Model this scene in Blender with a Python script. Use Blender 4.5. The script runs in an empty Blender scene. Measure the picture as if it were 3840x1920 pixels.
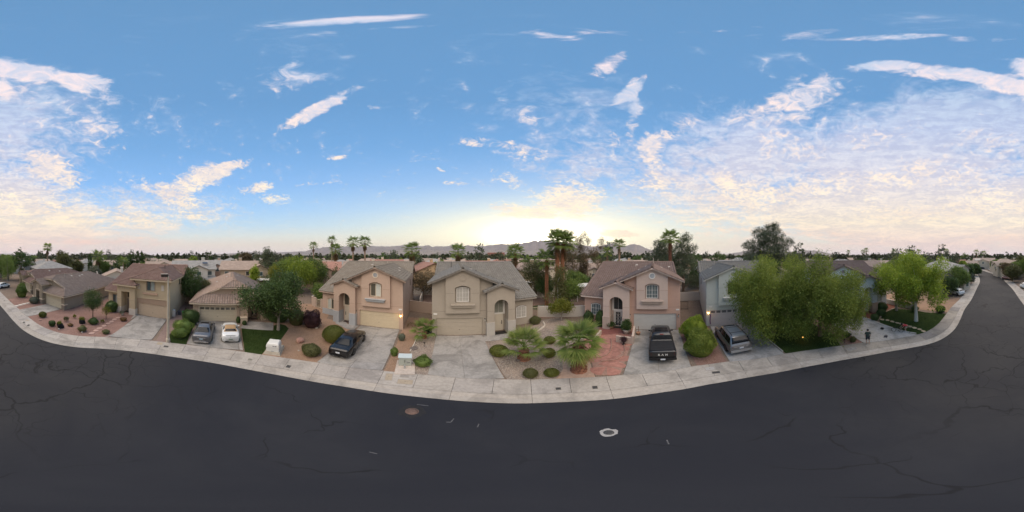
import bpy, bmesh, math, random
import numpy as np
from mathutils import Matrix, Vector
from mathutils.geometry import tessellate_polygon
PI=math.pi; R=math.radians
SC=bpy.context.scene; COL=SC.collection

# ------------------------------------------------------------------ camera
CAM_H=9.0
cd=bpy.data.cameras.new('camera'); cam=bpy.data.objects.new('camera',cd); COL.objects.link(cam)
cd.type='PANO'; cd.panorama_type='EQUIRECTANGULAR'
cam.location=(0,0,CAM_H); cam.rotation_euler=(R(90),0,0)
cd.clip_start=0.05; cd.clip_end=60000
SC.camera=cam
SC.render.engine='CYCLES'
SC.cycles.max_bounces=6; SC.cycles.diffuse_bounces=3; SC.cycles.glossy_bounces=3; SC.cycles.transparent_max_bounces=8
SC.cycles.volume_bounces=0; SC.cycles.use_denoising=True
SC.cycles.sample_clamp_indirect=6.0
SC.view_settings.view_transform='Standard'; SC.view_settings.look='None'
SC.view_settings.exposure=0.22; SC.view_settings.gamma=1.0; SC.view_settings.use_curve_mapping=False

# ------------------------------------------------------------------ sky
SUN_AZ,SUN_EL=11.0,6.0        # the sun is just behind the far ridge, ahead of the camera
W=bpy.data.worlds.new('World'); SC.world=W; W.use_nodes=True
nt=W.node_tree; N=nt.nodes; L=nt.links; N.clear()
class Sk:
    def __init__(s,nt): s.nt=nt
    def n(s,t,**k):
        o=s.nt.nodes.new(t)
        for a,b in k.items(): setattr(o,a,b)
        return o
    def set(s,sock,v):
        if isinstance(v,bpy.types.NodeSocket): s.nt.links.new(v,sock)
        elif isinstance(v,(tuple,list)) and sock.type=='RGBA': sock.default_value=(*v[:3],1)
        else: sock.default_value=v
    def m(s,op,a,b=None,c=None,clamp=False):
        o=s.n('ShaderNodeMath',operation=op); o.use_clamp=clamp
        for i,v in enumerate((a,b,c)):
            if v is not None: s.set(o.inputs[i],v)
        return o.outputs[0]
    def vm(s,op,a,b=None,out=0):
        o=s.n('ShaderNodeVectorMath',operation=op)
        s.set(o.inputs[0],a)
        if b is not None: s.set(o.inputs[1],b)
        return o.outputs[out]
    def mr(s,v,a,b,c,d,ty='SMOOTHSTEP'):
        o=s.n('ShaderNodeMapRange',interpolation_type=ty,clamp=True)
        for i,x in enumerate((v,a,b,c,d)): s.set(o.inputs[i],x)
        return o.outputs[0]
    def comb(s,x,y,z):
        o=s.n('ShaderNodeCombineXYZ')
        for i,v in enumerate((x,y,z)): s.set(o.inputs[i],v)
        return o.outputs[0]
    def mix(s,f,a,b,bt='MIX'):
        o=s.n('ShaderNodeMix',data_type='RGBA',blend_type=bt)
        s.set(o.inputs[0],f); s.set(o.inputs[6],a); s.set(o.inputs[7],b)
        return o.outputs[2]
    def noise(s,v,sc,det=6,ro=.55,dist=0.0,lac=2.0):
        o=s.n('ShaderNodeTexNoise',noise_dimensions='3D'); s.set(o.inputs['Vector'],v)
        o.inputs['Scale'].default_value=sc; o.inputs['Detail'].default_value=det
        o.inputs['Roughness'].default_value=ro; o.inputs['Distortion'].default_value=dist; o.inputs['Lacunarity'].default_value=lac
        return o.outputs[0]
    def ramp(s,f,st,ip='LINEAR'):
        o=s.n('ShaderNodeValToRGB'); s.set(o.inputs[0],f); e=o.color_ramp.elements; o.color_ramp.interpolation=ip
        while len(e)>1: e.remove(e[0])
        e[0].position=st[0][0]; e[0].color=(*st[0][1],1)
        for p,c in st[1:]:
            q=e.new(p); q.color=(*c,1)
        return o.outputs[0]
def srgb(r,g,b):
    f=lambda c:(c/255/12.92 if c<=10 else ((c/255+.055)/1.055)**2.4)
    return (f(r),f(g),f(b))
S=Sk(nt)
geo=S.n('ShaderNodeTexCoord'); dirv=S.vm('NORMALIZE',geo.outputs['Generated'])
sx=S.n('ShaderNodeSeparateXYZ'); L.new(dirv,sx.inputs[0]); dx,dy,dz=sx.outputs
AZ=S.m('MULTIPLY',S.m('ARCTAN2',dx,dy),180/PI); EL=S.m('MULTIPLY',S.m('ARCSINE',dz),180/PI)
sund=(math.sin(R(SUN_AZ))*math.cos(R(SUN_EL)),math.cos(R(SUN_AZ))*math.cos(R(SUN_EL)),math.sin(R(SUN_EL)))
sky=S.n('ShaderNodeTexSky',sky_type='NISHITA'); sky.sun_disc=False; sky.sun_elevation=R(SUN_EL); sky.sun_rotation=R(SUN_AZ)
sky.air_density=1.0; sky.dust_density=1.2; sky.ozone_density=2.0
SKY_STRENGTH=0.10
nish=S.vm('SCALE',sky.outputs[0]); nish.node.inputs['Scale'].default_value=SKY_STRENGTH
# clear sky gradient by elevation (twilight blue to pale peach)
grad=S.ramp(S.m('DIVIDE',EL,90.0,clamp=True),[
 (0.0,srgb(222,212,222)),(.02,srgb(236,222,220)),(.045,srgb(238,226,214)),(.075,srgb(222,230,228)),(.12,srgb(186,220,244)),(.18,srgb(158,206,250)),
 (.28,srgb(132,186,242)),(.42,srgb(113,169,224)),(.60,srgb(102,156,208)),(1.0,srgb(98,149,197))])
base=S.mix(0.12,grad,nish)
# glow round the hidden sun: wide along the horizon
da=S.m('SUBTRACT',AZ,SUN_AZ)
def glow(wa,we,e0,p=2.0):
    q=S.m('ADD',S.m('POWER',S.m('ABSOLUTE',S.m('DIVIDE',da,wa)),p),S.m('POWER',S.m('ABSOLUTE',S.m('DIVIDE',S.m('SUBTRACT',EL,e0),we)),p))
    return S.m('EXPONENT',S.m('MULTIPLY',q,-1.0))
g1=glow(66,17,3); g2=glow(34,9,5); g3=S.m('MULTIPLY',glow(15,4.4,6.5),1.0)
base=S.mix(S.m('MULTIPLY',g1,.75),base,srgb(255,246,205))
base=S.mix(S.m('MULTIPLY',g2,.8),base,(1.05,1.0,.80))
# ---- clouds: masks given as (azimuth, elevation, half width, half height, turn, amount)
cxy=S.comb(AZ,EL,1.0)
pz=S.m('ADD',S.m('MAXIMUM',dz,0.0),.16)
cp=S.comb(S.m('DIVIDE',dx,pz),S.m('DIVIDE',dy,pz),0.0)      # the cloud layer as a plane overhead
warp=S.n('ShaderNodeTexNoise'); L.new(cp,warp.inputs['Vector']); warp.inputs['Scale'].default_value=1.3; warp.inputs['Detail'].default_value=4
wv=S.vm('SUBTRACT',warp.outputs['Color'],(.5,.5,.5))
def blob_sum(lst,wamp=9.0):
    """Sum of soft elliptical cloud areas (azimuth, elevation, half width, half height, turn, amount), their rims pulled about by noise."""
    sc=S.vm('MULTIPLY',wv,(wamp,wamp*.55,0.0))
    p=S.vm('ADD',cxy,sc)
    full=[(a+o,e,w,h,r,t) for (a,e,w,h,r,t) in lst for o in ((0,) if abs(a)+w<178 else (0,-360 if a>0 else 360))]
    acc=None; q=p
    for i,(a,e,w,h,rot,amt) in enumerate(full):
        if i and i%8==0:      # a negligible dependence on the last sum keeps the shader's evaluation sequential (few live values)
            ma=S.n('ShaderNodeVectorMath',operation='MULTIPLY_ADD'); L.new(acc,ma.inputs[0]); ma.inputs[1].default_value=(0,1e-6,0); L.new(p,ma.inputs[2]); q=ma.outputs[0]
        cr,sr=math.cos(R(rot)),math.sin(R(rot))
        A=(cr/w,sr/w,-(a*cr+e*sr)/w); B=(-sr/h,cr/h,(a*sr-e*cr)/h)
        u=S.vm('DOT_PRODUCT',q,A,1); t=S.vm('DOT_PRODUCT',q,B,1)
        r2=S.m('MULTIPLY_ADD',u,u,S.m('MULTIPLY',t,t))
        f=S.m('MAXIMUM',S.m('MULTIPLY_ADD',r2,-amt/1.25,amt),0.0)
        acc=f if acc is None else S.m('ADD',acc,f)
    return acc
VEIL=[(-163,50,28,20,0,.6),(-170,14,24,17,0,.95),(-142,8,26,9,0,.65),(-128,17,24,8,-8,.5),(72,37,27,18,12,.75),(112,32,40,22,0,.85),(152,30,40,27,0,.95),
 (98,12,42,11,0,.7),(150,10,42,13,0,.95),(20,47,32,20,0,.36),(163,52,32,13,0,.65),(58,20,28,12,0,.45),(30,30,24,10,0,.35),(-105,16,16,7,-15,.35)]
DENSE=[(-172,66,15,4.6,-8,.95),(-160,62.5,20,3.4,-10,.9),(-148,62.5,9,1.8,-4,.8),(-177,59,14,6,0,.65),(-146,54,15,10,-35,.40),(-142,42,9,7,-40,.38),(-160,48,16,7,-10,.42),
 (-162.5,31,13,6,-22,1.35),(-167,17,18,7,0,.65),(-109,28,11,5,16,1.2),(-99,31.4,10,2.7,24,.85),(-121,23,15,3.8,-10,.6),(-116,18,15,5,-28,.55),(-140,12,22,3.5,0,.5),
 (-89,23.6,6.5,2.2,12,1.1),(-82,20.3,6.5,2,0,.72),(-69.6,25.3,8,.8,6,.55),(-78,63.5,13,6.5,0,.56),(-67.5,51.6,17,2.7,27,1.2),(-58,83,32,1.6,4,1.0),(-45,80.5,26,1.0,3,.6),
 (-59.8,34.8,5,.9,6,.75),(-20.7,25.7,7,.9,-3,.95),(-25.6,30.3,2.4,.6,-22,.8),(-48,52,3.4,.9,0,.55),(20,19.5,15,8,0,1.15),(3,15.5,12,3,-8,1.0),(-1,27,9,4,-25,.6),
 (6.6,48,7,5.5,0,.5),(.3,39,6.5,3.2,-10,.65),(8,35.5,6.5,3.2,0,.55),(-13.7,39.7,6,2.2,0,.5),(33.8,67,9.5,4.2,32,.75),(41.5,58.4,8.5,2.9,40,1.2),(42.4,48.5,3.2,9,-8,.95),(30,78,30,2,-4,.42),
 (36,40,2.6,7,0,.55),(49,36.4,5,9.5,12,1.0),(56,43.5,11,3.6,34,.72),(106.5,58.5,16,6.5,10,.60),(93,49.5,24,8,0,.54),(151,64.6,27,3.1,-5,1.2),(131,67,15,2.1,6,.9),(170,61,15,3.1,-12,1.0),
 (131.7,77,22,1.6,3,.7),(88,78,42,3.2,0,.45),(15.6,77,14,1.6,-8,.58),(166,76,15,1.6,0,.55),(85.5,21,25,5.5,0,.75),(73,27,13,4,0,.62),(50,25.5,13,3.2,-5,.7),(120,25,24,6,0,.62),
 (148,29,22,6,0,.62),(141,15,28,5.5,0,.72),(169,20,18,7,0,.62),(100,38,18,5,-8,.5),(130,42,20,6,0,.48),(165,40,18,6,0,.5),(37.3,8.2,9,1.3,-4,1.6),(-146,5.2,34,1.5,0,.75),(172,6.5,18,2,0,.6),(110,8,24,1.8,0,.6),(75,9,16,2,0,.45)]
nA=S.noise(S.vm('MULTIPLY',cp,(1.0,1.35,1.0)),4.8,7,.62,.9)
nB=S.noise(S.vm('ADD',cp,(7.3,2.1,0)),15.0,4,.6,1.2)
nL=S.noise(S.vm('ADD',S.comb(S.m('MULTIPLY',AZ,.05),S.m('MULTIPLY',EL,.28),0.0),S.vm('MULTIPLY',wv,(1.2,1.2,1.2))),2.2,5,.6,.4)   # long streaks low down
lowf=S.mr(EL,10,30,1.0,0.0)
nz=S.m('ADD',S.m('MULTIPLY',nA,S.m('SUBTRACT',1.0,S.m('MULTIPLY',lowf,.55))),S.m('MULTIPLY',nL,S.m('MULTIPLY',lowf,.55)))
nzf=S.m('ADD',S.m('MULTIPLY',nz,.55),S.m('MULTIPLY',nB,.45))
mv=blob_sum(VEIL,wamp=16.0); md=blob_sum(DENSE,wamp=7.0)
dv=S.mr(S.m('ADD',mv,S.m('MULTIPLY',S.m('SUBTRACT',S.m('ADD',S.m('MULTIPLY',nz,.7),S.m('MULTIPLY',nB,.3)),.5),2.6)),.05,.95,0,.88)
dd=S.mr(S.m('ADD',md,S.m('MULTIPLY',S.m('SUBTRACT',nzf,.5),3.6)),.30,1.05,0,.95)
e01=S.m('DIVIDE',EL,90.0,clamp=True)
vcol=S.ramp(e01,[(0,srgb(224,206,210)),(.05,srgb(242,218,206)),(.13,srgb(252,236,208)),(.22,srgb(240,229,217)),(.33,srgb(221,220,228)),(.5,srgb(196,209,233)),(.72,srgb(170,196,226))])
bcol=S.ramp(e01,[(0,srgb(238,196,188)),(.06,srgb(246,208,190)),(.12,srgb(255,234,200)),(.22,srgb(255,240,212)),(.38,srgb(252,230,213)),(.55,srgb(247,226,219)),(.8,srgb(238,222,228))])
scol=S.ramp(e01,[(0,srgb(205,188,196)),(.1,srgb(228,208,196)),(.22,srgb(222,210,208)),(.38,srgb(204,203,215)),(.55,srgb(190,200,222)),(.8,srgb(178,198,224))])
vsh=S.mr(S.m('ADD',S.m('MULTIPLY',nL,.6),S.m('MULTIPLY',nB,.4)),.40,.62,0,1)
vcol=S.mix(vsh,S.mix(1.0,vcol,(.80,.79,.86),'MULTIPLY'),S.mix(1.0,vcol,(1.06,1.02,.98),'MULTIPLY'))
shade=S.mr(S.m('ADD',S.m('MULTIPLY',nB,.55),S.m('MULTIPLY',S.noise(S.vm('ADD',cp,(1.7,9.2,3.0)),2.6,4,.5),.6)),.42,.72,0,1)
dcol=S.mix(shade,scol,bcol)
c=S.mix(dv,base,vcol); c=S.mix(dd,c,dcol)
c=S.mix(S.m('MULTIPLY',g2,.65),c,(1.45,1.24,.80))
g3=S.m('MULTIPLY',g3,S.m('SUBTRACT',1.0,S.m('MULTIPLY',dd,.75)))
hot=S.vm('SCALE',(1.0,.93,.72)); L.new(S.m('MULTIPLY',g3,2.6),hot.node.inputs['Scale'])
c=S.vm('ADD',c,hot)
below=S.mr(EL,-4,-.5,1.0,0.0)
c=S.mix(below,c,srgb(150,138,130))
bg=S.n('ShaderNodeBackground'); L.new(c,bg.inputs[0]); bg.inputs[1].default_value=1.0
wo=S.n('ShaderNodeOutputWorld'); L.new(bg.outputs[0],wo.inputs[0])
W.cycles.sampling_method='MANUAL'; W.cycles.sample_map_resolution=1024

# ------------------------------------------------------------------ fill: very soft lamp added high behind the camera to brighten the house fronts
sd=bpy.data.lights.new('sun','SUN'); sun=bpy.data.objects.new('sun',sd); COL.objects.link(sun)
sd.energy=3.2; sd.angle=R(75); sd.color=(1.0,.84,.67)
LAMP_AZ,LAMP_EL=168.0,60.0
v=Vector((math.sin(R(LAMP_AZ))*math.cos(R(LAMP_EL)),math.cos(R(LAMP_AZ))*math.cos(R(LAMP_EL)),math.sin(R(LAMP_EL))))
sun.rotation_euler=v.to_track_quat('Z','Y').to_euler(); sun.location=(0,0,60)
# ------------------------------------------------------------------ helpers
rng=random.Random(7); nrg=np.random.default_rng(7)
def tag(o,label=None,cat=None,group=None,kind=None):
    if label: o['label']=label
    if cat: o['category']=cat
    if group: o['group']=group
    if kind: o['kind']=kind
    return o
def empty(name,loc=(0,0,0),rz=0.0):
    o=bpy.data.objects.new(name,None); COL.objects.link(o); o.location=loc; o.rotation_euler=(0,0,rz); o.empty_display_size=.3
    return o
def link(name,me,parent=None,loc=None,rz=None,mw=None):
    o=bpy.data.objects.new(name,me); COL.objects.link(o)
    if parent is not None: o.parent=parent
    if loc is not None: o.location=loc
    if rz is not None: o.rotation_euler=(0,0,rz)
    if mw is not None: o.matrix_local=mw
    return o
def copy_tree(o,parent=None):
    c=o.copy(); COL.objects.link(c); c.parent=parent
    for ch in list(KIDS.get(o,o.children)): copy_tree(ch,c)
    return c
KIDS={}
def np_mesh(name,verts,faces,mat,smooth=False,attr=None):
    """mesh from arrays; faces (n,3) or (n,4)"""
    me=bpy.data.meshes.new(name); verts=np.asarray(verts,np.float32); faces=np.asarray(faces,np.int32)
    k=faces.shape[1]; n=len(faces)
    me.vertices.add(len(verts)); me.vertices.foreach_set('co',verts.ravel())
    me.loops.add(n*k); me.loops.foreach_set('vertex_index',faces.ravel())
    me.polygons.add(n); me.polygons.foreach_set('loop_start',np.arange(0,n*k,k,dtype=np.int32))
    me.polygons.foreach_set('loop_total',np.full(n,k,np.int32))
    if smooth: me.polygons.foreach_set('use_smooth',np.ones(n,bool))
    me.update(calc_edges=True)
    if mat is not None: me.materials.append(mat)
    return me
class MB:
    """collects shapes and links them as one mesh object"""
    def __init__(s): s.v=[]; s.f=[]; s.m=[]; s.mats=[]; s.cur=0; s.T=None; s.sm=[]; s.smooth=False
    def mat(s,m):
        if m not in s.mats: s.mats.append(m)
        s.cur=s.mats.index(m); return s
    def add(s,vs,fs,smooth=None):
        b=len(s.v)
        for p in vs:
            p=Vector(p)
            if s.T is not None: p=s.T@p
            s.v.append(p)
        for f in fs: s.f.append([b+i for i in f]); s.m.append(s.cur); s.sm.append(s.smooth if smooth is None else smooth)
        return s
    def box(s,x0,x1,y0,y1,z0,z1):
        if x0>x1: x0,x1=x1,x0
        if y0>y1: y0,y1=y1,y0
        return s.add([(x0,y0,z0),(x1,y0,z0),(x1,y1,z0),(x0,y1,z0),(x0,y0,z1),(x1,y0,z1),(x1,y1,z1),(x0,y1,z1)],
            [(0,3,2,1),(4,5,6,7),(0,1,5,4),(1,2,6,5),(2,3,7,6),(3,0,4,7)])
    def prism(s,pts,d):
        """polygon pts (3D) pushed along vector d"""
        n=len(pts); d=Vector(d); pts=[Vector(p) for p in pts]
        return s.add(pts+[p+d for p in pts],[tuple(range(n)),tuple(range(2*n-1,n-1,-1))]+[(i,i+n,(i+1)%n+n,(i+1)%n) for i in range(n)])
    def poly(s,pts): return s.add(pts,[tuple(range(len(pts)))])
    def tube(s,path,rad,n=8,cap=True,smooth=True):
        P=[Vector(p) for p in path]; k=len(P)
        rr=rad if isinstance(rad,(list,tuple)) else [rad]*k
        vs=[]; up0=None
        for i,p in enumerate(P):
            t=(P[min(i+1,k-1)]-P[max(i-1,0)]).normalized()
            a=Vector((0,0,1)) if abs(t.z)<.9 else Vector((1,0,0))
            if up0 is not None: a=up0
            x=t.cross(a).normalized(); y=x.cross(t).normalized(); up0=y
            for j in range(n):
                w=2*PI*j/n; vs.append(p+x*(rr[i]*math.cos(w))+y*(rr[i]*math.sin(w)))
        fs=[(i*n+j,i*n+(j+1)%n,(i+1)*n+(j+1)%n,(i+1)*n+j) for i in range(k-1) for j in range(n)]
        s.add(vs,fs,smooth)
        if cap: s.add(vs[:n],[tuple(range(n))],False); s.add(vs[-n:],[tuple(range(n-1,-1,-1))],False)
        return s
    def lathe(s,prof,n=16,c=(0,0,0),smooth=True,axis='z'):
        vs=[]; fs=[]
        for r,z in prof:
            for j in range(n):
                w=2*PI*j/n; q=(r*math.cos(w),r*math.sin(w),z)
                if axis=='x': q=(q[2],q[0],q[1])
                if axis=='y': q=(q[0],q[2],q[1])
                vs.append((q[0]+c[0],q[1]+c[1],q[2]+c[2]))
        k=len(prof)
        for i in range(k-1):
            for j in range(n): fs.append((i*n+j,i*n+(j+1)%n,(i+1)*n+(j+1)%n,(i+1)*n+j))
        return s.add(vs,fs,smooth)
    def holes(s,outer,holes,depth=(0,.2,0)):
        """flat wall with openings (lists of 3D points) and reveals pushed by depth"""
        loops=[[Vector(p) for p in outer]]+[[Vector(p) for p in h] for h in holes]
        tri=tessellate_polygon(loops); flat=[p for l in loops for p in l]
        s.add(flat,[tuple(t) for t in tri],False); d=Vector(depth)
        for l in loops:
            n=len(l); s.add(l+[p+d for p in l],[(i,i+n,(i+1)%n+n,(i+1)%n) for i in range(n)],False)
        return s
    def build(s,name,parent=None,mat=None,loc=None,rz=None):
        me=bpy.data.meshes.new(name); me.from_pydata([tuple(v) for v in s.v],[],s.f)
        for m in ([mat] if mat is not None else s.mats): me.materials.append(m)
        if mat is None and len(s.mats)>1: me.polygons.foreach_set('material_index',s.m)
        if any(s.sm): me.polygons.foreach_set('use_smooth',s.sm)
        me.update()
        return link(name,me,parent,loc,rz)
def arch(x0,x1,z0,z1,rise,y,n=10):
    """opening outline: straight jambs to z1, curved head of the given rise"""
    pts=[(x0,y,z0),(x1,y,z0)]; w=(x1-x0)/2; cx=(x0+x1)/2
    if abs(rise)<1e-4: return pts+[(x1,y,z1),(x0,y,z1)]
    rr=(w*w+rise*rise)/(2*rise); a0=math.asin(max(-1,min(1,abs(w)/rr)))
    if rise>abs(w)*.999: a0=PI/2
    sg=1 if w>0 else -1
    for i in range(n+1):
        a=a0-2*a0*i/n; pts.append((cx+sg*rr*math.sin(a),y,z1+rise-rr+rr*math.cos(a)))
    return pts

# ------------------------------------------------------------------ materials
MATS={}
def newmat(name):
    m=bpy.data.materials.new(name); m.use_nodes=True; t=m.node_tree; t.nodes.clear()
    return m,Sk(t)
def out(k,sh,disp=None):
    o=k.n('ShaderNodeOutputMaterial'); k.nt.links.new(sh,o.inputs[0]); return o
def bsdf(k,col,rough=.8,metal=0.0,spec=.35,normal=None,coat=0.0):
    b=k.n('ShaderNodeBsdfPrincipled'); k.set(b.inputs['Base Color'],col); k.set(b.inputs['Roughness'],rough)
    b.inputs['Metallic'].default_value=metal; b.inputs['Specular IOR Level'].default_value=spec; b.inputs['Coat Weight'].default_value=coat
    if normal is not None: k.nt.links.new(normal,b.inputs['Normal'])
    return b
def bump(k,h,st=.3,dist=.02):
    b=k.n('ShaderNodeBump'); b.inputs['Strength'].default_value=st; b.inputs['Distance'].default_value=dist; k.set(b.inputs['Height'],h); return b.outputs[0]
def coord(k,kind='Object'):
    if kind=='World': return k.n('ShaderNodeNewGeometry').outputs['Position']
    return k.n('ShaderNodeTexCoord').outputs[kind]
def mul(c,f): return tuple(min(1,x*f) for x in c)
def plain(name,col,rough=.7,amt=.12,scale=3.0,metal=0.0,spec=.35,bst=.0,bsc=60.0,coat=0.0,rnd=0.0,co='Object',stain=0.0):
    """matt surface: colour broken up by two sizes of noise, optional fine relief, per-object variation"""
    if name in MATS: return MATS[name]
    m,k=newmat(name); p=coord(k,co)
    n1=k.noise(p,scale,5,.6); n2=k.noise(p,scale*7,3,.6)
    f=k.m('ADD',k.m('MULTIPLY',n1,.65),k.m('MULTIPLY',n2,.35))
    c=k.mix(k.mr(f,.3,.7,0,1),mul(col,1-amt),mul(col,1+amt))
    if stain:
        n3=k.noise(p,scale*.35,6,.65,1.0); c=k.mix(k.mr(n3,.52,.72,0,stain),c,mul(col,.55))
    if rnd:
        oi=k.n('ShaderNodeObjectInfo').outputs['Random']; c=k.mix(1.0,c,k.ramp(oi,[(0,(1-rnd,)*3),(1,(1+rnd*.6,1+rnd*.6,1+rnd*.5))]),'MULTIPLY')
    nr=bump(k,k.noise(p,bsc,3,.6),bst,.01) if bst else None
    out(k,bsdf(k,c,rough,metal,spec,nr,coat).outputs[0]); MATS[name]=m; return m
def stucco(name,col): return plain(name,col,.9,.05,.8,bst=.35,bsc=45,spec=.2,stain=.10)
def tilemat(name,cols):
    """roof tile: each tile takes one of a few tones, weathered"""
    if name in MATS: return MATS[name]
    m,k=newmat(name); g=k.n('ShaderNodeNewGeometry'); oi=k.n('ShaderNodeObjectInfo')
    r=k.m('FRACT',k.m('ADD',g.outputs['Random Per Island'],k.m('MULTIPLY',oi.outputs['Random'],7.31)))
    c=k.ramp(r,[(i/len(cols),q) for i,q in enumerate(cols)],'CONSTANT')
    w=k.noise(g.outputs['Position'],1.1,5,.65); c=k.mix(k.mr(w,.35,.75,0,.35),c,mul(cols[0],.55))
    f=k.noise(g.outputs['Position'],26,3,.6); c=k.mix(k.mr(f,.45,.75,0,.35),c,mul(cols[-1],1.25))
    out(k,bsdf(k,c,.85,0,.25,bump(k,f,.3,.006)).outputs[0]); MATS[name]=m; return m
def concrete(name,col,rnd=.10,stain=.5):
    if name in MATS: return MATS[name]
    m,k=newmat(name); p=coord(k,'World'); oi=k.n('ShaderNodeObjectInfo').outputs['Random']
    n1=k.noise(p,.55,6,.62,.8); n2=k.noise(p,5.5,5,.65); n3=k.noise(p,60,2,.5)
    c=k.mix(k.mr(n2,.3,.72,0,1),mul(col,.88),mul(col,1.10))
    c=k.mix(k.mr(n1,.44,.66,0,stain),c,mul(col,.45)); n4=k.noise(k.vm('MULTIPLY',p,(1.0,.55,1.0)),1.1,5,.6,1.2); c=k.mix(k.mr(n4,.54,.70,0,stain*.6),c,mul(col,.5))
    c=k.mix(k.mr(n3,.4,.75,0,.22),c,mul(col,.6))
    c=k.mix(1.0,c,k.ramp(oi,[(0,(1-rnd,1-rnd,1-rnd*.8)),(.5,(1,.985,.96)),(1,(1+rnd*.5,1+rnd*.45,1+rnd*.4))]),'MULTIPLY')
    out(k,bsdf(k,c,.88,0,.25,bump(k,n3,.25,.004)).outputs[0]); MATS[name]=m; return m
def gravel(name,cols,scale=11.0,dirt=None):
    """small stones: cells of several tones with relief"""
    if name in MATS: return MATS[name]
    m,k=newmat(name); p=coord(k,'World')
    v=k.n('ShaderNodeTexVoronoi',feature='F1'); k.set(v.inputs['Vector'],p); v.inputs['Scale'].default_value=scale
    r=k.n('ShaderNodeSeparateColor'); k.nt.links.new(v.outputs['Color'],r.inputs[0])
    c=k.ramp(r.outputs[0],[(i/len(cols),q) for i,q in enumerate(cols)],'CONSTANT')
    c=k.mix(k.mr(v.outputs['Distance'],.25,.62,0,.65),c,mul(cols[0],.5))
    w=k.noise(p,.45,6,.65,.5); d=dirt or mul(cols[len(cols)//2],.8)
    c=k.mix(k.mr(w,.40,.68,0,.6),c,d)
    out(k,bsdf(k,c,.95,0,.15,bump(k,k.m('SUBTRACT',1.0,v.outputs['Distance']),.6,.03)).outputs[0]); MATS[name]=m; return m
def leafmat(name,cols,trans=.35,var=.35):
    """leaves: tone varies leaf by leaf and clump by clump, light passes through"""
    if name in MATS: return MATS[name]
    m,k=newmat(name); g=k.n('ShaderNodeNewGeometry'); p=k.n('ShaderNodeTexCoord').outputs['Object']; oi=k.n('ShaderNodeObjectInfo').outputs['Random']
    n=k.noise(p,.9,3,.6); f=k.m('ADD',k.m('MULTIPLY',g.outputs['Random Per Island'],.55),k.m('MULTIPLY',k.mr(n,.3,.7,0,1),.45))
    c=k.ramp(f,[(i/max(1,len(cols)-1),q) for i,q in enumerate(cols)])
    c=k.mix(1.0,c,k.ramp(oi,[(0,(1-var*.5,)*3),(1,(1+var*.4,1+var*.3,1+var*.1))]),'MULTIPLY')
    d=bsdf(k,c,.6,0,.3); t=k.n('ShaderNodeBsdfTranslucent'); k.set(t.inputs[0],c)
    mx=k.n('ShaderNodeMixShader'); mx.inputs[0].default_value=trans; k.nt.links.new(d.outputs[0],mx.inputs[1]); k.nt.links.new(t.outputs[0],mx.inputs[2])
    out(k,mx.outputs[0]); MATS[name]=m; return m
def glass(name,col,rough=.08,spec=.5): return plain(name,col,rough,.15,.6,spec=spec)
def emit(name,col,st):
    if name in MATS: return MATS[name]
    m,k=newmat(name); e=k.n('ShaderNodeEmission'); k.set(e.inputs[0],col); e.inputs[1].default_value=st; out(k,e.outputs[0]); MATS[name]=m; return m
WHITE=plain('white_trim',(.66,.64,.60),.6,.05,2)
CREAM=plain('cream_trim',(.62,.54,.42),.6,.05,2)
DARKMETAL=plain('dark_metal',(.03,.027,.025),.45,.2,5,spec=.5)
GREYMETAL=plain('grey_metal',(.30,.31,.31),.45,.12,5,spec=.5)
BLACK=plain('black_plastic',(.012,.012,.013),.5,.2,5)

# ------------------------------------------------------------------ road, kerb, pavement
def catmull(P,step):
    P=[Vector((p[0],p[1])) for p in P]; out_=[]
    for i in range(len(P)-1):
        p0=P[max(i-1,0)];p1=P[i];p2=P[i+1];p3=P[min(i+2,len(P)-1)]
        n=max(2,int((p2-p1).length/.15))
        for j in range(n):
            t=j/n; out_.append(.5*((2*p1)+(p2-p0)*t+(2*p0-5*p1+4*p2-p3)*t*t+(3*p1-p0-3*p2+p3)*t**3))
    out_.append(P[-1]); res=[out_[0]]; acc=0
    for a,b in zip(out_,out_[1:]):
        acc+=(b-a).length
        if acc>=step: res.append(b); acc=0
    return res
# edge of the asphalt, walked from the far left of the street round the turning bulb to the far right
EDGE=[(30,-107),(21.7,-91.6),(15.7,-80.5),(10.1,-68.3),(5.93,-54.5),(3.1,-44.1),(1.43,-36.1),(0,-29.4),(-1.0,-25.2),(-1.75,-21.8),(-2.75,-18.2),(-4.3,-15.3),(-6.3,-13.2),(-8.3,-11.6),(-9.8,-9.8),(-10.8,-7.6),(-11.35,-5.2),(-11.42,-3.0),
 (-11.0,-.9),(-10.2,1.15),(-9.0,3.0),(-7.4,4.7),(-5.5,5.95),(-3.6,6.75),(-1.6,7.14),(.3,7.17),(2.1,6.98),(3.9,6.4),(6.1,5.3),(7.75,3.95),(8.7,2.95),(9.95,.9),(10.85,-2.0),(11.05,-4.0),(10.95,-5.9),(10.3,-8.7),(9.3,-10.95),(8.5,-12.4),(7.95,-13.9),(7.75,-15.7),(7.9,-17.8),(8.5,-20.6),(9.5,-24.7),(9.95,-27.5),(10.5,-31.2),(11.6,-36.9),(13.2,-44.8),(14.6,-52),(16.2,-58.4),(19.2,-67.8),(23.4,-78.7),(28.3,-91.1),(36,-104)]
ED=catmull(EDGE,.55)
def normals(P):
    r=[]
    for i in range(len(P)):
        t=(P[min(i+1,len(P)-1)]-P[max(i-1,0)]).normalized(); r.append(Vector((-t.y,t.x)))
    return r
EN=normals(ED)
off=lambda i,d: ED[i]+EN[i]*d
ZR=-.10
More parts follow.
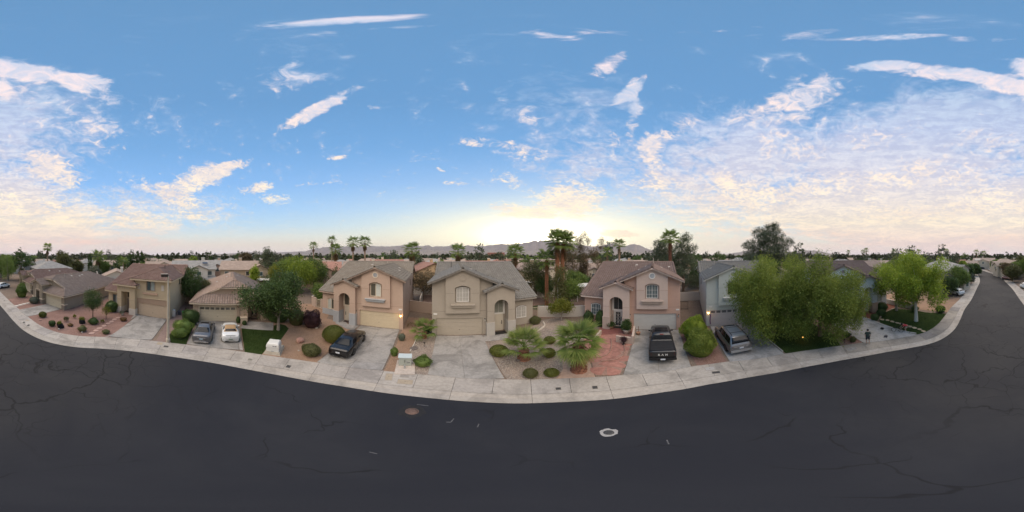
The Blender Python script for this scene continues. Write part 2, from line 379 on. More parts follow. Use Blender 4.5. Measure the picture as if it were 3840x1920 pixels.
# road surface: dark sealed asphalt with wandering cracks
m,k=newmat('asphalt'); p=coord(k,'World')
n1=k.noise(p,.16,6,.6,.6); n2=k.noise(p,2.2,5,.6); n3=k.noise(p,90,2,.6)
c=k.mix(k.mr(n1,.35,.68,0,1),(.0235,.0245,.0285),(.036,.036,.037))
c=k.mix(k.mr(n2,.35,.75,0,.35),c,(.027,.027,.029))
c=k.mix(k.mr(n3,.45,.8,0,.4),c,(.055,.054,.052))
wn=k.n('ShaderNodeTexNoise'); k.set(wn.inputs['Vector'],p); wn.inputs['Scale'].default_value=.55; wn.inputs['Detail'].default_value=3
wp=k.vm('ADD',p,k.vm('MULTIPLY',k.vm('SUBTRACT',wn.outputs['Color'],(.5,.5,.5)),(2.2,2.2,0.0)))
def cracks(sc,wd,gate,dark):
    vor=k.n('ShaderNodeTexVoronoi',feature='DISTANCE_TO_EDGE'); k.set(vor.inputs['Vector'],wp); vor.inputs['Scale'].default_value=sc
    return k.mix(k.m('MULTIPLY',k.m('MULTIPLY',k.mr(vor.outputs['Distance'],wd*.2,wd,1,0),gate),dark),c,(.008,.008,.009))
xs=k.n('ShaderNodeSeparateXYZ'); k.nt.links.new(p,xs.inputs[0])
far=k.mr(k.m('SUBTRACT',0.0,xs.outputs[1]),1.5,9.0,0.0,1.0)      # the older, more broken surface lies up the street
c=k.mix(far,k.mix(1.0,c,(.62,.66,.78),'MULTIPLY'),k.mix(1.0,c,(.86,.85,.86),'MULTIPLY'))
c=cracks(.26,.011,k.mr(k.noise(p,.30,3,.5),.46,.60,0,1),.6)
c=cracks(.62,.022,k.m('MULTIPLY',k.mr(k.noise(k.vm('ADD',p,(5,9,0)),.22,3,.5),.42,.55,0,1),far),.7)
c=cracks(.20,.016,k.m('MULTIPLY',k.mr(k.noise(k.vm('ADD',p,(15,3,0)),.20,3,.5),.40,.5,0,1),far),.8)
out(k,bsdf(k,c,.80,0,.22,bump(k,n3,.35,.006)).outputs[0]); ASPH=m
CONC=concrete('pavement_concrete',(.37,.34,.305),.11,.5)
CONC2=concrete('driveway_concrete',(.31,.295,.275),.06,.7)
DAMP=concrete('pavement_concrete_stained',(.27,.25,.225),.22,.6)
CONC3=concrete('kerb_concrete',(.36,.33,.295),.05,.45)
b=MB(); pts=[(q.x,q.y,ZR) for q in ED]
b.add(pts,[tuple(t) for t in tessellate_polygon([[Vector(q) for q in pts]])]); tag(b.build('road',None,ASPH),kind='structure')
# kerb: gutter pan, rolled face, lip; split at every second pavement joint
nS=len(ED)
def strip(i0,i1,prof,gap=0.0):
    vs=[];fs=[]; kk=len(prof)
    for i in range(i0,i1+1):
        for d,z in prof:
            q=off(i,d); 
            if gap and i in (i0,i1):
                t=(ED[min(i+1,nS-1)]-ED[max(i-1,0)]).normalized()*(gap if i==i0 else -gap); q=q+t
            vs.append((q.x,q.y,z))
    for i in range(i1-i0):
        for j in range(kk-1): fs.append((i*kk+j,i*kk+j+1,(i+1)*kk+j+1,(i+1)*kk+j))
    fs.append(tuple(range(kk))); fs.append(tuple((i1-i0)*kk+j for j in range(kk-1,-1,-1)))
    return vs,fs
kerb=empty('kerb'); tag(kerb,kind='structure'); walk=empty('pavement'); tag(walk,kind='structure')
near=[i for i,q in enumerate(ED) if q.length<34]; i0,i1=near[0],near[-1]
GUT=[(-.02,ZR-.06),(-.02,ZR+.012),(.42,ZR+.02),(.52,ZR+.055),(.62,-.012),(.74,.0),(.745,-.06)]
WLK=[(.765,-.08),(.765,.002),(2.32,.012),(2.32,-.08)]
for a in range(i0,i1,6):
    e=min(a+6,i1); v_,f_=strip(a,e,GUT,.008); mb=MB(); mb.add(v_,f_); mb.build('kerb_section',kerb,CONC3)
for a in range(i0,i1,3):
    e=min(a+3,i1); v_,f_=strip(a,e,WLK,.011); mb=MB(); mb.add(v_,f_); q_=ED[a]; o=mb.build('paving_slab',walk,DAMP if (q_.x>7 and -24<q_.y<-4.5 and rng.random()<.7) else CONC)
for nm,pr,par,mt in (('kerb_section',GUT,kerb,CONC3),('paving_strip',WLK,walk,CONC)):
    for (a,e) in ((0,i0),(i1,nS-1)):
        if a==e: continue
        mb=MB()
        for q in range(a,e,3):
            v_,f_=strip(q,min(q+3,e),pr,.012); mb.add(v_,f_)
        o=mb.build(nm,par,mt); o['kind']='stuff' if nm=='paving_strip' else 'structure'
# bed under the joints
v_,f_=strip(0,nS-1,[(.0,ZR-.05),(2.33,-.035)]); mb=MB(); mb.add(v_,f_); tag(mb.build('joint_bed',None,plain('joint_dark',(.05,.047,.043),.95)),kind='structure')
# ------------------------------------------------------------------ open ground with a hole for the street
GRD=gravel('desert_ground',[(.20,.15,.115),(.24,.18,.14),(.27,.205,.16),(.22,.17,.135)],12.0)
ring=[Vector((8000*math.cos(a*PI/36),8000*math.sin(a*PI/36),-.02)) for a in range(72)]
hole=[Vector((off(i,2.315).x,off(i,2.315).y,-.02)) for i in range(0,nS,2)]
b=MB(); fl=ring+hole; b.add(fl,[tuple(t) for t in tessellate_polygon([ring,hole])]); tag(b.build('ground',None,GRD),kind='structure')
def sheet(name,pts,mat,z=.0,kind='structure',th=0.0,parent=None):
    b=MB(); P=[Vector((p[0],p[1],z)) for p in pts]
    if th:
        n=len(P); b.add(P,[tuple(t) for t in tessellate_polygon([P])]); b.add(P+[p-Vector((0,0,th)) for p in P],[(i,(i+1)%n,(i+1)%n+n,i+n) for i in range(n)])
    else: b.add(P,[tuple(t) for t in tessellate_polygon([P])])
    o=b.build(name,parent,mat)
    if kind and parent is None: o['kind']=kind
    return o
def edge_run(a,b_,d=2.335):
    """points along the back of the pavement between the stations nearest to a and b"""
    def nr(p): return min(range(nS),key=lambda i:(off(i,d)-Vector(p)).length)
    i,j=nr(a),nr(b_); st=1 if j>=i else -1
    return [(off(q,d).x,off(q,d).y) for q in range(i,j+st,st)]
RED=gravel('red_gravel',[(.24,.135,.11),(.28,.165,.135),(.31,.20,.165),(.22,.13,.105),(.34,.23,.19)],19,(.28,.175,.14))
PINK=gravel('pink_gravel',[(.24,.17,.15),(.28,.20,.175),(.32,.24,.21),(.22,.16,.14)],19,(.27,.195,.165))
TAN=gravel('tan_granite',[(.30,.195,.13),(.34,.225,.155),(.37,.25,.175),(.28,.18,.12)],26,(.32,.21,.145))
PEB=gravel('river_pebble',[(.24,.20,.165),(.33,.27,.22),(.42,.35,.29),(.29,.22,.18),(.37,.32,.28),(.20,.165,.14)],15,(.33,.26,.205))
m,k=newmat('lawn_soil'); p=coord(k,'World'); n1=k.noise(p,.7,5,.6); n2=k.noise(p,9,4,.7)
c=k.mix(k.mr(n1,.35,.7,0,1),(.032,.054,.015),(.050,.074,.020)); c=k.mix(k.mr(n2,.45,.75,0,.5),c,(.045,.050,.018))
out(k,bsdf(k,c,.95,0,.1,bump(k,n2,.8,.03)).outputs[0]); LAWNM=m
GRASSM=leafmat('grass_blade',[(.030,.062,.014),(.050,.090,.020),(.080,.115,.030)],.25,.1)
def lawn(pts,n,h=.055):
    sheet('lawn',pts,LAWNM,.012)
    P=[Vector((p[0],p[1],0)) for p in pts]; tris=tessellate_polygon([P]); ar=[]
    for t in tris:
        A,B,C=(np.array(P[i][:2]) for i in t); ar.append(abs((B[0]-A[0])*(C[1]-A[1])-(B[1]-A[1])*(C[0]-A[0])))
    ar=np.array(ar)/sum(ar); ti=nrg.choice(len(tris),n,p=ar); u=nrg.random((n,2)); fl=u.sum(1)>1; u[fl]=1-u[fl]
    T=np.array([[P[i][:2] for i in t] for t in tris]); q=T[ti,0]+u[:,:1]*(T[ti,1]-T[ti,0])+u[:,1:]*(T[ti,2]-T[ti,0])
    a=nrg.random(n)*2*PI; w=.012+.010*nrg.random(n); hh=h*(.5+nrg.random(n)); lx=(nrg.random((n,2))-.5)*.06
    V=np.zeros((n,3,3)); V[:,0,:2]=q-np.c_[np.cos(a),np.sin(a)]*w[:,None]; V[:,1,:2]=q+np.c_[np.cos(a),np.sin(a)]*w[:,None]; V[:,2,:2]=q+lx; V[:,:2,2]=.012; V[:,2,2]=.012+hh
    o=link('grass',np_mesh('grass',V.reshape(-1,3),np.arange(n*3).reshape(-1,3),GRASSM)); tag(o,'short green grass growing on the lawn','grass',kind='stuff')
# ------------------------------------------------------------------ roofs
def tile_proto(name,mat,w=.33,l=.41):
    xs=[-.165,-.125,-.085,-.04,.0,.04,.085,.125,.165]; xs=[x*w/.33 for x in xs]
    zp=[.004+.075*(.5+.5*math.cos(2*PI*(x/w)-.35))**1.25 for x in xs]; n=len(xs)
    v=[(x,0,z+.042) for x,z in zip(xs,zp)]+[(x,l,z) for x,z in zip(xs,zp)]+[(x,0,z-.012) for x,z in zip(xs,zp)]
    f=[(i,i+1,n+i+1,n+i) for i in range(n-1)]+[(2*n+i,2*n+i+1,i+1,i) for i in range(n-1)]
    return np_mesh(name,v,f,mat,True)
def cap_proto(name,mat,r0=.185,r1=.150,l=.46):
    n=7; v=[];f=[]
    for (r,y) in ((r0,0),(r1,l),(r0-.018,0)):
        for i in range(n):
            a=PI*i/(n-1); v.append((r*math.cos(a),y,r*math.sin(a)*.85))
    f=[(i+1,i,n+i,n+i+1) for i in range(n-1)]+[(i,i+1,2*n+i+1,2*n+i) for i in range(n-1)]+[(2*n,2*n+1,2*n+2,2*n+3),(2*n+3,2*n+4,2*n+5,2*n+6),(2*n,2*n+3,2*n+6,2*n+6)][:2]
    return np_mesh(name,v,f,mat,True)
def in_poly(x,y,P):
    c=False; j=len(P)-1
    for i in range(len(P)):
        if (P[i][1]>y)!=(P[j][1]>y) and x<(P[j][0]-P[i][0])*(y-P[i][1])/(P[j][1]-P[i][1])+P[i][0]: c=not c
        j=i
    return c
def tile_fill(pts,keep=None,w=.33,ex=.355,lift=.02):
    """matrices of tiles covering the sloping polygon pts (first edge = eave)"""
    P=[Vector(p) for p in pts]; n=(P[1]-P[0]).cross(P[2]-P[1]).normalized()
    if n.z<0: n=-n
    s=Vector((0,0,1))-n*n.z; s.normalize(); a=s.cross(n).normalized(); O=P[0]
    Q=[((p-O).dot(a),(p-O).dot(s)) for p in P]
    x0=min(q[0] for q in Q); x1=max(q[0] for q in Q); y0=min(q[1] for q in Q); y1=max(q[1] for q in Q)
    r=[]; nx=max(1,round((x1-x0)/w)); ww=(x1-x0)/nx; yy=y0-.05
    while yy<y1-.1:
        for i in range(nx):
            x=x0+(i+.5)*ww
            if in_poly(x,yy+ex*.55,Q):
                p=O+a*x+s*yy+n*lift
                if keep and not keep(p): continue
                M=Matrix((a,s,n)).transposed().to_4x4(); M.translation=p
                dl=rng.uniform(-.004,.004); M=M@Matrix.Translation((0,dl*2,dl))
                r.append(M)
        yy+=ex
    return r
def merge(proto,mats,name,mat):
    n=len(proto.vertices); V=np.empty(n*3,np.float32); proto.vertices.foreach_get('co',V); V=np.c_[V.reshape(-1,3),np.ones(n)]
    F=np.empty(len(proto.polygons)*4,np.int32); proto.polygons.foreach_get('vertices',F); F=F.reshape(-1,4)
    MM=np.array([np.array(m) for m in mats]); A=np.einsum('kij,nj->kni',MM,V)[:,:,:3].reshape(-1,3)
    FF=(F[None]+(np.arange(len(mats))*n)[:,None,None]).reshape(-1,4)
    return np_mesh(name,A,FF,mat,True)
EYE=Vector((0,0,CAM_H))
def lay_tiles(roof,rootM,mats,proto,mat,limit=300):
    mats=sorted(mats,key=lambda M:((rootM@M).translation-EYE).length)
    for M in mats[:limit]: link('roof_tile',proto,roof,mw=M)
    if len(mats)>limit:
        o=link('roof_tiles',merge(proto,mats[limit:],'roof_tiles',mat),roof); o['kind']='stuff'
def lay_caps(roof,p0,p1,proto,step=.37,up=Vector((0,0,1)),singly=True,acc=None):
    p0=Vector(p0);p1=Vector(p1); d=p1-p0; n=int(d.length/step); t=d.normalized(); x=t.cross(up).normalized(); z=x.cross(t).normalized()
    for i in range(n):
        M=Matrix((x,t,z)).transposed().to_4x4(); M.translation=p0+t*(i*step)+z*rng.uniform(-.006,.006)
        if acc is not None: acc.append(M)
        else: link('ridge_tile',proto,roof,mw=M)
def deck(mb,pts,th=.10): mb.prism(pts,(0,0,-th))
ROOFGREY=tilemat('tile_grey',[(0.162,0.156,0.144),(0.181,0.175,0.162),(0.172,0.166,0.152),(0.191,0.184,0.172),(0.175,0.167,0.152)])
ROOFTAUPE=tilemat('tile_taupe',[(0.199,0.177,0.148),(0.220,0.199,0.170),(0.209,0.188,0.159),(0.231,0.209,0.181),(0.202,0.177,0.148)])
ROOFPLUM=tilemat('tile_plum',[(0.159,0.116,0.102),(0.176,0.130,0.116),(0.166,0.123,0.109),(0.187,0.141,0.127),(0.162,0.116,0.102)])
ROOFMAROON=tilemat('tile_maroon',[(0.219,0.143,0.117),(0.242,0.163,0.136),(0.227,0.151,0.125),(0.253,0.174,0.148),(0.216,0.136,0.114)])
ROOFTAN=tilemat('tile_tan',[(0.275,0.205,0.167),(0.298,0.229,0.190),(0.286,0.217,0.178),(0.310,0.240,0.202),(0.271,0.202,0.163)])
PROT={}
def protos(mat):
    if mat.name not in PROT: PROT[mat.name]=(tile_proto('roof_tile',mat),cap_proto('ridge_tile',mat))
    return PROT[mat.name]
DARKGL=glass('window_dark',(.035,.042,.045)); SCREEN=glass('window_screen',(.095,.088,.068),.35,.3); CURT=glass('window_curtain',(.50,.52,.475),.25,.4)
BLIND=plain('window_blind',(.40,.385,.35),.4,.08,8,spec=.5); BLUEGL=glass('window_blue',(.07,.10,.105)); SHEER=glass('window_sheer',(.32,.37,.36),.2,.45)
def window(parent,x0,x1,z0,z1,y,rise=0.0,frame=WHITE,panes=(DARKGL,DARKGL),grid=0,fw=.065,slats=False,name='window'):
    """frame with two sashes; rise = curved head; y = face of the frame, glass stands 4 cm behind; x may run either way"""
    sg=1 if x1>x0 else -1; b=MB(); fr=arch(x0,x1,z0,z1,rise,y); ho=arch(x0+sg*fw,x1-sg*fw,z0+fw,z1-fw*.4,max(0,rise-fw*.3) if rise else 0,y)
    b.holes(fr,[ho],(0,.07,0)); xm=(x0+x1)/2; b.box(xm-.025,xm+.025,y+.005,y+.06,z0+fw,z1+max(0,rise-fw)); w=b.build(name,parent,frame)
    for i,pm in enumerate(panes):
        a=xm if i else x0+sg*fw; e=x1-sg*fw if i else xm
        q=[p for p in ho]; 
        lo,hi=min(a,e),max(a,e)
        top=lambda x: z1-fw*.4+ (max(0,rise-fw*.3)*(1-((x-xm)/(abs(x1-x0)/2))**2) if rise else 0)
        P=[(lo,y+.045,z0+fw)]+[(hi,y+.045,z0+fw)]+[(hi+(lo-hi)*t/6,y+.045,top(hi+(lo-hi)*t/6)) for t in range(7)]
        MB().poly(P).build('pane',w,pm)
        if slats and pm in (BLIND,BLUEGL,CURT) and slats is not True or slats is True:
            sb=MB(); zz=z0+fw+.05
            while zz<top((lo+hi)/2)-.03: sb.box(lo+.02,hi-.02,y+.036,y+.043,zz,zz+.022); zz+=.065
            o=sb.build('blind_slats',w,BLIND if pm is not BLUEGL else plain('blind_grey',(.20,.23,.23),.5,.05,5)); o['kind']='stuff'
    if grid:
        b=MB()
        for i in range(1,2*grid):
            if i==grid: continue
            x=x0+(x1-x0)*i/(2*grid); b.box(x-.012,x+.012,y+.022,y+.034,z0+fw,z1+rise*.75)
        nz=max(2,round((z1-z0)/.42))
        for i in range(1,nz): zz=z0+(z1-z0)*i/nz; b.box(x0+sg*fw,x1-sg*fw,y+.020,y+.036,zz-.012,zz+.012)
        b.build('muntins',w,frame)
    return w
LAMPLIT=emit('lamp_bulb_warm',(1.0,.55,.18),14.0)
def wall_lamp(parent,x,y,z,lit=False,light=None):
    b=MB(); b.box(x-.05,x+.05,y-.02,y,z-.12,z+.14); b.tube([(x,y-.02,z+.1),(x,y-.12,z+.16)],.015,6); b.lathe([(.02,z+.17),(.085,z+.10),(.09,z+.08)],8,(x,y-.13,0)); 
    b.lathe([(.07,z-.14),(.03,z-.17)],8,(x,y-.13,0)); l=b.build('wall_lamp',parent,DARKMETAL)
    MB().lathe([(.055,z-.14),(.075,z+.0),(.075,z+.08)],8,(x,y-.13,0)).build('lamp_glass',l,LAMPLIT if lit else plain('lamp_glass_off',(.5,.48,.42),.25,.05,4))
    if lit:
        d=bpy.data.lights.new('lamp_light','POINT'); d.energy=light or 4; d.color=(1,.55,.2); d.shadow_soft_size=.08
        o=bpy.data.objects.new('lamp_light',d); COL.objects.link(o); o.parent=l; o.location=(x,y-.28,z-.05)
def garage(parent,x0,x1,z1,y,mat,lites=0,handle=True):
    """sectional door: four panels with pressed ribs, optional row of small lights in the top one"""
    sg=1 if x1>x0 else -1; g=MB().box(x0,x1,y+.03,y+.05,0,z1).build('garage_door',parent,mat); h=z1/4
    for r in range(4):
        b=MB(); lo,hi=min(x0,x1)+.02,max(x0,x1)-.02; z0=r*h+.006; zz=(r+1)*h-.006
        for q in range(3): b.box(lo,hi,y-(.012 if q!=1 else .004),y+.032,z0+(zz-z0)*q/3,z0+(zz-z0)*(q+1)/3-.008)
        p=b.build('door_panel',g,mat)
    if lites:
        w=(max(x0,x1)-min(x0,x1))/lites
        for i in range(lites):
            c=min(x0,x1)+w*(i+.5); b=MB()
            for ix in (0,1,2):
                for iz in (0,1): 
                    if lites>7 and ix==2: continue
                    b.box(c-.24+ix*.165,c-.24+ix*.165+.14,y-.022,y-.013,3*h+.13+iz*.16,3*h+.26+iz*.16)
            b.build('door_light',g,DARKGL)
    if handle: MB().box((x0+x1)/2-.06,(x0+x1)/2+.06,y-.035,y-.012,h*1.3,h*1.3+.04).build('door_handle',g,DARKMETAL)
    return g
def vent_pipe(roof,p,h=.55,r=.05,mat=None):
    p=Vector(p); b=MB(); b.tube([p-Vector((0,0,.1)),p+Vector((0,0,h))],r,8); b.lathe([(r*2.6,.02),(r*1.3,.12)],8,p); b.build('vent_pipe',roof,mat or plain('flashing',(.36,.32,.27),.6,.1,6))
def roof_vent(roof,p,nrm,mat=None):
    b=MB(); n=Vector(nrm).normalized(); s=(Vector((0,0,1))-n*n.z).normalized(); a=s.cross(n); M=Matrix((a,s,n)).transposed().to_4x4(); M.translation=Vector(p); b.T=M
    b.add([(-.22,-.18,.04),(.22,-.18,.04),(.22,.24,.05),(-.22,.24,.05),(-.15,-.12,.17),(.15,-.12,.17),(.17,.2,.12),(-.17,.2,.12)],[(4,5,6,7),(0,1,5,4),(1,2,6,5),(2,3,7,6),(3,0,4,7)])
    b.build('roof_vent',roof,mat or plain('vent_paint',(.42,.38,.33),.6,.1,5))
def number_plate(parent,x,y,z):
    b=MB().mat(WHITE); b.box(x-.19,x+.19,y-.03,y,z-.09,z+.09); o=b.build('address_plate',parent)
def curve_bands(): pass

# ------------------------------------------------------------------ the two-storey model of the street (garage gable, bay with arched window, arched porch, low wing)
SL=.43
def house_a(name,label,loc,ang,mir,c):
    """local frame: x from the garage-side corner along the front, y into the plot; mir=-1 flips left and right"""
    root=empty(name,(loc[0],loc[1],0),R(ang)); tag(root,label,'house','two-storey stucco houses round the bulb of the street')
    rM=Matrix.Translation((loc[0],loc[1],0))@Matrix.Rotation(R(ang),4,'Z')
    X=lambda x: x*mir
    body,acc,base=c['body'],c['accent'],c['base']
    zg=lambda x: 7.58-SL*abs(x-3.2)                 # underside of the garage gable
    ze=lambda x: 5.92-.40*abs(x-7.24)               # of the porch gable
    zm=lambda y: 3.62+SL*(y-1.05)                   # of the main front slope
    # walls
    b=MB()
    b.holes([(X(0),0,0),(X(.45),0,0),(X(.45),0,2.17),(X(5.3),0,2.17),(X(5.3),0,0),(X(6.4),0,0),(X(6.4),0,zg(6.4)),(X(3.2),0,zg(3.2)),(X(0),0,zg(0))],[],(0,.22,0))
    b.poly([(X(0),.0,0),(X(0),15,0),(X(0),15,5.85),(X(0),10.75,7.75),(X(0),6.75,zg(0)),(X(0),.0,zg(0))])
    b.poly([(X(6.4),0.2,0),(X(6.4),7,0),(X(6.4),7,6.1),(X(6.4),.2,6.1)])
    b.poly([(X(0),15,0),(X(12),15,0),(X(12),15,5.85),(X(0),15,5.85)])
    b.poly([(X(12),1.5,0),(X(12),15,0),(X(12),15,5.85),(X(12),10.75,7.75),(X(12),1.5,3.72)])
    wl=b.build('wall',root,body)
    # stucco control joints, as thin recess lines standing at first-floor height
    b=MB(); b.box(X(0),X(6.4),-.004,.02,2.98,3.02); b.build('stucco_joint',wl,c['joint'])
    garage(root,X(.45),X(5.3),2.17,.12,c['door'],c.get('lites',0))
    MB().box(X(.40),X(5.35),.10,.16,2.17,2.20).build('door_trim',root,c['trim'])
    # bay
    b=MB(); bo=[(X(1.44),-.32,2.86),(X(4.94),-.32,2.86),(X(4.94),-.32,zg(4.94)-.02),(X(3.2),-.32,zg(3.2)-.02),(X(1.44),-.32,zg(1.44)-.02)]
    b.holes(bo,[arch(X(2.40),X(3.98),4.08,5.66,.26,-.32)],(0,.33,0)); bay=b.build('bay',root,acc)
    b=MB(); b.box(X(1.44),X(2.3),-.326,-.30,5.08,5.11); b.build('stucco_joint',bay,c['joint']); MB().box(X(4.08),X(4.94),-.326,-.30,5.08,5.11).build('stucco_joint',bay,c['joint'])
    MB().poly([(X(2.3),-.02,4.0),(X(4.1),-.02,4.0),(X(4.1),-.02,6.0),(X(2.3),-.02,6.0)]).build('niche_back',bay,acc)
    window(bay,X(2.55),X(3.86),4.14,5.60,-.12,.16,c['frame'],c['panes'] if mir>0 else c['panes'][::-1],c.get('grid',0),slats=c.get('slats',False))
    b=MB(); z0=3.52
    for (q,e,h0,h1) in ((.06,.16,0,.08),(.0,.20,.08,.30),(-.10,.30,.30,.39)):
        b.box(X(2.08+q),X(4.32-q),-.32-e,-.318,z0+h0,z0+h1)
    b.build('window_shelf',bay,c['shelf'])
    # round gable vent
    b=MB(); zc=6.78 if not c.get('plainvent') else 6.72
    b.lathe([(.36,0),(.36,.05),(.26,.05),(.26,.0)],20,(X(3.2),-.32,zc),False,'y')
    for i,v in enumerate(b.v): v.y=-.322-(v.y+.32)
    gv=b.build('gable_vent',bay,c['vent'])
    MB().add([(X(3.2)+.26*math.cos(a*PI/10),-.335,zc+.26*math.sin(a*PI/10)) for a in range(20)],[tuple(range(20))]).build('vent_louvre',gv,c['louvre'])
    # porch
    b=MB(); yo=-.45
    b.holes([(X(5.72),yo,0),(X(6.5),yo,0)]+arch(X(6.5),X(8.02),0,3.70,.56,yo,12)[2:][::-1]+[(X(8.02),yo,0),(X(8.8),yo,0),(X(8.8),yo,ze(8.8)-.02),(X(7.24),yo,ze(7.24)-.02),(X(5.72),yo,ze(5.72)-.02)],[],(0,1.25,0))
    po=b.build('porch',root,c.get('porch',acc))
    b=MB(); b.box(X(5.72),X(6.5),yo-.006,yo+.03,3.0,3.03); b.build('stucco_joint',po,c['joint']); MB().box(X(8.02),X(8.8),yo-.006,yo+.03,3.0,3.03).build('stucco_joint',po,c['joint'])
    b=MB(); b.poly([(X(5.9),.80,0),(X(8.7),.80,0),(X(8.7),.80,4.6),(X(5.9),.80,4.6)]); b.build('porch_back',po,c.get('porchback',c.get('porch',acc)))
    for q0,q1 in ((5.66,6.535),(7.985,8.86)):
        b=MB(); b.box(X(q0),X(q1),yo-.06,yo+1.2 if q0<6 else yo+1.95,0,1.60); pd=b.build('pier_base',po,base)
        MB().box(X(q0)-mir*.012,X(q1)+mir*.012,yo-.075,yo+1.0,1.60,1.66).build('pier_cap',pd,base)
    # front door with transom
    d=c['fdoor']; b=MB(); b.box(X(6.72),X(7.80),.72,.79,0,2.14); dr=b.build('front_door',po,d)
    if c.get('security'):
        b=MB(); b.box(X(6.98),X(7.54),.700,.712,.18,1.98); b.build('door_screen',dr,BLACK)
        b=MB(); sx=lambda t: X(7.26+t)
        for zc2 in (.62,1.08,1.54):
            for s1 in (-1,1):
                for s2 in (-1,1):
                    b.tube([(sx(0),.69,zc2),(sx(s1*.12),.69,zc2+s2*.10),(sx(s1*.2),.69,zc2+s2*.2),(sx(s1*.06),.69,zc2+s2*.17)],.017,5)
        b.tube([(sx(0),.69,.2),(sx(0),.69,1.96)],.018,5); b.build('door_scrollwork',dr,WHITE)
    else:
        for (z0,z1) in ((.15,.85),(1.0,1.95)):
            b=MB(); b.box(X(6.86),X(7.66),.700,.722,z0,z1); b.build('door_panel',dr,d)
    b=MB(); hx=7.62 if c.get('handle',1)>0 else 6.88; b.box(X(hx)-.03,X(hx)+.03,.66,.72,.85,1.35); b.build('door_handle',dr,BLACK)
    b=MB(); b.holes([(X(6.5),.77,2.14),(X(8.05),.77,2.14),(X(8.05),.77,4.4),(X(6.5),.77,4.4)],[[(X(6.72),.77,2.35),(X(7.80),.77,2.35),(X(7.80),.77,4.1),(X(6.72),.77,4.1)]],(0,.04,0)); tr=b.build('transom_frame',po,c['frame'])
    for i in range(2):
        MB().poly([(X(6.72+.54*i),.795,2.35),(X(7.26+.54*i),.795,2.35),(X(7.26+.54*i),.795,4.1),(X(6.72+.54*i),.795,4.1)]).build('pane',tr,c['transom'])
    b=MB(); b.box(X(7.25),X(7.27),.772,.79,2.35,4.1); b.build('muntins',tr,c['frame'])
    # low wing
    b=MB(); b.holes([(X(8.8),1.5,0),(X(12),1.5,0),(X(12),1.5,3.74),(X(8.8),1.5,3.74)],[arch(X(9.66),X(11.1),.98,2.52,.22,1.5)],(0,.18,0)); wg=b.build('wing_wall',root,body)
    window(wg,X(9.70),X(11.06),1.02,2.48,1.44,.2,c['frame'],c.get('panes2',c['panes']),c.get('grid2',c.get('grid',0)),.085,slats=c.get('slats',False))
    if c.get('plinth'): MB().box(X(8.8),X(12.02),1.46,1.505,0,.95).build('plinth',wg,base)
    # side window on the garage side
    b=MB(); b.box(X(-.03),X(.01),7.6,8.3,4.1,5.3); sw=b.build('side_window',wl,c['frame']); MB().box(X(-.045),X(-.031),7.66,8.24,4.16,5.24).build('pane',sw,DARKGL)
    # roof
    b=MB()
    ym=lambda z: 1.05+(z-3.62)/SL
    O=.36
    deck(b,[(X(6.5),1.05,zm(1.05)+.1),(X(12.32),1.05,zm(1.05)+.1),(X(12.32),10.75,zm(10.75)+.1),(X(6.5),10.75,zm(10.75)+.1)])
    deck(b,[(X(-.36),6.72,zm(6.72)+.1),(X(6.5),6.72,zm(6.72)+.1),(X(6.5),10.75,zm(10.75)+.1),(X(-.36),10.75,zm(10.75)+.1)])
    deck(b,[(X(-.36),10.75,zm(10.75)+.1),(X(12.32),10.75,zm(10.75)+.1),(X(12.32),15.5,zm(10.75)+.1-SL*4.75),(X(-.36),15.5,zm(10.75)+.1-SL*4.75)])
    zgt=lambda x: zg(x)+.12; yb=ym(zgt(3.2))-.15
    for s_ in (-1,1):
        xe=3.2+s_*3.56; deck(b,[(X(xe),-.58,zgt(xe)),(X(3.2),-.58,zgt(3.2)),(X(3.2),yb,zgt(3.2)),(X(xe),ym(zgt(xe))-.12,zgt(xe))])
        xe=7.24+s_*1.92; zt=lambda x: ze(x)+.12; deck(b,[(X(xe),-.72,zt(xe)),(X(7.24),-.72,zt(7.24)),(X(7.24),min(6.5,ym(zt(7.24))) if s_>0 else .3,zt(7.24)),(X(xe),ym(zt(xe)) if s_>0 else .2,zt(xe))])
    roof=b.build('roof',root,c['fascia'])
    tp,cp_=protos(c['roof']); M=[]
    keepm=lambda p: not(abs(mir*p.x-3.2)<3.5 and zgt(mir*p.x)>p.z+.03) and not (mir*p.x<9.2 and mir*p.x>6.4 and ze(mir*p.x)+.12>p.z+.04)
    M+=tile_fill([(X(-.4),1.05,zm(1.05)+.11),(X(12.34),1.05,zm(1.05)+.11),(X(12.34),10.75,zm(10.75)+.11),(X(-.4),10.75,zm(10.75)+.11)],lambda p: keepm(p) and (mir*p.x>6.42 or p.y>6.6))
    for s_ in (-1,1):
        xe=3.2+s_*3.56
        M+=tile_fill([(X(xe),-.58,zgt(xe)),(X(xe),11,zgt(xe)),(X(3.2),11,zgt(3.2)),(X(3.2),-.58,zgt(3.2))],lambda p: zm(p.y)+.1<p.z+.06 and p.y<yb+.2)
        xe=7.24+s_*1.92; zt=lambda x: ze(x)+.12
        M+=tile_fill([(X(xe),-.72,zt(xe)),(X(xe),7,zt(xe)),(X(7.24),7,zt(7.24)),(X(7.24),-.72,zt(7.24))],lambda p: (zm(p.y)+.1<p.z+.06 if s_>0 else p.y<.1 or (mir*p.x>6.5 and zm(p.y)+.1<p.z+.06)) )
    lay_tiles(roof,rM,M,tp,c['roof'],c.get('ntiles',300))
    # ridge, rake and gable edge tiles
    lay_caps(roof,(X(-.4),10.75,zm(10.75)+.15),(X(12.34),10.75,zm(10.75)+.15),cp_)
    lay_caps(roof,(X(3.2),-.62,zgt(3.2)+.05),(X(3.2),yb,zgt(3.2)+.05),cp_)
    lay_caps(roof,(X(7.24),-.76,zt(7.24)+.05),(X(7.24),2.4,zt(7.24)+.05),cp_)
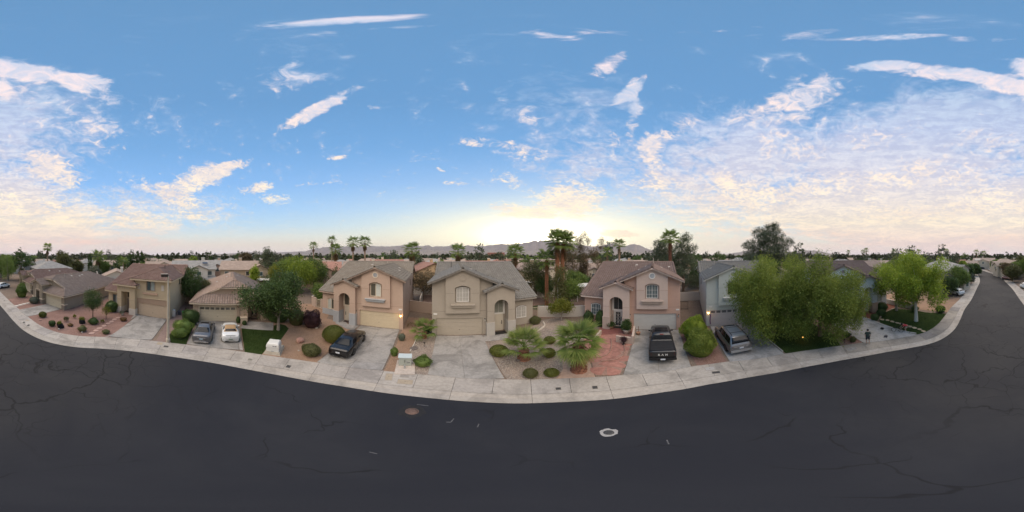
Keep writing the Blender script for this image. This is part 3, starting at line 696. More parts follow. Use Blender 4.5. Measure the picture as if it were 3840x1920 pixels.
    lay_caps(roof,(X(12.3),1.0,zm(1.0)+.15),(X(12.3),10.75,zm(10.75)+.15),cp_)
    lay_caps(roof,(X(-.36),6.8,zm(6.8)+.15),(X(-.36),10.75,zm(10.75)+.15),cp_)
    for s_ in (-1,1):
        xe=3.2+s_*3.56; lay_caps(roof,(X(xe),-.50,zgt(xe)+.0),(X(3.2),-.50,zgt(3.2)+.0),cp_)
        xe=7.24+s_*1.92; lay_caps(roof,(X(xe),-.64,ze(xe)+.12),(X(7.24),-.64,ze(7.24)+.12),cp_)
    # fascia boards
    for (xa,za,xb,zb,y) in ((3.2-3.6,zgt(-.4),3.2,zgt(3.2),-.60),(3.2,zgt(3.2),6.8,zgt(6.8),-.60),(7.24-1.96,zt(5.28),7.24,zt(7.24),-.74),(7.24,zt(7.24),9.2,zt(9.2),-.74)):
        MB().prism([(X(xa),y,za-.16),(X(xb),y,zb-.16),(X(xb),y,zb-.02),(X(xa),y,za-.02)],(0,.04,0)).build('fascia',roof,c['fascia'])
    MB().box(X(8.9),X(12.36),1.0,1.06,zm(1.05)-.08,zm(1.05)+.09).build('fascia',roof,c['fascia'])
    MB().prism([(X(-.38),-.6,zgt(-.36)-.14),(X(-.38),6.9,zgt(-.36)-.14),(X(-.38),6.9,zgt(-.36)),(X(-.38),-.6,zgt(-.36))],(X(.03),0,0)).build('fascia',roof,c['fascia'])
    for (x,y,h) in c.get('pipes',[]):
        z=max(zm(y)+.1,zgt(x) if 0<x<6.5 else 0); vent_pipe(roof,(X(x),y,z),h,mat=c.get('pipemat'))
    for (x,y) in c.get('vents',[]):
        zg_=zgt(x) if -.3<x<6.6 else 0; zz=zm(y)+.1
        if zg_>zz: roof_vent(roof,(X(x),y,zg_),(X(SL*(1 if x>3.2 else -1)),0,1))
        else: roof_vent(roof,(X(x),y,zz),(0,-SL,1))
    for (x,lit) in c.get('lamps',[]): wall_lamp(root,X(x),0,1.92,lit)
    if 'plate' in c: number_plate(root,X(c['plate']),0,2.66)
    return root
PEACH=stucco('stucco_peach',(.47,.352,.277)); PEACHJ=plain('joint_peach',(.30,.21,.165),.9); BLUEGREY=plain('paint_blue_grey',(.36,.375,.385),.8,.06,2)
GREIGE=stucco('stucco_greige',(.345,.305,.252)); GREIGEJ=plain('joint_greige',(.21,.19,.165),.9); GREIGEL=plain('paint_pale_greige',(.39,.37,.335),.85,.05,2)
ROSE=stucco('stucco_rose',(.47,.31,.245)); ROSEL=stucco('stucco_pale_rose',(.50,.40,.345)); ROSEJ=plain('joint_rose',(.33,.22,.18),.9); ROSEB=plain('paint_rose_base',(.40,.325,.275),.85,.06,2)
SAGE=stucco('stucco_pale_sage',(.50,.52,.475)); SAGEJ=plain('joint_sage',(.32,.33,.31),.9)
ICE=stucco('stucco_pale_blue',(.58,.605,.61)); ICEJ=plain('joint_ice',(.42,.45,.47),.9); CLAY=plain('paint_clay',(.48,.33,.24),.85,.06,2)
BUTTER=plain('door_butter',(.56,.475,.335),.55,.04,3); GARG=plain('door_greige',(.385,.34,.275),.55,.04,3); GARW=plain('door_white',(.52,.50,.46),.55,.04,3); IVORY=plain('door_ivory',(.53,.475,.385),.5,.04,3)
H4=house_a('stucco_house','peach two-storey stucco house with blue-grey porch piers behind the black sedan',(-11.50,14.55),30.12,-1,dict(body=PEACH,accent=PEACH,base=BLUEGREY,joint=PEACHJ,door=BUTTER,trim=PEACHJ,frame=CREAM,panes=(SCREEN,CURT),
  panes2=(SCREEN,CURT),shelf=BLUEGREY,vent=CREAM,louvre=plain('louvre_grey',(.30,.31,.33),.7),fdoor=IVORY,transom=SCREEN,roof=ROOFTAUPE,fascia=plain('fascia_peach',(.40,.30,.24),.8),plinth=True,
  pipes=[(3.9,8.6,.7)],vents=[(5.0,8.2),(1.6,7.2),(1.2,4.4),(6.9,9.4)],lamps=[(.25,True),(5.75,False)],plate=.3))
H5=house_a('stucco_house','greige two-storey stucco house with grey tile roof and empty driveway, middle of the row',(-8.06,15.08),20.58,1,dict(body=GREIGE,accent=GREIGE,base=GREIGEL,joint=GREIGEJ,door=GARG,trim=GREIGEJ,frame=WHITE,panes=(BLIND,BLIND),
  grid=2,grid2=2,slats=True,shelf=GREIGE,vent=GREIGE,louvre=GREIGE,fdoor=IVORY,transom=plain('transom_curtain',(.25,.255,.215),.3,.15,9,spec=.4),roof=ROOFGREY,fascia=plain('fascia_greige',(.27,.245,.215),.8),porch=GREIGE,
  pipes=[(1.9,8.1,1.0),(5.4,5.8,.3),(4.9,8.2,.25)],vents=[(4.6,5.6)],lamps=[(.2,False),(5.55,False)],plate=.35,pipemat=DARKMETAL))
H6=house_a('stucco_house','pink two-storey stucco house with plum tile roof behind the black pickup',(16.0,9.556),-50.05,-1,dict(body=ROSE,accent=ROSEL,base=ROSEB,joint=ROSEJ,door=GARW,trim=ROSEJ,frame=WHITE,panes=(BLUEGL,BLUEGL),
  grid=2,grid2=2,slats=True,shelf=ROSEB,vent=WHITE,louvre=plain('louvre_blue',(.34,.37,.40),.7),fdoor=GARW,security=True,transom=DARKGL,roof=ROOFPLUM,fascia=plain('fascia_rose',(.58,.48,.42),.8),porch=ROSEL,handle=-1,
  pipes=[(3.1,9.0,1.0),(6.1,9.2,.3)],vents=[(4.3,8.2),(1.9,7.0),(5.2,6.0),(.5,8.9),(6.0,9.6)],lamps=[(5.7,False),(.2,False)],plate=.3))
H7=house_a('stucco_house','pale sage two-storey house with lit garage lamps, half hidden by the willow-leaved tree',(18.25,7.24),-62.36,1,dict(body=SAGE,accent=SAGE,base=SAGE,joint=SAGEJ,door=plain('door_mauve',(.50,.45,.43),.6,.04,3),trim=WHITE,frame=WHITE,panes=(DARKGL,DARKGL),
  lites=7,shelf=WHITE,vent=WHITE,louvre=SAGEJ,fdoor=GARW,transom=DARKGL,roof=ROOFGREY,fascia=WHITE,pipes=[(2.3,8.9,.9),(1.2,7.6,.3)],vents=[(1.4,6.6)],lamps=[(.22,True),(5.55,True)],plate=.5,ntiles=220))
H8=house_a('stucco_house','pale blue-white two-storey house with open garage and flag behind the ash trees',(20.94,-6.93),-95.0,1,dict(body=ICE,accent=ICE,base=CLAY,joint=ICEJ,door=BLACK,trim=WHITE,frame=WHITE,panes=(SHEER,SHEER),  # black door paints the darkness inside the open garage
  shelf=WHITE,vent=ICE,louvre=plain('louvre_plum',(.30,.24,.24),.7),fdoor=GARW,transom=SCREEN,roof=ROOFPLUM,fascia=plain('fascia_plum',(.30,.22,.20),.8),porch=ICE,porchback=plain('porch_amber',(.62,.42,.26),.85),lamps=[],vents=[(4.6,8.0)],ntiles=150))
# ------------------------------------------------------------------ the single-storey model: hip roof with a small raised gable over the garage
def house_b(name,label,loc,ang,mir,c):
    root=empty(name,(loc[0],loc[1],0),R(ang)); tag(root,label,'house','single-storey stucco houses along the street')
    rM=Matrix.Translation((loc[0],loc[1],0))@Matrix.Rotation(R(ang),4,'Z'); X=lambda x:x*mir
    g0,g1=c['garage']; gx=c['gx']; ez=c.get('ez',2.72); S2=.46; W_=11.2; D_=c.get('depth',20); e0,e1,ey,eh=c['entry']
    body=c['body']
    zs=lambda x: ez+S2*min(x+.36,W_+.36-x)             # main side slopes
    zf=lambda y: ez+S2*(y+.45)
    b=MB()
    b.holes([(X(0),0,0),(X(g0),0,0),(X(g0),0,2.13),(X(g1),0,2.13),(X(g1),0,0),(X(gx),0,0),(X(gx),0,ez-.05),(X(0),0,ez-.05)],[],(0,.2,0))
    b.poly([(X(0),0,0),(X(0),D_,0),(X(0),D_,ez),(X(0),0,ez)]); b.poly([(X(W_),1.5,0),(X(W_),D_,0),(X(W_),D_,ez),(X(W_),1.5,ez)])
    b.poly([(X(0),D_,0),(X(W_),D_,0),(X(W_),D_,ez),(X(0),D_,ez)]); b.poly([(X(gx),1.5,0),(X(W_),1.5,0),(X(W_),1.5,ez),(X(gx),1.5,ez)]); b.poly([(X(gx),0,0),(X(gx),1.5,0),(X(gx),1.5,ez),(X(gx),0,ez)])
    zd=zf(1.4); xl=1.48; xt=-.36+(4.62-ez)/S2
    b.poly([(X(xl),1.4,zd-.1),(X(gx+.6),1.4,zd-.1),(X(gx+.6),1.4,4.62),(X(xt),1.4,4.62)])
    wl=b.build('wall',root,body)
    garage(root,X(g0),X(g1),2.13,.12,c['door'],c.get('lites',0))
    t=.14
    if c.get('gtrim'):
        b=MB(); b.box(X(g0-t),X(g0),-.03,.02,0,2.13+t); b.box(X(g1),X(g1+t),-.03,.02,0,2.13+t); b.box(X(g0),X(g1),-.03,.02,2.131,2.13+t); b.build('door_trim',root,c['trim'])
    for (q0,q1,y0,y1,h) in c['piers']:
        b=MB(); b.box(X(q0),X(q1),y0,y1,0,h); p=b.build('pier_base',root,c['base']); MB().box(X(q0)-mir*.04,X(q1)+mir*.04,y0-.04,y1+.04,h,h+.13).build('pier_cap',p,c['trim'])
    # entry
    b=MB(); xm=(e0+e1)/2; hw=(e1-e0)/2; zr=eh+.42*hw; w0,w1,wh,wr=c['opening']
    b.holes([(X(e0),ey,0),(X(w0),ey,0)]+arch(X(w0),X(w1),0,wh,wr,ey)[2:][::-1]+[(X(w1),ey,0),(X(e1),ey,0),(X(e1),ey,eh),(X(xm),ey,zr),(X(e0),ey,eh)],[],(0,1.5-ey+.3,0)); en=b.build('porch',root,c.get('ebody',body))
    MB().poly([(X(e0+.1),1.35,0),(X(e1-.1),1.35,0),(X(e1-.1),1.35,eh),(X(e0+.1),1.35,eh)]).build('porch_back',en,body)
    b=MB(); dm=(w0+w1)/2+c.get('doff',0); b.box(X(dm-.48),X(dm+.48),1.25,1.34,0,2.1); dr=b.build('front_door',en,c['fdoor'])
    if c.get('security'):
        b=MB()
        for s1 in range(-3,4): b.tube([(X(dm+s1*.11),1.235,.3),(X(dm-s1*.09),1.235,1.1),(X(dm+s1*.1),1.235,1.9)],.02,4)
        b.build('door_scrollwork',dr,CREAM); MB().box(X(dm-.36),X(dm+.36),1.242,1.25,.25,1.95).build('door_screen',dr,BLACK)
    else:
        for (z0,z1) in ((.15,.9),(1.05,1.95)): MB().box(X(dm-.36),X(dm+.36),1.225,1.25,z0,z1).build('door_panel',dr,c['fdoor'])
    if c.get('ewin'):
        z0,z1=c['ewin']; b=MB(); b.box(X(w0-.12),X(w1+.12),ey-.03,ey+.02,z0-.14,z0-.02); b.build('lintel',en,c['trim']); window(en,X(xm-.32),X(xm+.32),z0,z1,ey-.03,0,c['trim'],(SHEER,SHEER),2)
        b=MB(); b.box(X(w0-.14),X(w0),ey-.03,ey+.02,.9,z0-.14); b.box(X(w1),X(w1+.14),ey-.03,ey+.02,.9,z0-.14); b.build('door_trim',en,c['trim'])
    # roof
    b=MB(); xr=W_/2; zr_=zs(xr); yb0,yb1=3.0,D_+.45-xr-.36
    A=lambda *q:[(X(x),y,z) for x,y,z in q]
    PL=A((-.36,-.45,ez),(xl,1.4,zd),(xl,1.4,zd),(xt,1.0,4.62),(xr,yb0,zr_),(xr,yb1,zr_),(-.36,D_+.45,ez)); PL=[PL[0],PL[2],PL[3],PL[4],PL[5],PL[6]]
    PR=A((W_+.36,D_+.45,ez),(xr,yb1,zr_),(xr,yb0,zr_),(W_-xt,1.0,4.62),(W_+.36,1.0,ez))
    PB=A((-.36,D_+.45,ez),(xr,yb1,zr_),(W_+.36,D_+.45,ez)); PT=A((xt,1.0,4.62),(W_-xt,1.0,4.62),(xr,yb0,zr_)); PF=A((-.36,-.45,ez),(gx+.1,-.45,ez),(gx+.1,1.42,zf(1.42)),(xl+.02,1.42,zf(1.42)))
    for P in (PL,PR,PB,PT,PF): deck(b,P,.09)
    ex=.4; EL_=A((e0-ex,ey-.35,eh-.42*ex+.1),(e0-ex,7,eh-.42*ex+.1),(xm,7,zr+.1),(xm,ey-.35,zr+.1)); ER=A((e1+ex,ey-.35,eh-.42*ex+.1),(e1+ex,7,eh-.42*ex+.1),(xm,7,zr+.1),(xm,ey-.35,zr+.1))
    deck(b,EL_,.09); deck(b,ER,.09)
    roof=b.build('roof',root,c['trim']); tp,cp_=protos(c['roof']); M=[]
    up=lambda P:[(x,y,z+.01) for x,y,z in P]
    ent=lambda p: (e0-ex<mir*p.x<e1+ex) and eh+.42*(hw-abs(mir*p.x-xm))+.1>p.z+.05
    M+=tile_fill(up([PL[0],PL[5],PL[4],PL[3],PL[2],PL[1]]),lambda p:not ent(p)); M+=tile_fill(up(PR[::-1]),lambda p:not ent(p)); M+=tile_fill(up([PT[0],PT[1],PT[2]])); M+=tile_fill(up(PF))
    inside=lambda p: zs(mir*p.x)<p.z+.06 or p.y<1.0
    M+=tile_fill(EL_,inside); M+=tile_fill(ER,inside)
    lay_tiles(roof,rM,M,tp,c['roof'],c.get('ntiles',0))
    for p0,p1 in ((PL[0],PL[1]),(PL[2],PL[3]),(PL[3],PL[4]),(PR[0],PR[1]),(PB[0],PB[1]),(PT[1],PT[2]),(EL_[3],(X(xm),5,zr+.1)),(EL_[0],EL_[3]),(ER[0],ER[3])):
        lay_caps(roof,Vector(p0)+Vector((0,0,.04)),Vector(p1)+Vector((0,0,.04)),cp_)
    for P in (((-.4,-.47),(gx+.1,-.47)),):
        MB().box(X(P[0][0]),X(P[1][0]),-.50,-.46,ez-.17,ez+.01).build('fascia',roof,c['trim'])
    MB().box(X(-.40),X(-.37),-.5,D_+.45,ez-.17,ez+.01).build('fascia',roof,c['trim'])
    b=MB(); b.prism(A((xl-.1,1.36,zd-.05),(xt-.1,1.36,4.56),(xt-.1,1.36,4.72),(xl-.1,1.36,zd+.12)),(0,.03,0)); b.box(X(xt-.1),X(W_-xt),.96,1.0,4.46,4.62); b.build('fascia',roof,c['trim'])
    for s_ in (-1,1):
        b=MB(); q=A((xm+s_*(hw+ex),ey-.36,eh-.42*ex-.09),(xm,ey-.36,zr-.09),(xm,ey-.36,zr+.08),(xm+s_*(hw+ex),ey-.36,eh-.42*ex+.08)); b.prism(q,(0,.04,0)); b.build('fascia',roof,c['trim'])
    for (x,y,h) in c.get('pipes',[]): vent_pipe(roof,(X(x),y,zs(x)),h)
    for (x,y) in c.get('vents',[]): roof_vent(roof,(X(x),y,zs(x)+.02),(X(S2*(1 if x>xr else -1)),0,1))
    return root
SAND=stucco('stucco_sand',(.44,.34,.26)); TAUPE=stucco('stucco_taupe',(.285,.24,.185)); TAUPEB=plain('paint_taupe_base',(.24,.20,.16),.9,.1,3); MOSSY=stucco('stucco_moss',(.34,.285,.20))
DCREAM=plain('door_cream',(.58,.51,.38),.55,.04,3); ALMOND=plain('trim_almond',(.60,.50,.38),.6,.05,2)
a3=R(100); H3=house_b('stucco_house','single-storey sand stucco house with seven-light garage door behind two parked cars',(-21.01-5.6*math.cos(a3),-2.65-5.6*math.sin(a3)),100,1,dict(body=SAND,base=ALMOND,trim=ALMOND,door=DCREAM,lites=7,gtrim=True,garage=(.9,5.6),gx=6.15,depth=20,
  entry=(6.2,10.6,-.1,2.95),opening=(7.2,9.0,2.35,0),doff=.15,security=True,fdoor=plain('door_brown',(.20,.14,.10),.6,.1,4),roof=ROOFTAN,piers=[(0,.55,-.08,.3,.62),(6.2,7.05,-.65,.2,.68)],pipes=[(5.2,6.5,1.0)],vents=[(4.4,10),(4.9,13),(2.6,9),(6.5,11)],ntiles=240))
a1=R(111); H1=house_b('stucco_house','single-storey taupe stucco house with plain cream garage and tall gabled entry, far left corner',(-9.78+.75*math.cos(a1),-24.73+.75*math.sin(a1)),111,-1,dict(body=TAUPE,base=TAUPEB,trim=ALMOND,door=DCREAM,garage=(.75,5.0),gx=5.35,ez=2.42,depth=19,
  entry=(5.3,8.4,-.55,3.75),opening=(6.1,7.4,2.35,0),ewin=(2.75,3.55),fdoor=TAUPE,roof=ROOFTAN,piers=[(-.1,.6,-.15,.5,.85),(5.2,6.0,-.7,.4,.85),(7.6,8.5,-.7,.4,.85)],pipes=[(4.6,4.4,.9)],vents=[(4.7,6.5),(4.3,8.6),(4.6,9.8),(4.4,15.5),(4.9,16)],ntiles=0))
H0=house_b('stucco_house','single-storey house with maroon tile roof behind the taupe corner house',(-7.4,-37.6),99,-1,dict(body=MOSSY,base=TAUPEB,trim=ALMOND,door=DCREAM,garage=(1.0,5.2),gx=5.6,ez=2.5,depth=19,entry=(5.5,9.2,-.4,3.9),opening=(6.6,8.2,2.4,.3),fdoor=TAUPE,roof=ROOFMAROON,piers=[(-.1,.6,-.15,.5,.85)],vents=[(4.7,7),(4.2,10)],ntiles=0))
H00=house_b('stucco_house','single-storey house with pale grey tile roof beyond the maroon-roofed one',(-7.5,-55.0),85,-1,dict(body=MOSSY,base=TAUPEB,trim=ALMOND,door=DCREAM,garage=(1.0,5.2),gx=5.6,ez=2.5,depth=18,entry=(5.5,9.2,-.4,3.2),opening=(6.6,8.2,2.2,.3),fdoor=TAUPE,roof=ROOFGREY,piers=[],vents=[(4.7,5),(4.2,8),(4.6,9),(4.3,12)],ntiles=0))

# ------------------------------------------------------------------ two-storey house with hipped front and square entry tower
def house_c():
    loc=(-18.96,-11.10); ang=102; root=empty('stucco_house',(loc[0],loc[1],0),R(ang)); tag(root,'buff two-storey house with maroon hip roof and square entry tower beside the street lamp','house','two-storey stucco houses round the bulb of the street')
    rM=Matrix.Translation((loc[0],loc[1],0))@Matrix.Rotation(R(ang),4,'Z')
    body=stucco('stucco_buff',(.50,.405,.275)); clay=stucco('stucco_clay',(.38,.275,.20)); trim=plain('trim_buff',(.52,.42,.295),.7,.05,2); pale=plain('paint_pale_base',(.55,.50,.44),.85,.05,2)
    zm=lambda y: 3.15+.44*(y-.4)
    b=MB(); b.holes([(-5.4,0,2.8),(0,0,2.8),(0,0,5.62),(-5.4,0,5.62)],[[(-3.52,0,3.95),(-2.12,0,3.95),(-2.12,0,5.48),(-3.52,0,5.48)]],(0,.16,0))
    b.poly([(0,0,0),(0,15,0),(0,15,5.3),(0,9.6,7.15),(0,6.2,5.65),(0,0,5.65)]); b.poly([(-5.4,0,0),(-5.4,9,0),(-5.4,9,5.6),(-5.4,0,5.6)]); b.poly([(0,15,0),(-11.9,15,0),(-11.9,15,5.2),(0,15,5.2)])
    b.poly([(-11.2,.9,0),(-11.2,15,0),(-11.2,15,5.2),(-11.2,9.6,7.15),(-11.2,.9,3.2)]); wl=b.build('wall',root,body)
    b=MB(); b.holes([(-5.4,.0,0),(-4.85,.0,0),(-4.85,.0,1.97),(-.22,.0,1.97),(-.22,.0,0),(0,.0,0),(0,.0,2.8),(-5.4,.0,2.8)],[],(0,.15,0)); b.build('garage_surround',root,clay)
    b=MB(); b.box(-5.4,.02,-.07,-.002,2.76,2.86); b.build('belt_moulding',root,trim)
    b=MB(); b.box(-.22,.02,-.05,-.002,0,2.76); b.build('corner_trim',root,body)
    garage(root,-4.85,-.22,1.97,.10,plain('door_apricot',(.55,.43,.31),.55,.04,3))
    window(wl,-3.46,-2.18,4.0,5.44,.03,0,plain('frame_tan',(.36,.27,.21),.6,.05,3),(BLUEGL,SHEER),0,.06)
    b=MB(); b.box(-4.05,-1.75,-.17,-.002,3.45,3.70); b.build('window_shelf',wl,plain('shelf_salmon',(.50,.345,.25),.8,.05,3))
    for x in (-4.92,-1.19): MB().box(x,x+.36,-.05,-.002,4.13,4.93).build('wall_panel',wl,pale)
    # entry tower
    b=MB(); yo=-.55; b.holes([(-8.3,yo,0),(-7.5,yo,0),(-7.5,yo,3.55),(-6.05,yo,3.55),(-6.05,yo,0),(-5.1,yo,0),(-5.1,yo,4.62),(-8.3,yo,4.62)],[],(0,1.5,0)); en=b.build('porch',root,body)
    MB().poly([(-8.2,.85,0),(-5.2,.85,0),(-5.2,.85,4.4),(-8.2,.85,4.4)]).build('porch_back',en,body)
    MB().box(-7.28,-6.34,.76,.84,0,2.15).build('front_door',en,plain('door_mesh',(.24,.185,.145),.7,.1,6))
    w=MB().box(-7.28,-6.34,.78,.84,2.3,3.5).build('transom_frame',en,trim); MB().box(-7.2,-6.42,.765,.779,2.38,3.42).build('pane',w,SCREEN)
    for q0,q1,y1 in ((-8.36,-7.45,.9),(-6.1,-4.98,.0)):
        p=MB().box(q0,q1,yo-.07,y1,0,1.0).build('pier_base',en,pale)
    for q0,q1 in ((-8.34,-7.46),(-6.09,-5.06)): MB().box(q0,q1,yo-.05,yo+.9,2.42,2.52).build('belt_moulding',en,trim)
    for i in range(4): MB().box(-7.6+i*.42,-7.42+i*.42,yo-.03,yo-.002,4.03,4.19).build('house_number',en,pale)
    # wing
    b=MB(); b.holes([(-11.2,.9,0),(-8.3,.9,0),(-8.3,.9,3.2),(-11.2,.9,3.2)],[[(-10.35,.9,.85),(-9.0,.9,.85),(-9.0,.9,2.45),(-10.35,.9,2.45)]],(0,.15,0)); wg=b.build('wing_wall',root,body)
    window(wg,-10.3,-9.05,.9,2.4,.94,0,MATS['frame_tan'],(BLUEGL,SHEER),0)
    for y,z0,z1,wd in ((4.8,4.3,5.45,.55),(7.2,2.5,3.4,.3)): 
        f=MB().box(-.01,.035,y,y+wd,z0,z1).build('side_window',wl,DARKMETAL); MB().box(.036,.045,y+.05,y+wd-.05,z0+.05,z1-.05).build('pane',f,SCREEN)
    # roof
    b=MB(); ze=5.66; P1=[(-5.9,-.5,ze),(.45,-.5,ze),(-2.725,2.675,ze+.45*3.175)]
    zr=P1[2][2]; yb=.4+(zr-3.15)/.44; PLt=[(-5.9,-.5,ze),P1[2],(-2.725,yb,zr),(-5.9,6.05,ze)]; PRt=[(.45,-.5,ze),P1[2],(-2.725,yb,zr),(.45,6.05,ze)]
    Q=[(-8.75,-.95,4.66),(-4.65,-.95,4.66),(-6.7,1.1,4.66+.45*2.05)]; zq=Q[2][2]; QL=[Q[0],Q[2],(-6.7,.4+(zq-3.15)/.44,zq),(-8.75,.4+(4.66-3.15)/.44,4.66)]; QR=[Q[1],Q[2],(-6.7,.4+(zq-3.15)/.44,zq),(-4.65,3.8,4.66)]
    mA=[(-11.6,.35,zm(.35)),(-8.3,.35,zm(.35)),(-8.3,9.6,zm(9.6)),(-11.6,9.6,zm(9.6))]; mB=[(-8.3,3.6,zm(3.6)),(.45,3.6,zm(3.6)),(.45,9.6,zm(9.6)),(-8.3,9.6,zm(9.6))]; mB[0]=(-8.3,3.6,zm(3.6))
    mC=[(-11.6,9.6,zm(9.6)),(.45,9.6,zm(9.6)),(.45,15.5,4.65),(-11.6,15.5,4.65)]
    for P in (P1,PLt,PRt,Q,QL,QR,mA,mC): deck(b,P,.09)
    deck(b,[(-8.3,3.8,zm(3.8)),(-5.4,3.8,zm(3.8)),(-5.4,9.6,zm(9.6)),(-8.3,9.6,zm(9.6))],.09); deck(b,[(-5.4,6.05,zm(6.05)),(.45,6.05,zm(6.05)),(.45,9.6,zm(9.6)),(-5.4,9.6,zm(9.6))],.09)
    roof=b.build('roof',root,trim); tp,cp_=protos(ROOFMAROON); up=lambda P:[(x,y,z+.01) for x,y,z in P]; M=[]
    zh=lambda x: ze+.45*min(x+5.9,.45-x); zt=lambda x: 4.66+.45*min(x+8.75,-4.65-x)
    km=lambda p: not(-5.9<p.x<.45 and zh(p.x)>p.z+.03) and not(-8.75<p.x<-4.65 and zt(p.x)>p.z+.03) and (p.x<-8.2 or p.y>3.7) and (p.x<-5.5 or p.y>6)
    M+=tile_fill(up(P1)); M+=tile_fill(up([PLt[0],PLt[3],PLt[2],PLt[1]]),lambda p:zm(p.y)<p.z+.06); M+=tile_fill(up([PRt[3],PRt[0],PRt[1],PRt[2]])[0:4],lambda p:zm(p.y)<p.z+.06)
    M+=tile_fill(up(Q)); M+=tile_fill(up([QL[0],QL[3],QL[2],QL[1]]),lambda p:zm(p.y)<p.z+.06); M+=tile_fill(up([QR[3],QR[0],QR[1],QR[2]]),lambda p:zm(p.y)<p.z+.06 and not(p.x>-5.4 and p.y>0))
    M+=tile_fill(up([(-11.6,.35,zm(.35)),(.45,.35,zm(.35)),(.45,9.6,zm(9.6)),(-11.6,9.6,zm(9.6))]),km)
    lay_tiles(roof,rM,M,tp,ROOFMAROON,260)
    l=Vector((0,0,.05))
    for p0,p1 in ((P1[0],P1[2]),(P1[1],P1[2]),(P1[2],(-2.725,yb,zr)),(Q[0],Q[2]),(Q[1],Q[2]),(Q[2],QL[2]),(mA[3],(.45,9.6,zm(9.6))),(mA[0],mA[3]),((.42,6.1,zm(6.1)),(.42,9.6,zm(9.6)))): lay_caps(roof,Vector(p0)+l,Vector(p1)+l,cp_)
    for (x0,x1,y,z) in ((-5.95,.5,-.53,ze),(-8.8,-4.6,-.98,4.66),(-11.6,-8.3,.32,zm(.35))): MB().box(x0,x1,y-.03,y,z-.2,z+.01).build('fascia',roof,trim)
    MB().box(.46,.49,-.53,6.1,ze-.2,ze+.01).build('fascia',roof,trim); MB().prism([(.46,6.1,5.5),(.46,9.6,zm(9.6)-.15),(.46,9.6,zm(9.6)+.02),(.46,6.1,5.67)],(.03,0,0)).build('fascia',roof,trim)
    MB().prism([(.46,9.6,zm(9.6)-.15),(.46,15.5,4.5),(.46,15.5,4.67),(.46,9.6,zm(9.6)+.02)],(.03,0,0)).build('fascia',roof,trim)
    vent_pipe(roof,(-2.2,4.2,zr-.2),.75,.06,DARKMETAL); roof_vent(roof,(-1.3,3.6,zh(-1.3)),(.45,0,1),DARKMETAL)
    b=MB(); b.box(.002,.35,1.2,1.7,0,1.0); b.build('meter_cabinet',root,WHITE)
    return root
H2=house_c()

# ------------------------------------------------------------------ block walls, gates
BLOCK=plain('block_wall',(.40,.31,.25),.9,.1,1.2,bst=.4,bsc=20); BLOCKW=plain('block_wall_pale',(.50,.46,.41),.9,.07,1.0,bst=.3,bsc=20)
def block_wall(p0,p1,h,label,mat=BLOCK,t=.16,cap=True):
    a=Vector(p0);b_=Vector(p1); L_=(b_-a).length; ang=math.atan2(b_.y-a.y,b_.x-a.x); r=empty('block_wall',(a.x,a.y,0),ang); tag(r,label,'wall')
    nr=max(1,int(round(h/.2))); hh=h/nr
    big=math.hypot((a.x+b_.x)/2,(a.y+b_.y)/2)<30
    if big:
        me={}
        cnt=0
        for k_ in range(nr):
            x=-(.2 if k_%2 else 0)
            while x<L_-.02:
                x0,x1=max(0,x),min(L_,x+.4)
                if x1-x0>.03 and cnt<290:
                    key=round(x1-x0,3)
                    if key not in me:
                        q=MB(); q.box(.004,key-.004,-t/2,t/2,.004,hh-.004); ob=q.build('block',r,mat); me[key]=ob.data; ob.location=(x0,0,k_*hh)
                    else: link('block',me[key],r,(x0,0,k_*hh))
                    cnt+=1
                x+=.4
        MB().box(0,L_,-t/2+.008,t/2-.008,0,h-.004).build('mortar',r,plain('mortar',(.30,.24,.2),.95,.1,3))
    else: MB().box(0,L_,-t/2,t/2,0,h).build('wall_face',r,mat)
    if cap: MB().box(-.02,L_+.02,-t/2-.02,t/2+.02,h,h+.05).build('wall_cap',r,mat)
    return r
def loc2w(root,x,y): 
    a=root.rotation_euler.z; return (root.location.x+x*math.cos(a)-y*math.sin(a), root.location.y+x*math.sin(a)+y*math.cos(a))
block_wall(loc2w(H4,.05,7.4),loc2w(H5,-.05,7.0),1.75,'tan block wall closing the gap between the peach and greige houses')
block_wall(loc2w(H4,1.6,9.0),loc2w(H4,2.4,26),1.7,'pale garden wall running back between the peach and greige houses',BLOCKW)
block_wall(loc2w(H4,-1,19.5),loc2w(H5,1,19.5),1.7,'rear block wall seen through the gap beside the greige house',BLOCKW)
block_wall(loc2w(H4,-12.05,3.0),loc2w(H4,-13.6,3.2),1.7,'short tan block wall left of the peach house',BLOCK)
block_wall(loc2w(H4,-14.7,3.3),loc2w(H4,-15.9,3.6),1.7,'tan block wall stub left of the peach house gate',BLOCK)
block_wall(loc2w(H4,-15.9,3.6),loc2w(H4,-15.0,24),1.75,'long tan garden wall running back left of the peach house',BLOCKW)
block_wall(loc2w(H2,.1,9.2),loc2w(H3,-.05,9.5),1.75,'tan block wall between the buff house and the sand house')
block_wall(loc2w(H5,12.05,3.3),loc2w(H5,12.6,3.25),1.75,'narrow pale wall pier right of the greige house',BLOCKW)
block_wall(loc2w(H5,13.7,3.1),loc2w(H6,-12.05,3.2),1.65,'pale block wall between the greige and pink houses behind the yellow shrub',BLOCKW)
block_wall((-2,34.5),(22,33.5),1.75,'pale rear garden wall behind the tall palms',BLOCKW)
block_wall(loc2w(H6,.1,7.6),loc2w(H6,1.2,7.6),1.7,'short pink wall stub between the pink and sage houses',BLOCK)
block_wall((22.5,22.5),(33,9),1.75,'pale rear wall behind the gap of the pink and sage houses',BLOCKW)
block_wall((24.4,-19.8),(16.5,-20.75),.85,'low pale boundary wall behind the ash tree lawn',BLOCKW)
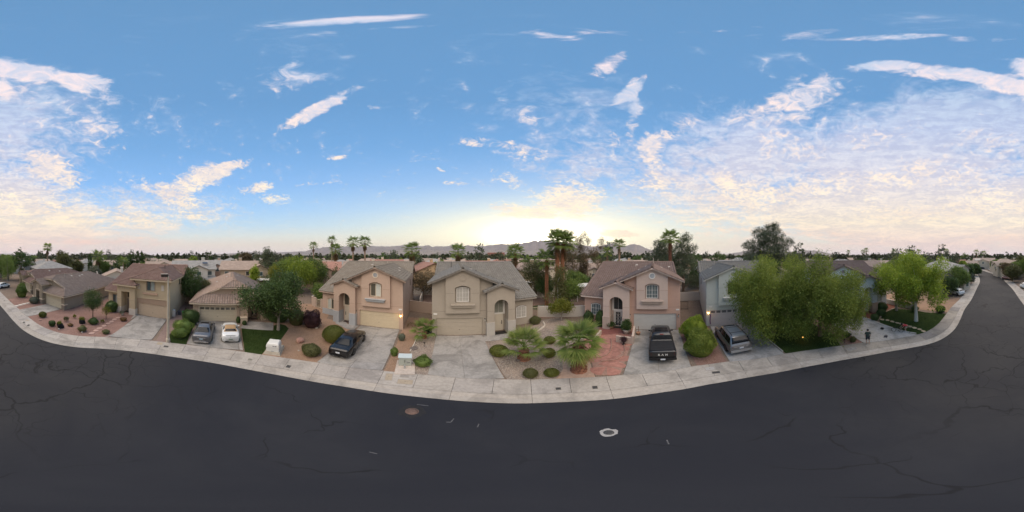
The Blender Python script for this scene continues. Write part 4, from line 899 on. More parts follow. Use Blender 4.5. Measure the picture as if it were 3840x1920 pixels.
def gate(p0,p1,h,label,mat,n=9,name='metal_gate',archd=False):
    a=Vector(p0);b_=Vector(p1); L_=(b_-a).length; r=empty(name,(a.x,a.y,0),math.atan2(b_.y-a.y,b_.x-a.x)); tag(r,label,'gate')
    b=MB(); b.box(0,.05,-.02,.02,.03,h); b.box(L_-.05,L_,-.02,.02,.03,h); b.box(.05,L_-.05,-.02,.02,.1,.15); b.box(.05,L_-.05,-.02,.02,h-.1,h-.05); b.build('gate_frame',r,mat)
    q=None
    for i in range(n):
        x=.05+(L_-.1)*(i+.5)/n; hb=h-.1+(.25*math.sin(PI*(i+.5)/n) if archd else 0)
        MB().tube([(x,0,.15),(x,0,hb)],.012,5).build('gate_bar',r,mat)
    return r
gate(loc2w(H5,12.65,3.25),loc2w(H5,13.65,3.1),1.6,'cream barred side gate right of the greige house',CREAM)
gate(loc2w(H4,-13.65,3.2),loc2w(H4,-14.65,3.3),1.6,'pale barred side gate left of the peach house',CREAM,10)
gate(loc2w(H6,1.3,7.6),loc2w(H6,2.5,7.5),1.5,'dark arched iron gate between the pink and sage houses',DARKMETAL,9,archd=True)

# ------------------------------------------------------------------ yards, driveways, lawns
sheet('gravel_yard',edge_run((-1.2,-32.8),(-2.9,-26.1))+[(-8.9,-28.7),(-10.6,-33.5),(-6.5,-35.4),(-3,-34.2)],RED,.004)
sheet('gravel_yard',edge_run((-3.8,-22.7),(-10.1,-13.2))+[(-15.9,-15.2),(-17.6,-16.2),(-19,-20.5),(-27,-22.5),(-24.5,-27),(-9.9,-24.7)],RED,.004)
sheet('gravel_yard',edge_run((-12.7,-9.3),(-13.6,-6.2))+[(-26,-8.6),(-26.5,-13.5),(-18.9,-11.3)],PINK,.004)
sheet('gravel_yard',edge_run((-13.7,-1.1),(-11.05,4.2))+[(-11.7,5.1),(-16.4,11.4),(-20.2,9.4),(-27,14),(-30,4),(-21.2,2.6),(-20.9,-.2),(-18.9,-1.8)],TAN,.004)
sheet('gravel_yard',edge_run((-7.55,7.4),(-6.4,8.15))+[(-8.05,11.2),(-9.2,14.2),(-9.6,20),(-13.6,18.4),(-11.5,14.4)],TAN,.004)
sheet('gravel_yard',edge_run((-6.4,8.15),(-5.05,8.7))+[(-7.65,15.1),(-8.0,15.4),(-8.9,18.9),(-9.5,19.6),(-9.15,14.2),(-8.0,11.2)],PEB,.006)
sheet('gravel_yard',edge_run((-.4,9.55),(2.75,9.2))+[(3.3,10.2),(4.2,13.5),(8.5,15.4),(9.0,17.9),(6.3,22.0),(3.3,21.0),(2.6,19.5),(.4,18.1),(-.3,16.2),(-2.5,15.2)],PEB,.006)
sheet('gravel_yard',edge_run((2.75,9.2),(4.75,8.6))+[(5.4,10.4),(5.3,12.6),(4.2,13.5),(3.3,10.2)],plain('tan_soil',(.36,.25,.19),.95,.2,4,bst=.5,bsc=30,co='World',stain=.3),.005)
sheet('gravel_yard',edge_run((9.9,5.0),(11.4,2.75))+[(18.3,7.1),(16.1,9.6),(15.7,9.65)],RED,.004)
sheet('gravel_yard',[(16.0,-6.7)]+edge_run((13.05,-6.7),(12.7,-8.4))+[(16.6,-8.6),(20.9,-7.2),(20.5,-5.4)],RED,.004)
sheet('mulch_bed',[(19.9,-12.3),(21.0,-14.5),(25,-19.4),(20.5,-20.2),(19.4,-19.0),(19.2,-16.4),(17.0,-13.6),(16.8,-12.9)],plain('red_mulch',(.20,.075,.05),.95,.35,14,bst=.8,bsc=40,co='World'),.004)
sheet('gravel_yard',[(10.9,-22.5)]+edge_run((10.9,-22.6),(12.6,-31))+[(30,-38),(27,-21.5),(16.6,-20.9)],TAN,.003)
BACKD=gravel('back_yard_dirt',[(.25,.165,.125),(.29,.195,.15),(.23,.15,.115)],9)
sheet('back_yard',[loc2w(H5,-.1,7.2),loc2w(H4,.1,7.6),loc2w(H4,2.3,19),loc2w(H5,1,19)],BACKD,.003)
sheet('back_yard',[loc2w(H4,-12.1,3.2),loc2w(H4,-15.9,3.7),loc2w(H4,-15,24),loc2w(H4,-12,24)],BACKD,.003)
sheet('back_yard',[loc2w(H5,12.1,3.4),loc2w(H6,-12.1,3.3),loc2w(H6,-12,16),(20,33),(-1,34),loc2w(H5,12,15)],BACKD,.002)
# driveways: panels with grooves between them
def panels(name,c4,nu,nv,label=None,mat=CONC2,th=.06,z=.034,gap=.012,skew=None):
    """four corners in order (street left, garage left, garage right, street right); nu across, nv along"""
    r=empty(name); tag(r,kind='structure'); A,B,C,D=(Vector(p) for p in c4)
    q=lambda u,v:(A*(1-u)+D*u)*(1-v)+(B*(1-u)+C*u)*v
    us=[i/nu for i in range(nu+1)] if isinstance(nu,int) else nu; vs=[i/nv for i in range(nv+1)] if isinstance(nv,int) else nv
    for u0,u1 in zip(us,us[1:]):
        for v0,v1 in zip(vs,vs[1:]):
            P=[q(u0,v0),q(u1,v0),q(u1,v1),q(u0,v1)]; m_=sum(P,Vector((0,0)))/4
            P=[p+(m_-p).normalized()*gap for p in P]
            b=MB(); b.prism([(p.x,p.y,z) for p in P],(0,0,-th)); b.build('concrete_panel',r,mat)
    return r
def apron(name,poly,mat=CONC2,z=.016): return sheet(name,poly,mat,z,th=.05)
panels('driveway',[(-2.95,-26.0),(-8.85,-28.6),(-9.7,-24.7),(-3.85,-22.75)],1,[0,.5,1])
apron('driveway',[(-9.9,-13.3),(-10.3,-13.15),(-13.0,-12.3),(-14.0,-13.4)],CONC2,.010)
panels('driveway',[(-10.4,-13.1),(-17.9,-15.7),(-18.85,-11.45),(-12.75,-9.5)],2,[0,.06,.62,1])
panels('driveway',[(-13.72,-6.2),(-20.15,-7.3),(-20.97,-2.62),(-13.8,-1.45)],[0,.5,1],[0,.55,1])
panels('driveway',[(-13.78,-1.40),(-18.9,-2.35),(-18.9,-1.9),(-13.75,-1.1)],1,2,mat=concrete('strip_concrete',(.36,.33,.30),.1,.5))
panels('driveway',[(-11.0,4.3),(-15.9,11.9),(-11.85,14.35),(-7.6,7.45)],[0,.52,1],[0,.12,.6,1])
panels('driveway',[(-5.0,8.78),(-7.62,15.15),(-3.1,16.85),(-.45,9.62)],[0,.5,1],[0,.45,1])
panels('driveway',[(6.35,7.82),(12.75,13.35),(15.8,9.6),(9.9,5.05)],[0,.5,1],[0,.3,1])
panels('driveway',[(11.55,2.75),(18.5,6.9),(20.75,2.4),(13.1,-1.3)],[0,.48,1],[0,.42,1],mat=concrete('driveway_concrete_cool',(.34,.335,.33),.06,.7))
panels('driveway',[(12.7,-8.45),(20.8,-7.6),(20.1,-12.4),(10.45,-13.55)],[0,.55,1],[0,.35,1],mat=concrete('driveway_concrete_cool',(.34,.335,.33)))
def path(pts,mat=CONC2,z=.028): return sheet('garden_path',pts,mat,z,th=.05)
path([(-18.3,9.6),(-15.9,9.9),(-15.2,10.3),(-16.0,11.75),(-17.1,10.8),(-19.0,11.3)])
path([(-2.6,15.35),(-.5,16.1),(-.2,17.6),(-3.0,16.75)])
path([(-18.85,-1.85),(-18.2,1.9),(-20.6,2.2),(-21.3,-1.2)],z=.038)
path([(-15.8,-15.3),(-17.6,-16.3),(-19.4,-20),(-19.9,-17),(-18.0,-15.7)])
path([(-8.9,-28.8),(-8.2,-30.4),(-11.2,-31.6),(-12,-29.6)])
path([(16.6,-8.75),(20.8,-7.55),(20.3,-12.2),(19.8,-12.2)],z=.020)
lawn([(-14.8,-8.7)]+edge_run((-13.35,-7.7),(-13.72,-6.3))+[(-16.5,-6.95),(-19.7,-7.5),(-18.7,-9.0)],9000)
lawn([(-18.85,-1.7)]+edge_run((-13.78,-1.0),(-13.0,.45))+[(-14.8,1.3),(-15.4,2.25),(-18.45,3.75),(-19.5,3.55),(-19.95,3.05),(-19.7,2.15),(-18.15,1.95)],16000)
lawn([(20.5,2.2)]+[(13.15,-1.45)]+edge_run((13.1,-1.6),(13.1,-6.6))+[(16.0,-6.6),(20.3,-5.3),(23,-2)],26000)
lawn([(15.7,-12.95),(16.7,-13.6),(18.7,-16.4),(19.2,-18.9),(16.25,-20.4),(14.3,-20.5),(11.2,-21.6)]+edge_run((10.6,-20.8),(10.35,-13.7)),24000)
sheet('back_lawn',[(2.6+1.9*math.cos(a*PI/12)*1.3+3.0,27+1.6*math.sin(a*PI/12)) for a in range(24)],LAWNM,.01)
# ------------------------------------------------------------------ plants
def leaf_arrays(C,D,l,w,g):
    """one diamond leaf per centre C along direction D"""
    n=len(C); r=g.normal(size=(n,3)); s=np.cross(D,r); s/=np.linalg.norm(s,axis=1)[:,None]+1e-9
    l=(l*(.6+.8*g.random(n)))[:,None]; w=(w*(.6+.8*g.random(n)))[:,None]
    V=np.stack([C-D*l*.5,C+s*w*.5,C+D*l*.5,C-s*w*.5],1)
    return V.reshape(-1,3)
def crown_points(blobs,n,g,shell=.55,clump=.28,per=14,flat=1.0):
    B=np.array(blobs,float); a=(B[:,3]*B[:,4]+B[:,4]*B[:,5]+B[:,3]*B[:,5]); a=a/a.sum(); k=max(1,n//per)
    bi=g.choice(len(B),k,p=a); u=g.normal(size=(k,3)); u/=np.linalg.norm(u,axis=1)[:,None]
    r=shell+(1-shell)*g.random(k)**.6; c=B[bi,:3]+u*B[bi,3:6]*r[:,None]
    C=np.repeat(c,per,0)+g.normal(size=(k*per,3))*clump*np.array([1,1,flat]); O=np.repeat(u,per,0)
    return C,O
def crown_mesh(name,blobs,n,mat,seed,leaf=(.16,.07),shell=.55,clump=.28,per=14,droop=0.0,outw=.6,zmin=None,flat=1.0):
    g=np.random.default_rng(seed); C,O=crown_points(blobs,n,g,shell,clump,per,flat)
    if zmin is not None: k=C[:,2]>zmin; C=C[k]; O=O[k]
    D=g.normal(size=C.shape)+O*outw; D[:,2]-=droop; D/=np.linalg.norm(D,axis=1)[:,None]
    V=leaf_arrays(C,D,leaf[0],leaf[1],g); return np_mesh(name,V,np.arange(len(V)).reshape(-1,4),mat)
def limbs(b,base,top,r0,r1,g,kids=0,spread=1.0,bend=.25):
    base=Vector(base);top=Vector(top); n=5; P=[]
    for i in range(n+1):
        t=i/n; P.append(base.lerp(top,t)+Vector((g.uniform(-1,1),g.uniform(-1,1),0))*bend*(top-base).length*.12*(1 if 0<i<n else 0))
    b.tube(P,[r0+(r1-r0)*i/n for i in range(n+1)],7)
    return P
BARK=plain('bark_brown',(.16,.115,.085),.95,.3,6,bst=.8,bsc=18); BARKG=plain('bark_grey',(.27,.235,.20),.95,.25,6,bst=.7,bsc=18); BARKW=plain('bark_whitewashed',(.50,.48,.43),.9,.12,5,bst=.4,bsc=18)
LG_DARK=leafmat('leaf_dark',[(0.0398, 0.0754, 0.0258), (0.0663, 0.1151, 0.0331), (0.1061, 0.1587, 0.0442)])
LG_MID=leafmat('leaf_mid',[(0.0718, 0.1183, 0.0283), (0.1316, 0.1979, 0.0445), (0.2033, 0.2688, 0.0647)])
LG_WILLOW=leafmat('leaf_willow',[(0.1043, 0.1537, 0.0282), (0.197, 0.2605, 0.0469), (0.3331, 0.372, 0.0751)],.4)
LG_ASH=leafmat('leaf_ash',[(0.1184, 0.1837, 0.0207), (0.2237, 0.3132, 0.0373), (0.3817, 0.432, 0.0621)],.45)
LG_OLIVE=leafmat('leaf_olive',[(0.0675, 0.078, 0.027), (0.1125, 0.12, 0.045), (0.1575, 0.1575, 0.0675)])
LG_BROWN=leafmat('leaf_sparse',[(0.0972, 0.0747, 0.0386), (0.1378, 0.1046, 0.0564), (0.162, 0.1271, 0.0668)],.3)
LG_PINE=leafmat('leaf_pine',[(0.0459, 0.0686, 0.0408), (0.0826, 0.1073, 0.0612), (0.1262, 0.1459, 0.0816)],.2)
LG_PURPLE=leafmat('leaf_purple',[(0.0352, 0.016, 0.0224), (0.064, 0.0288, 0.0352), (0.096, 0.048, 0.048)],.25)
LG_YELLOW=leafmat('leaf_yellow_green',[(.10,.125,.015),(.17,.19,.025),(.25,.25,.04)],.45)
LG_BOX=leafmat('leaf_box',[(0.0707, 0.0883, 0.0172), (0.1144, 0.1306, 0.0259), (0.1664, 0.1728, 0.0379)],.2)
LG_SILVER=leafmat('leaf_silver',[(.085,.10,.068),(.12,.14,.10),(.16,.17,.13)],.25)
LG_DRY=leafmat('leaf_dry',[(.10,.055,.022),(.15,.085,.03),(.20,.12,.04)],.25)
LG_PALM=leafmat('leaf_palm',[(0.0906, 0.1523, 0.0368), (0.1713, 0.2509, 0.0589), (0.3023, 0.3405, 0.1012)],.5,.3)
LG_PALMDRY=leafmat('leaf_palm_dry',[(0.195, 0.1495, 0.039), (0.273, 0.221, 0.065), (0.338, 0.26, 0.091)],.4,.2)
LG_SKIRT=leafmat('leaf_palm_skirt',[(0.13, 0.091, 0.0455), (0.195, 0.1365, 0.0715), (0.247, 0.182, 0.104)],.25,.2)
def tree(name,label,x,y,blobs,n,mat,seed,trunk,bark=BARK,leaf=(.16,.075),limb_n=7,group=None,tr=.16,fork=None,cat='tree',**k):
    """blobs are given relative to the foot; trunk = height of the fork"""
    r=empty(name,(x,y,0)); tag(r,label,cat,group); g=random.Random(seed)
    b=MB(); b.tube([(0,0,-.05),(tr*.1,0,trunk*.5),(0,tr*.2,trunk)],[tr*1.35,tr,tr*.8],9)
    for i in range(limb_n):
        B=blobs[i%len(blobs)]; e=Vector((B[0]+g.uniform(-.5,.5)*B[3],B[1]+g.uniform(-.5,.5)*B[4],B[2]+g.uniform(-.1,.5)*B[5])); limbs(b,(0,0,trunk*g.uniform(.85,1.0)),e,tr*.55,.02,g)
    b.build('trunk',r,bark)
    link('crown',crown_mesh('crown',blobs,n,mat,seed,leaf,**k),r); return r
def bush(label,x,y,w,h,mat,seed,n=None,leaf=(.07,.04),trim=.9,name='shrub',group=None,wy=None,core=True,cat='shrub'):
    """clipped or loose shrub: leaves on a domed shell round a dense leafy core"""
    r=empty(name,(x,y,0)); tag(r,label,cat,group); g=np.random.default_rng(seed); wy=wy or w
    n=n or int(2600*w*max(h,.4)); u=g.normal(size=(n,3)); u[:,2]=np.abs(u[:,2])*.9-.12; u/=np.linalg.norm(u,axis=1)[:,None]
    lump=1+(1-trim)*(np.sin(u[:,0]*5+seed)+np.sin(u[:,1]*6.3+seed*2)+np.sin(u[:,2]*7+seed*.7))*.25
    rad=(.80+.22*g.random(n))*lump if trim<.95 else .93+.09*g.random(n)
    C=u*np.array([w/2,wy/2,h*.62])*rad[:,None]; C[:,2]+=h*.40; C=C[C[:,2]>.02]; u=g.normal(size=C.shape)+C/np.array([w/2,wy/2,h])*.8; u[:,2]+=.35; u/=np.linalg.norm(u,axis=1)[:,None]
    V=leaf_arrays(C,u,leaf[0],leaf[1],g); me=np_mesh('foliage',V,np.arange(len(V)).reshape(-1,4),mat); link('foliage',me,r)
    if core:
        k_=MB(); pr=[(.02,h*.93),(w*.25,h*.86),(w*.40,h*.66),(w*.45,h*.42),(w*.40,h*.14),(w*.30,0)]; k_.lathe(pr,14); 
        if wy!=w:
            for v in k_.v: v.y*=wy/w
        k_.build('inner_foliage',r,mat)
    return r
# fan palms
def frond_mesh(name,L_,R_,seed,mat,droop=.5,n=28,dry=False):
    """petiole then a pleated fan whose tips split and hang"""
    g=random.Random(seed); v=[];f=[]
    k=6; P=[]
    for i in range(k+1):
        t=i/k; P.append(Vector((L_*t,0,-droop*L_*.35*t*t)))
    for i,p in enumerate(P):
        w=.028*(1-.4*i/k); v+=[(p.x,-w,p.z),(p.x,w,p.z),(p.x,0,p.z+.02)]
    for i in range(k): a=3*i; f+=[(a,a+3,a+5,a+2),(a+2,a+5,a+4,a+1)]
    c=P[-1]; slope=-droop*.7
    for i in range(n):
        a0=(-1.9+3.8*i/n); a1=(-1.9+3.8*(i+.80)/n); am=(a0+a1)/2; rl=R_*(.72+.28*math.cos(am*.75))*g.uniform(.80,1.08); b=len(v)
        def pt(a,r,up): 
            x=r*math.cos(a); y=r*math.sin(a); z=x*slope*.5-abs(y)*.12*droop+up; z-=droop*.55*max(0,r/R_-.45)**2*R_*1.6; return (c.x+x,y,c.z+z)
        v+=[(c.x,0,c.z),pt(a0,rl*.55,0),pt(am,rl*.58,.035),pt(a1,rl*.55,0),pt(am+g.uniform(-.06,.06),rl,-.22*g.random()*R_)]
        f+=[(b,b+1,b+2,b+2),(b,b+2,b+3,b+3),(b+1,b+4,b+2,b+2),(b+2,b+4,b+3,b+3)]
    tri=[]
    for q in f:
        tri.append((q[0],q[1],q[2])); 
        if q[3]!=q[2]: tri.append((q[0],q[2],q[3]))
    return np_mesh(name,v,tri,mat)
PALMBOOT=plain('palm_boot',(.21,.095,.06),.9,.35,7,rnd=.3); PALMTRUNK=plain('palm_trunk',(.27,.19,.135),.95,.3,4,bst=.9,bsc=14)
FR={}
def fan_palm(label,x,y,th,nf,L_,R_,seed,tr=.22,group=None,skirt=0,boots=0,bulge=1.0,low=-.35,lean=(0,0),name='fan_palm',single=True,droop=.55,hi=1.35,dry=.86):
    r=empty(name,(x,y,0)); tag(r,label,'palm',group); g=random.Random(seed)
    b=MB(); top=Vector((lean[0],lean[1],th)); P=[Vector((lean[0]*t*t,lean[1]*t*t,th*t)) for t in (0,.08,.3,.6,1)]
    b.tube(P,[tr*1.25*bulge,tr*1.12*bulge,tr,tr*.95,tr*.92],10); tk=b.build('trunk',r,PALMTRUNK if not boots else PALMBOOT)
    if boots:
        bm=MB(); m=9; rows=int(th/.16); me=None
        for i in range(rows):
            t=(i+.5)/rows; c=Vector((lean[0]*t*t,lean[1]*t*t,th*t)); rr=tr*(1.02 if t>.1 else 1.12)*(bulge if t<.25 else 1)
            for j in range(m):
                a=2*PI*(j+(i%2)*.5)/m+g.uniform(-.1,.1); d=Vector((math.cos(a),math.sin(a),0)); s=Vector((-d.y,d.x,0)); w=.062*tr/.22; o=c+d*rr*.93
                bm.add([o-s*w,o+s*w,o+d*.085+s*w*.5+Vector((0,0,.15)),o+d*.085-s*w*.5+Vector((0,0,.15)),o+Vector((0,0,.2))],[(0,1,2,3),(3,2,4),(0,3,4),(1,4,2)])
        q=bm.build('leaf_boots',tk,PALMBOOT if not (boots>1) else plain('palm_boot_orange',(.33,.15,.075),.9,.4,7)); q['kind']='stuff'
    key=(L_,R_,droop)
    if key not in FR: FR[key]=[frond_mesh('frond',L_,R_,s,LG_PALM,droop) for s in range(4)]+[frond_mesh('frond',L_*1.02,R_*.95,9,LG_PALMDRY,1.0)]+[frond_mesh('frond',L_*.8,R_*.8,11,LG_SKIRT,1.1,14)]
    F=FR[key]; mats=[]
    for i in range(nf):
        t=i/max(1,nf-1); e=hi-(hi-low)*t+g.uniform(-.12,.12); a=i*2.39996+g.uniform(-.2,.2)
        mi=g.randrange(4) if t<dry or not single else 4
        M=Matrix.Translation(top+Vector((0,0,.1+.25*(1-t))))@Matrix.Rotation(a,4,'Z')@Matrix.Rotation(-e,4,'Y')@Matrix.Scale(g.uniform(.85,1.1),4); mats.append((mi,M))
    for i in range(skirt):
        a=g.uniform(0,2*PI); M=Matrix.Translation(top-Vector((0,0,g.uniform(.1,1.6))))@Matrix.Rotation(a,4,'Z')@Matrix.Rotation(1.15+g.uniform(-.15,.2),4,'Y')@Matrix.Scale(g.uniform(.7,1),4); mats.append((5,M))
    if single:
        for mi,M in mats: link('frond' if mi<4 else 'dry_frond',F[mi],r,mw=M)
    else:
        for kind_ in (0,1):
            Vs=[];Fs=[];o=0
            for mi,M in mats:
                if (mi==5)!=bool(kind_): continue
                me=F[mi]; n=len(me.vertices); V=np.empty(n*3,np.float32); me.vertices.foreach_get('co',V); V=np.c_[V.reshape(-1,3),np.ones(n)]@np.array(M).T
                Q=np.empty(len(me.polygons)*3,np.int32); me.polygons.foreach_get('vertices',Q); Vs.append(V[:,:3]); Fs.append(Q.reshape(-1,3)+o); o+=n
            if Vs: link('crown' if not kind_ else 'dead_skirt',np_mesh('crown',np.concatenate(Vs),np.concatenate(Fs),LG_PALM if not kind_ else LG_SKIRT),r)
    return r
def lumps(seed,c,rx,ry,rz,n,r0,r1,zlo):
    """uneven crown: many small clumps through a rounded volume, fewer and smaller towards the rim"""
    g=random.Random(seed); o=[(c[0],c[1],c[2],rx*.55,ry*.55,rz*.6)]
    while len(o)<n:
        p=Vector((g.uniform(-1,1),g.uniform(-1,1),g.uniform(-1,1)))
        if .25<p.length<1: q=g.uniform(r0,r1); z=c[2]+p.z*rz; o.append((c[0]+p.x*rx,c[1]+p.y*ry,max(zlo,z),q,q,q*g.uniform(.8,1.25)))
    return o
# --- street-side trees
tree('ash_tree','bright green ash tree with whitewashed trunk on the lawn, nearest the street bend',13.1,-16.8,lumps(3,(0,0,5.9),4.4,4.4,2.9,32,.75,1.4,3.4),30000,LG_ASH,11,2.7,BARKW,(.21,.12),9,'ash trees on the lawn',.22,shell=.4,clump=.26,droop=.3)
tree('ash_tree','second green ash tree standing behind, nearer the house with the flag',18.2,-18.3,lumps(4,(0,0,5.7),3.9,3.9,2.8,26,.75,1.35,3.2),20000,LG_ASH,12,2.5,BARKG,(.21,.12),8,'ash trees on the lawn',.19,shell=.4,clump=.26,droop=.3)
W1=lumps(1,(-.6,.3,5.0),3.9,3.7,3.5,30,.75,1.35,1.5)+[(-3.2,.9,2.2,1.1,1.2,1.3),(-2.4,-1.4,2.4,1.2,1.2,1.5),(-1.9,2.6,3.2,1.1,1.1,1.3)]
tree('willow_leaf_tree','large fine-leaved tree drooping over the lawn beside the silver SUV driveway',17.3,-.6,W1,74000,LG_WILLOW,13,2.2,BARK,(.18,.065),9,'drooping trees on the lawn',.2,shell=.45,clump=.24,droop=.9,zmin=.45,flat=1.5)
W2=lumps(2,(-.5,-.4,4.9),3.8,4.0,3.6,30,.75,1.35,1.5)+[(-2.7,-.4,2.3,1.2,1.2,1.5),(-2.2,-2.6,2.8,1.1,1.1,1.4),(-1.6,2.2,2.6,1.2,1.2,1.4),(-1.0,-3.6,3.2,1.1,1.1,1.3)]
tree('willow_leaf_tree','large fine-leaved tree on the lawn nearest the man in dark green',16.0,-5.3,W2,74000,LG_WILLOW,14,2.1,BARK,(.18,.065),9,'drooping trees on the lawn',.2,shell=.45,clump=.24,droop=.9,zmin=.45,flat=1.5)
tree('broadleaf_tree','dark green spreading tree in the small lawn right of the white roadster',-18.26,2.52,lumps(5,(0,-.5,4.6),3.1,3.5,2.1,24,.65,1.2,2.4),22000,LG_DARK,15,1.9,BARKG,(.20,.10),10,None,.16,shell=.5,clump=.32,droop=.2)
tree('broadleaf_tree','small dark tree in the red gravel corner yard',-12.16,-18.98,[(0,0,2.9,1.35,1.35,1.3),(.5,.5,2.3,1.0,1.0,.9),(-.5,-.3,2.2,1.0,1.0,.9),(.1,-.6,3.5,.8,.8,.7)],6500,LG_DARK,16,1.2,BARK,(.14,.06),7,None,.07,shell=.4,clump=.2)
tree('broadleaf_tree','thin twiggy yellow-green shrub tree beside the entry tower',-13.5,-17.7,[(0,0,1.2,.65,.65,.6),(.3,.2,1.5,.45,.45,.4)],900,LG_YELLOW,17,.5,BARK,(.11,.06),6,None,.04,shell=.3,clump=.14)
tree('wispy_tree','tall sparse wispy tree at the far left kerb near the seam of the street',-2.2,-46.5,[(0,0,6.2,1.9,1.9,2.6),(.6,.8,8.0,1.2,1.2,1.4),(-.8,-.5,5.0,1.6,1.6,1.8),(.4,-.8,3.6,1.4,1.4,1.4)],3800,LG_MID,18,2.4,BARKG,(.26,.12),9,None,.13,shell=.3,clump=.4)
tree('broadleaf_tree','sparse yellow-green shrub tree by the pale wall between the greige and pink houses',6.4,20.4,[(0,0,2.3,1.0,1.0,.75),(-1.0,-.2,2.1,.7,.7,.55),(.9,.3,1.9,.75,.7,.55)],3000,LG_YELLOW,19,1.0,BARKG,(.20,.12),6,None,.05,shell=.35,clump=.22)
# --- shrubs, one by one
bush('tall olive-green bushy shrub at the front of the taupe corner house',-4.7,-35.0,2.5,3.0,LG_MID,21,5200,(.13,.06),.7)
bush('silvery grey-green shrub by the path of the taupe house',-6.3,-29.7,1.9,1.25,LG_SILVER,22,3000,(.08,.04),.85)
r=bush('dark clipped flat-topped box shrub beside the far left driveway',-5.95,-22.2,1.2,.8,LG_BOX,23,2600,(.06,.04),1.0)
bush('round dark green shrub in red gravel near the pavement',-6.2,-18.75,.9,.75,LG_DARK,24,1500,(.07,.035),.8)
bush('tawny grass tuft between the two black plant bags',-8.37,-19.5,.65,.7,LG_OLIVE,25,500,(.35,.02),.6,core=False,name='grass_tuft')
bush('small bright yellow-green plant in the red gravel yard',-9.9,-20.1,.45,.6,LG_YELLOW,26,300,(.14,.05),.6,core=False)
bush('low rusty orange ground plant beside the leaning black bag',-8.24,-17.9,.75,.32,LG_DRY,27,700,(.06,.03),.7)
bush('brownish straggly shrub with a white stone, front of the red gravel yard',-8.8,-15.9,1.0,.7,LG_OLIVE,28,1200,(.10,.03),.5)
bush('low dark shrub under the small dark tree',-11.1,-17.2,1.3,.8,LG_DARK,29,1600,(.08,.04),.6)
bush('tiny yellow-green plant by the stepping stones',-12.2,-16.8,.45,.42,LG_YELLOW,30,260,(.12,.05),.6,core=False)
bush('small brown-green clump near the pavement and the wide driveway',-10.6,-13.95,.85,.45,LG_OLIVE,31,900,(.08,.03),.6)
bush('yellow flowering low clump beside the buff house path',-14.75,-15.6,.95,.48,LG_DRY,32,900,(.08,.05),.6)
bush('large leafy green bush below the window of the buff house',-16.3,-19.9,2.2,1.7,LG_DARK,33,3600,(.13,.07),.6)
bush('leafy green hedge bush left of the sand house garage',-18.9,-8.0,2.0,2.0,LG_DARK,34,4200,(.12,.06),.65,wy=2.4)
bush('loose olive-green bush on the narrow lawn beside the grey sedan',-16.2,-7.75,2.0,1.6,LG_MID,35,3400,(.11,.05),.55,wy=2.2)
bush('second loose low bush at the street end of the narrow lawn',-14.9,-7.5,1.7,1.2,LG_MID,36,2400,(.11,.05),.55)
bush('small clipped conical shrub right of the sand house garage',-20.6,-2.25,.6,.95,LG_DARK,37,900,(.06,.03),.9)
bush('small round shrub in front of the sand house pier',-19.95,-1.4,.6,.62,LG_DARK,38,800,(.06,.03),.95)
bush('dark green hedge mass behind the small lawn tree',-21.2,2.9,2.2,1.9,LG_DARK,39,3600,(.12,.06),.6,wy=3.2)
bush('dark purple-leaved shrub in the tan yard',-18.4,6.6,2.3,2.1,LG_PURPLE,40,4200,(.12,.07),.6)
bush('grey-green bush left of the purple shrub',-19.7,5.0,2.2,2.2,LG_OLIVE,41,3600,(.11,.05),.6)
bush('large smooth dome-clipped yellow-green shrub beside the black sedan',-14.0,7.25,2.3,1.75,LG_BOX,42,9000,(.06,.035),1.0)
bush('low wide grey-green shrub in the tan yard near the pavement',-12.4,4.35,1.85,.95,LG_OLIVE,43,4200,(.08,.04),.8,wy=1.6)
bush('small grey desert shrub beside the peach house driveway',-9.9,12.35,.7,.85,LG_SILVER,44,700,(.12,.03),.5)
bush('small green shrub behind the utility cabinet',-8.5,9.65,.6,.9,LG_MID,45,800,(.10,.04),.6)
bush('straggly green shrub right of the utility cabinet',-5.95,9.75,1.25,.85,LG_MID,46,1700,(.12,.04),.55)
bush('low round clipped shrub right of the empty driveway',-1.05,13.0,1.55,.95,LG_BOX,47,4200,(.055,.03),1.0)
bush('low brown-green clipped mound at the back, left of the big fan palm',3.5,14.9,1.15,.7,LG_BOX,48,2400,(.055,.03),.97,group=None)
bush('dark clipped mound half under the big fan palm fronds',2.9,12.4,1.0,.85,LG_BOX,49,2400,(.055,.03),.97)
bush('brownish clipped mound near the pavement below the small fan palm',1.12,9.85,.95,.70,LG_OLIVE,50,2600,(.05,.03),.97)
bush('flat green clipped mound near the pavement left of the big fan palm',2.42,9.78,.98,.55,LG_BOX,51,2600,(.05,.03),.97)
bush('rounded bronze-green shrub by the side gate of the greige house',2.9,20.3,1.5,1.05,LG_OLIVE,52,2400,(.09,.05),.8)
bush('dark green shrub under the left window of the pink house',9.3,18.3,1.3,1.9,LG_DARK,53,2600,(.09,.05),.75)
bush('tall dark clipped shrub between window and porch of the pink house',10.2,16.9,1.25,2.2,LG_DARK,54,3000,(.08,.05),.9)
bush('bright green hedge bush between the pickup and the sage house',14.6,7.1,2.6,2.6,LG_ASH,55,7000,(.12,.07),.6,wy=2.4)
bush('large rounded green hedge bush between the two driveways near the pavement',12.1,5.35,2.4,2.5,LG_WILLOW,56,7500,(.12,.06),.7,wy=2.6)
bush('dense dark hedge by the porch of the house with the flag',19.8,-16.7,1.9,1.4,LG_DARK,57,2600,(.09,.05),.75)
bush('second dark hedge bush along the curved bed near the flag house',18.2,-15.2,1.6,.95,LG_DARK,58,2000,(.08,.05),.8)
bush('rounded shrub at the corner of the driveway of the flag house',17.3,-13.3,1.3,.9,LG_DARK,59,1700,(.08,.05),.8)
bush('clipped dark hedge block at the street end behind the ash tree',12.3,-21.9,1.6,1.1,LG_DARK,60,2200,(.08,.05),.9)
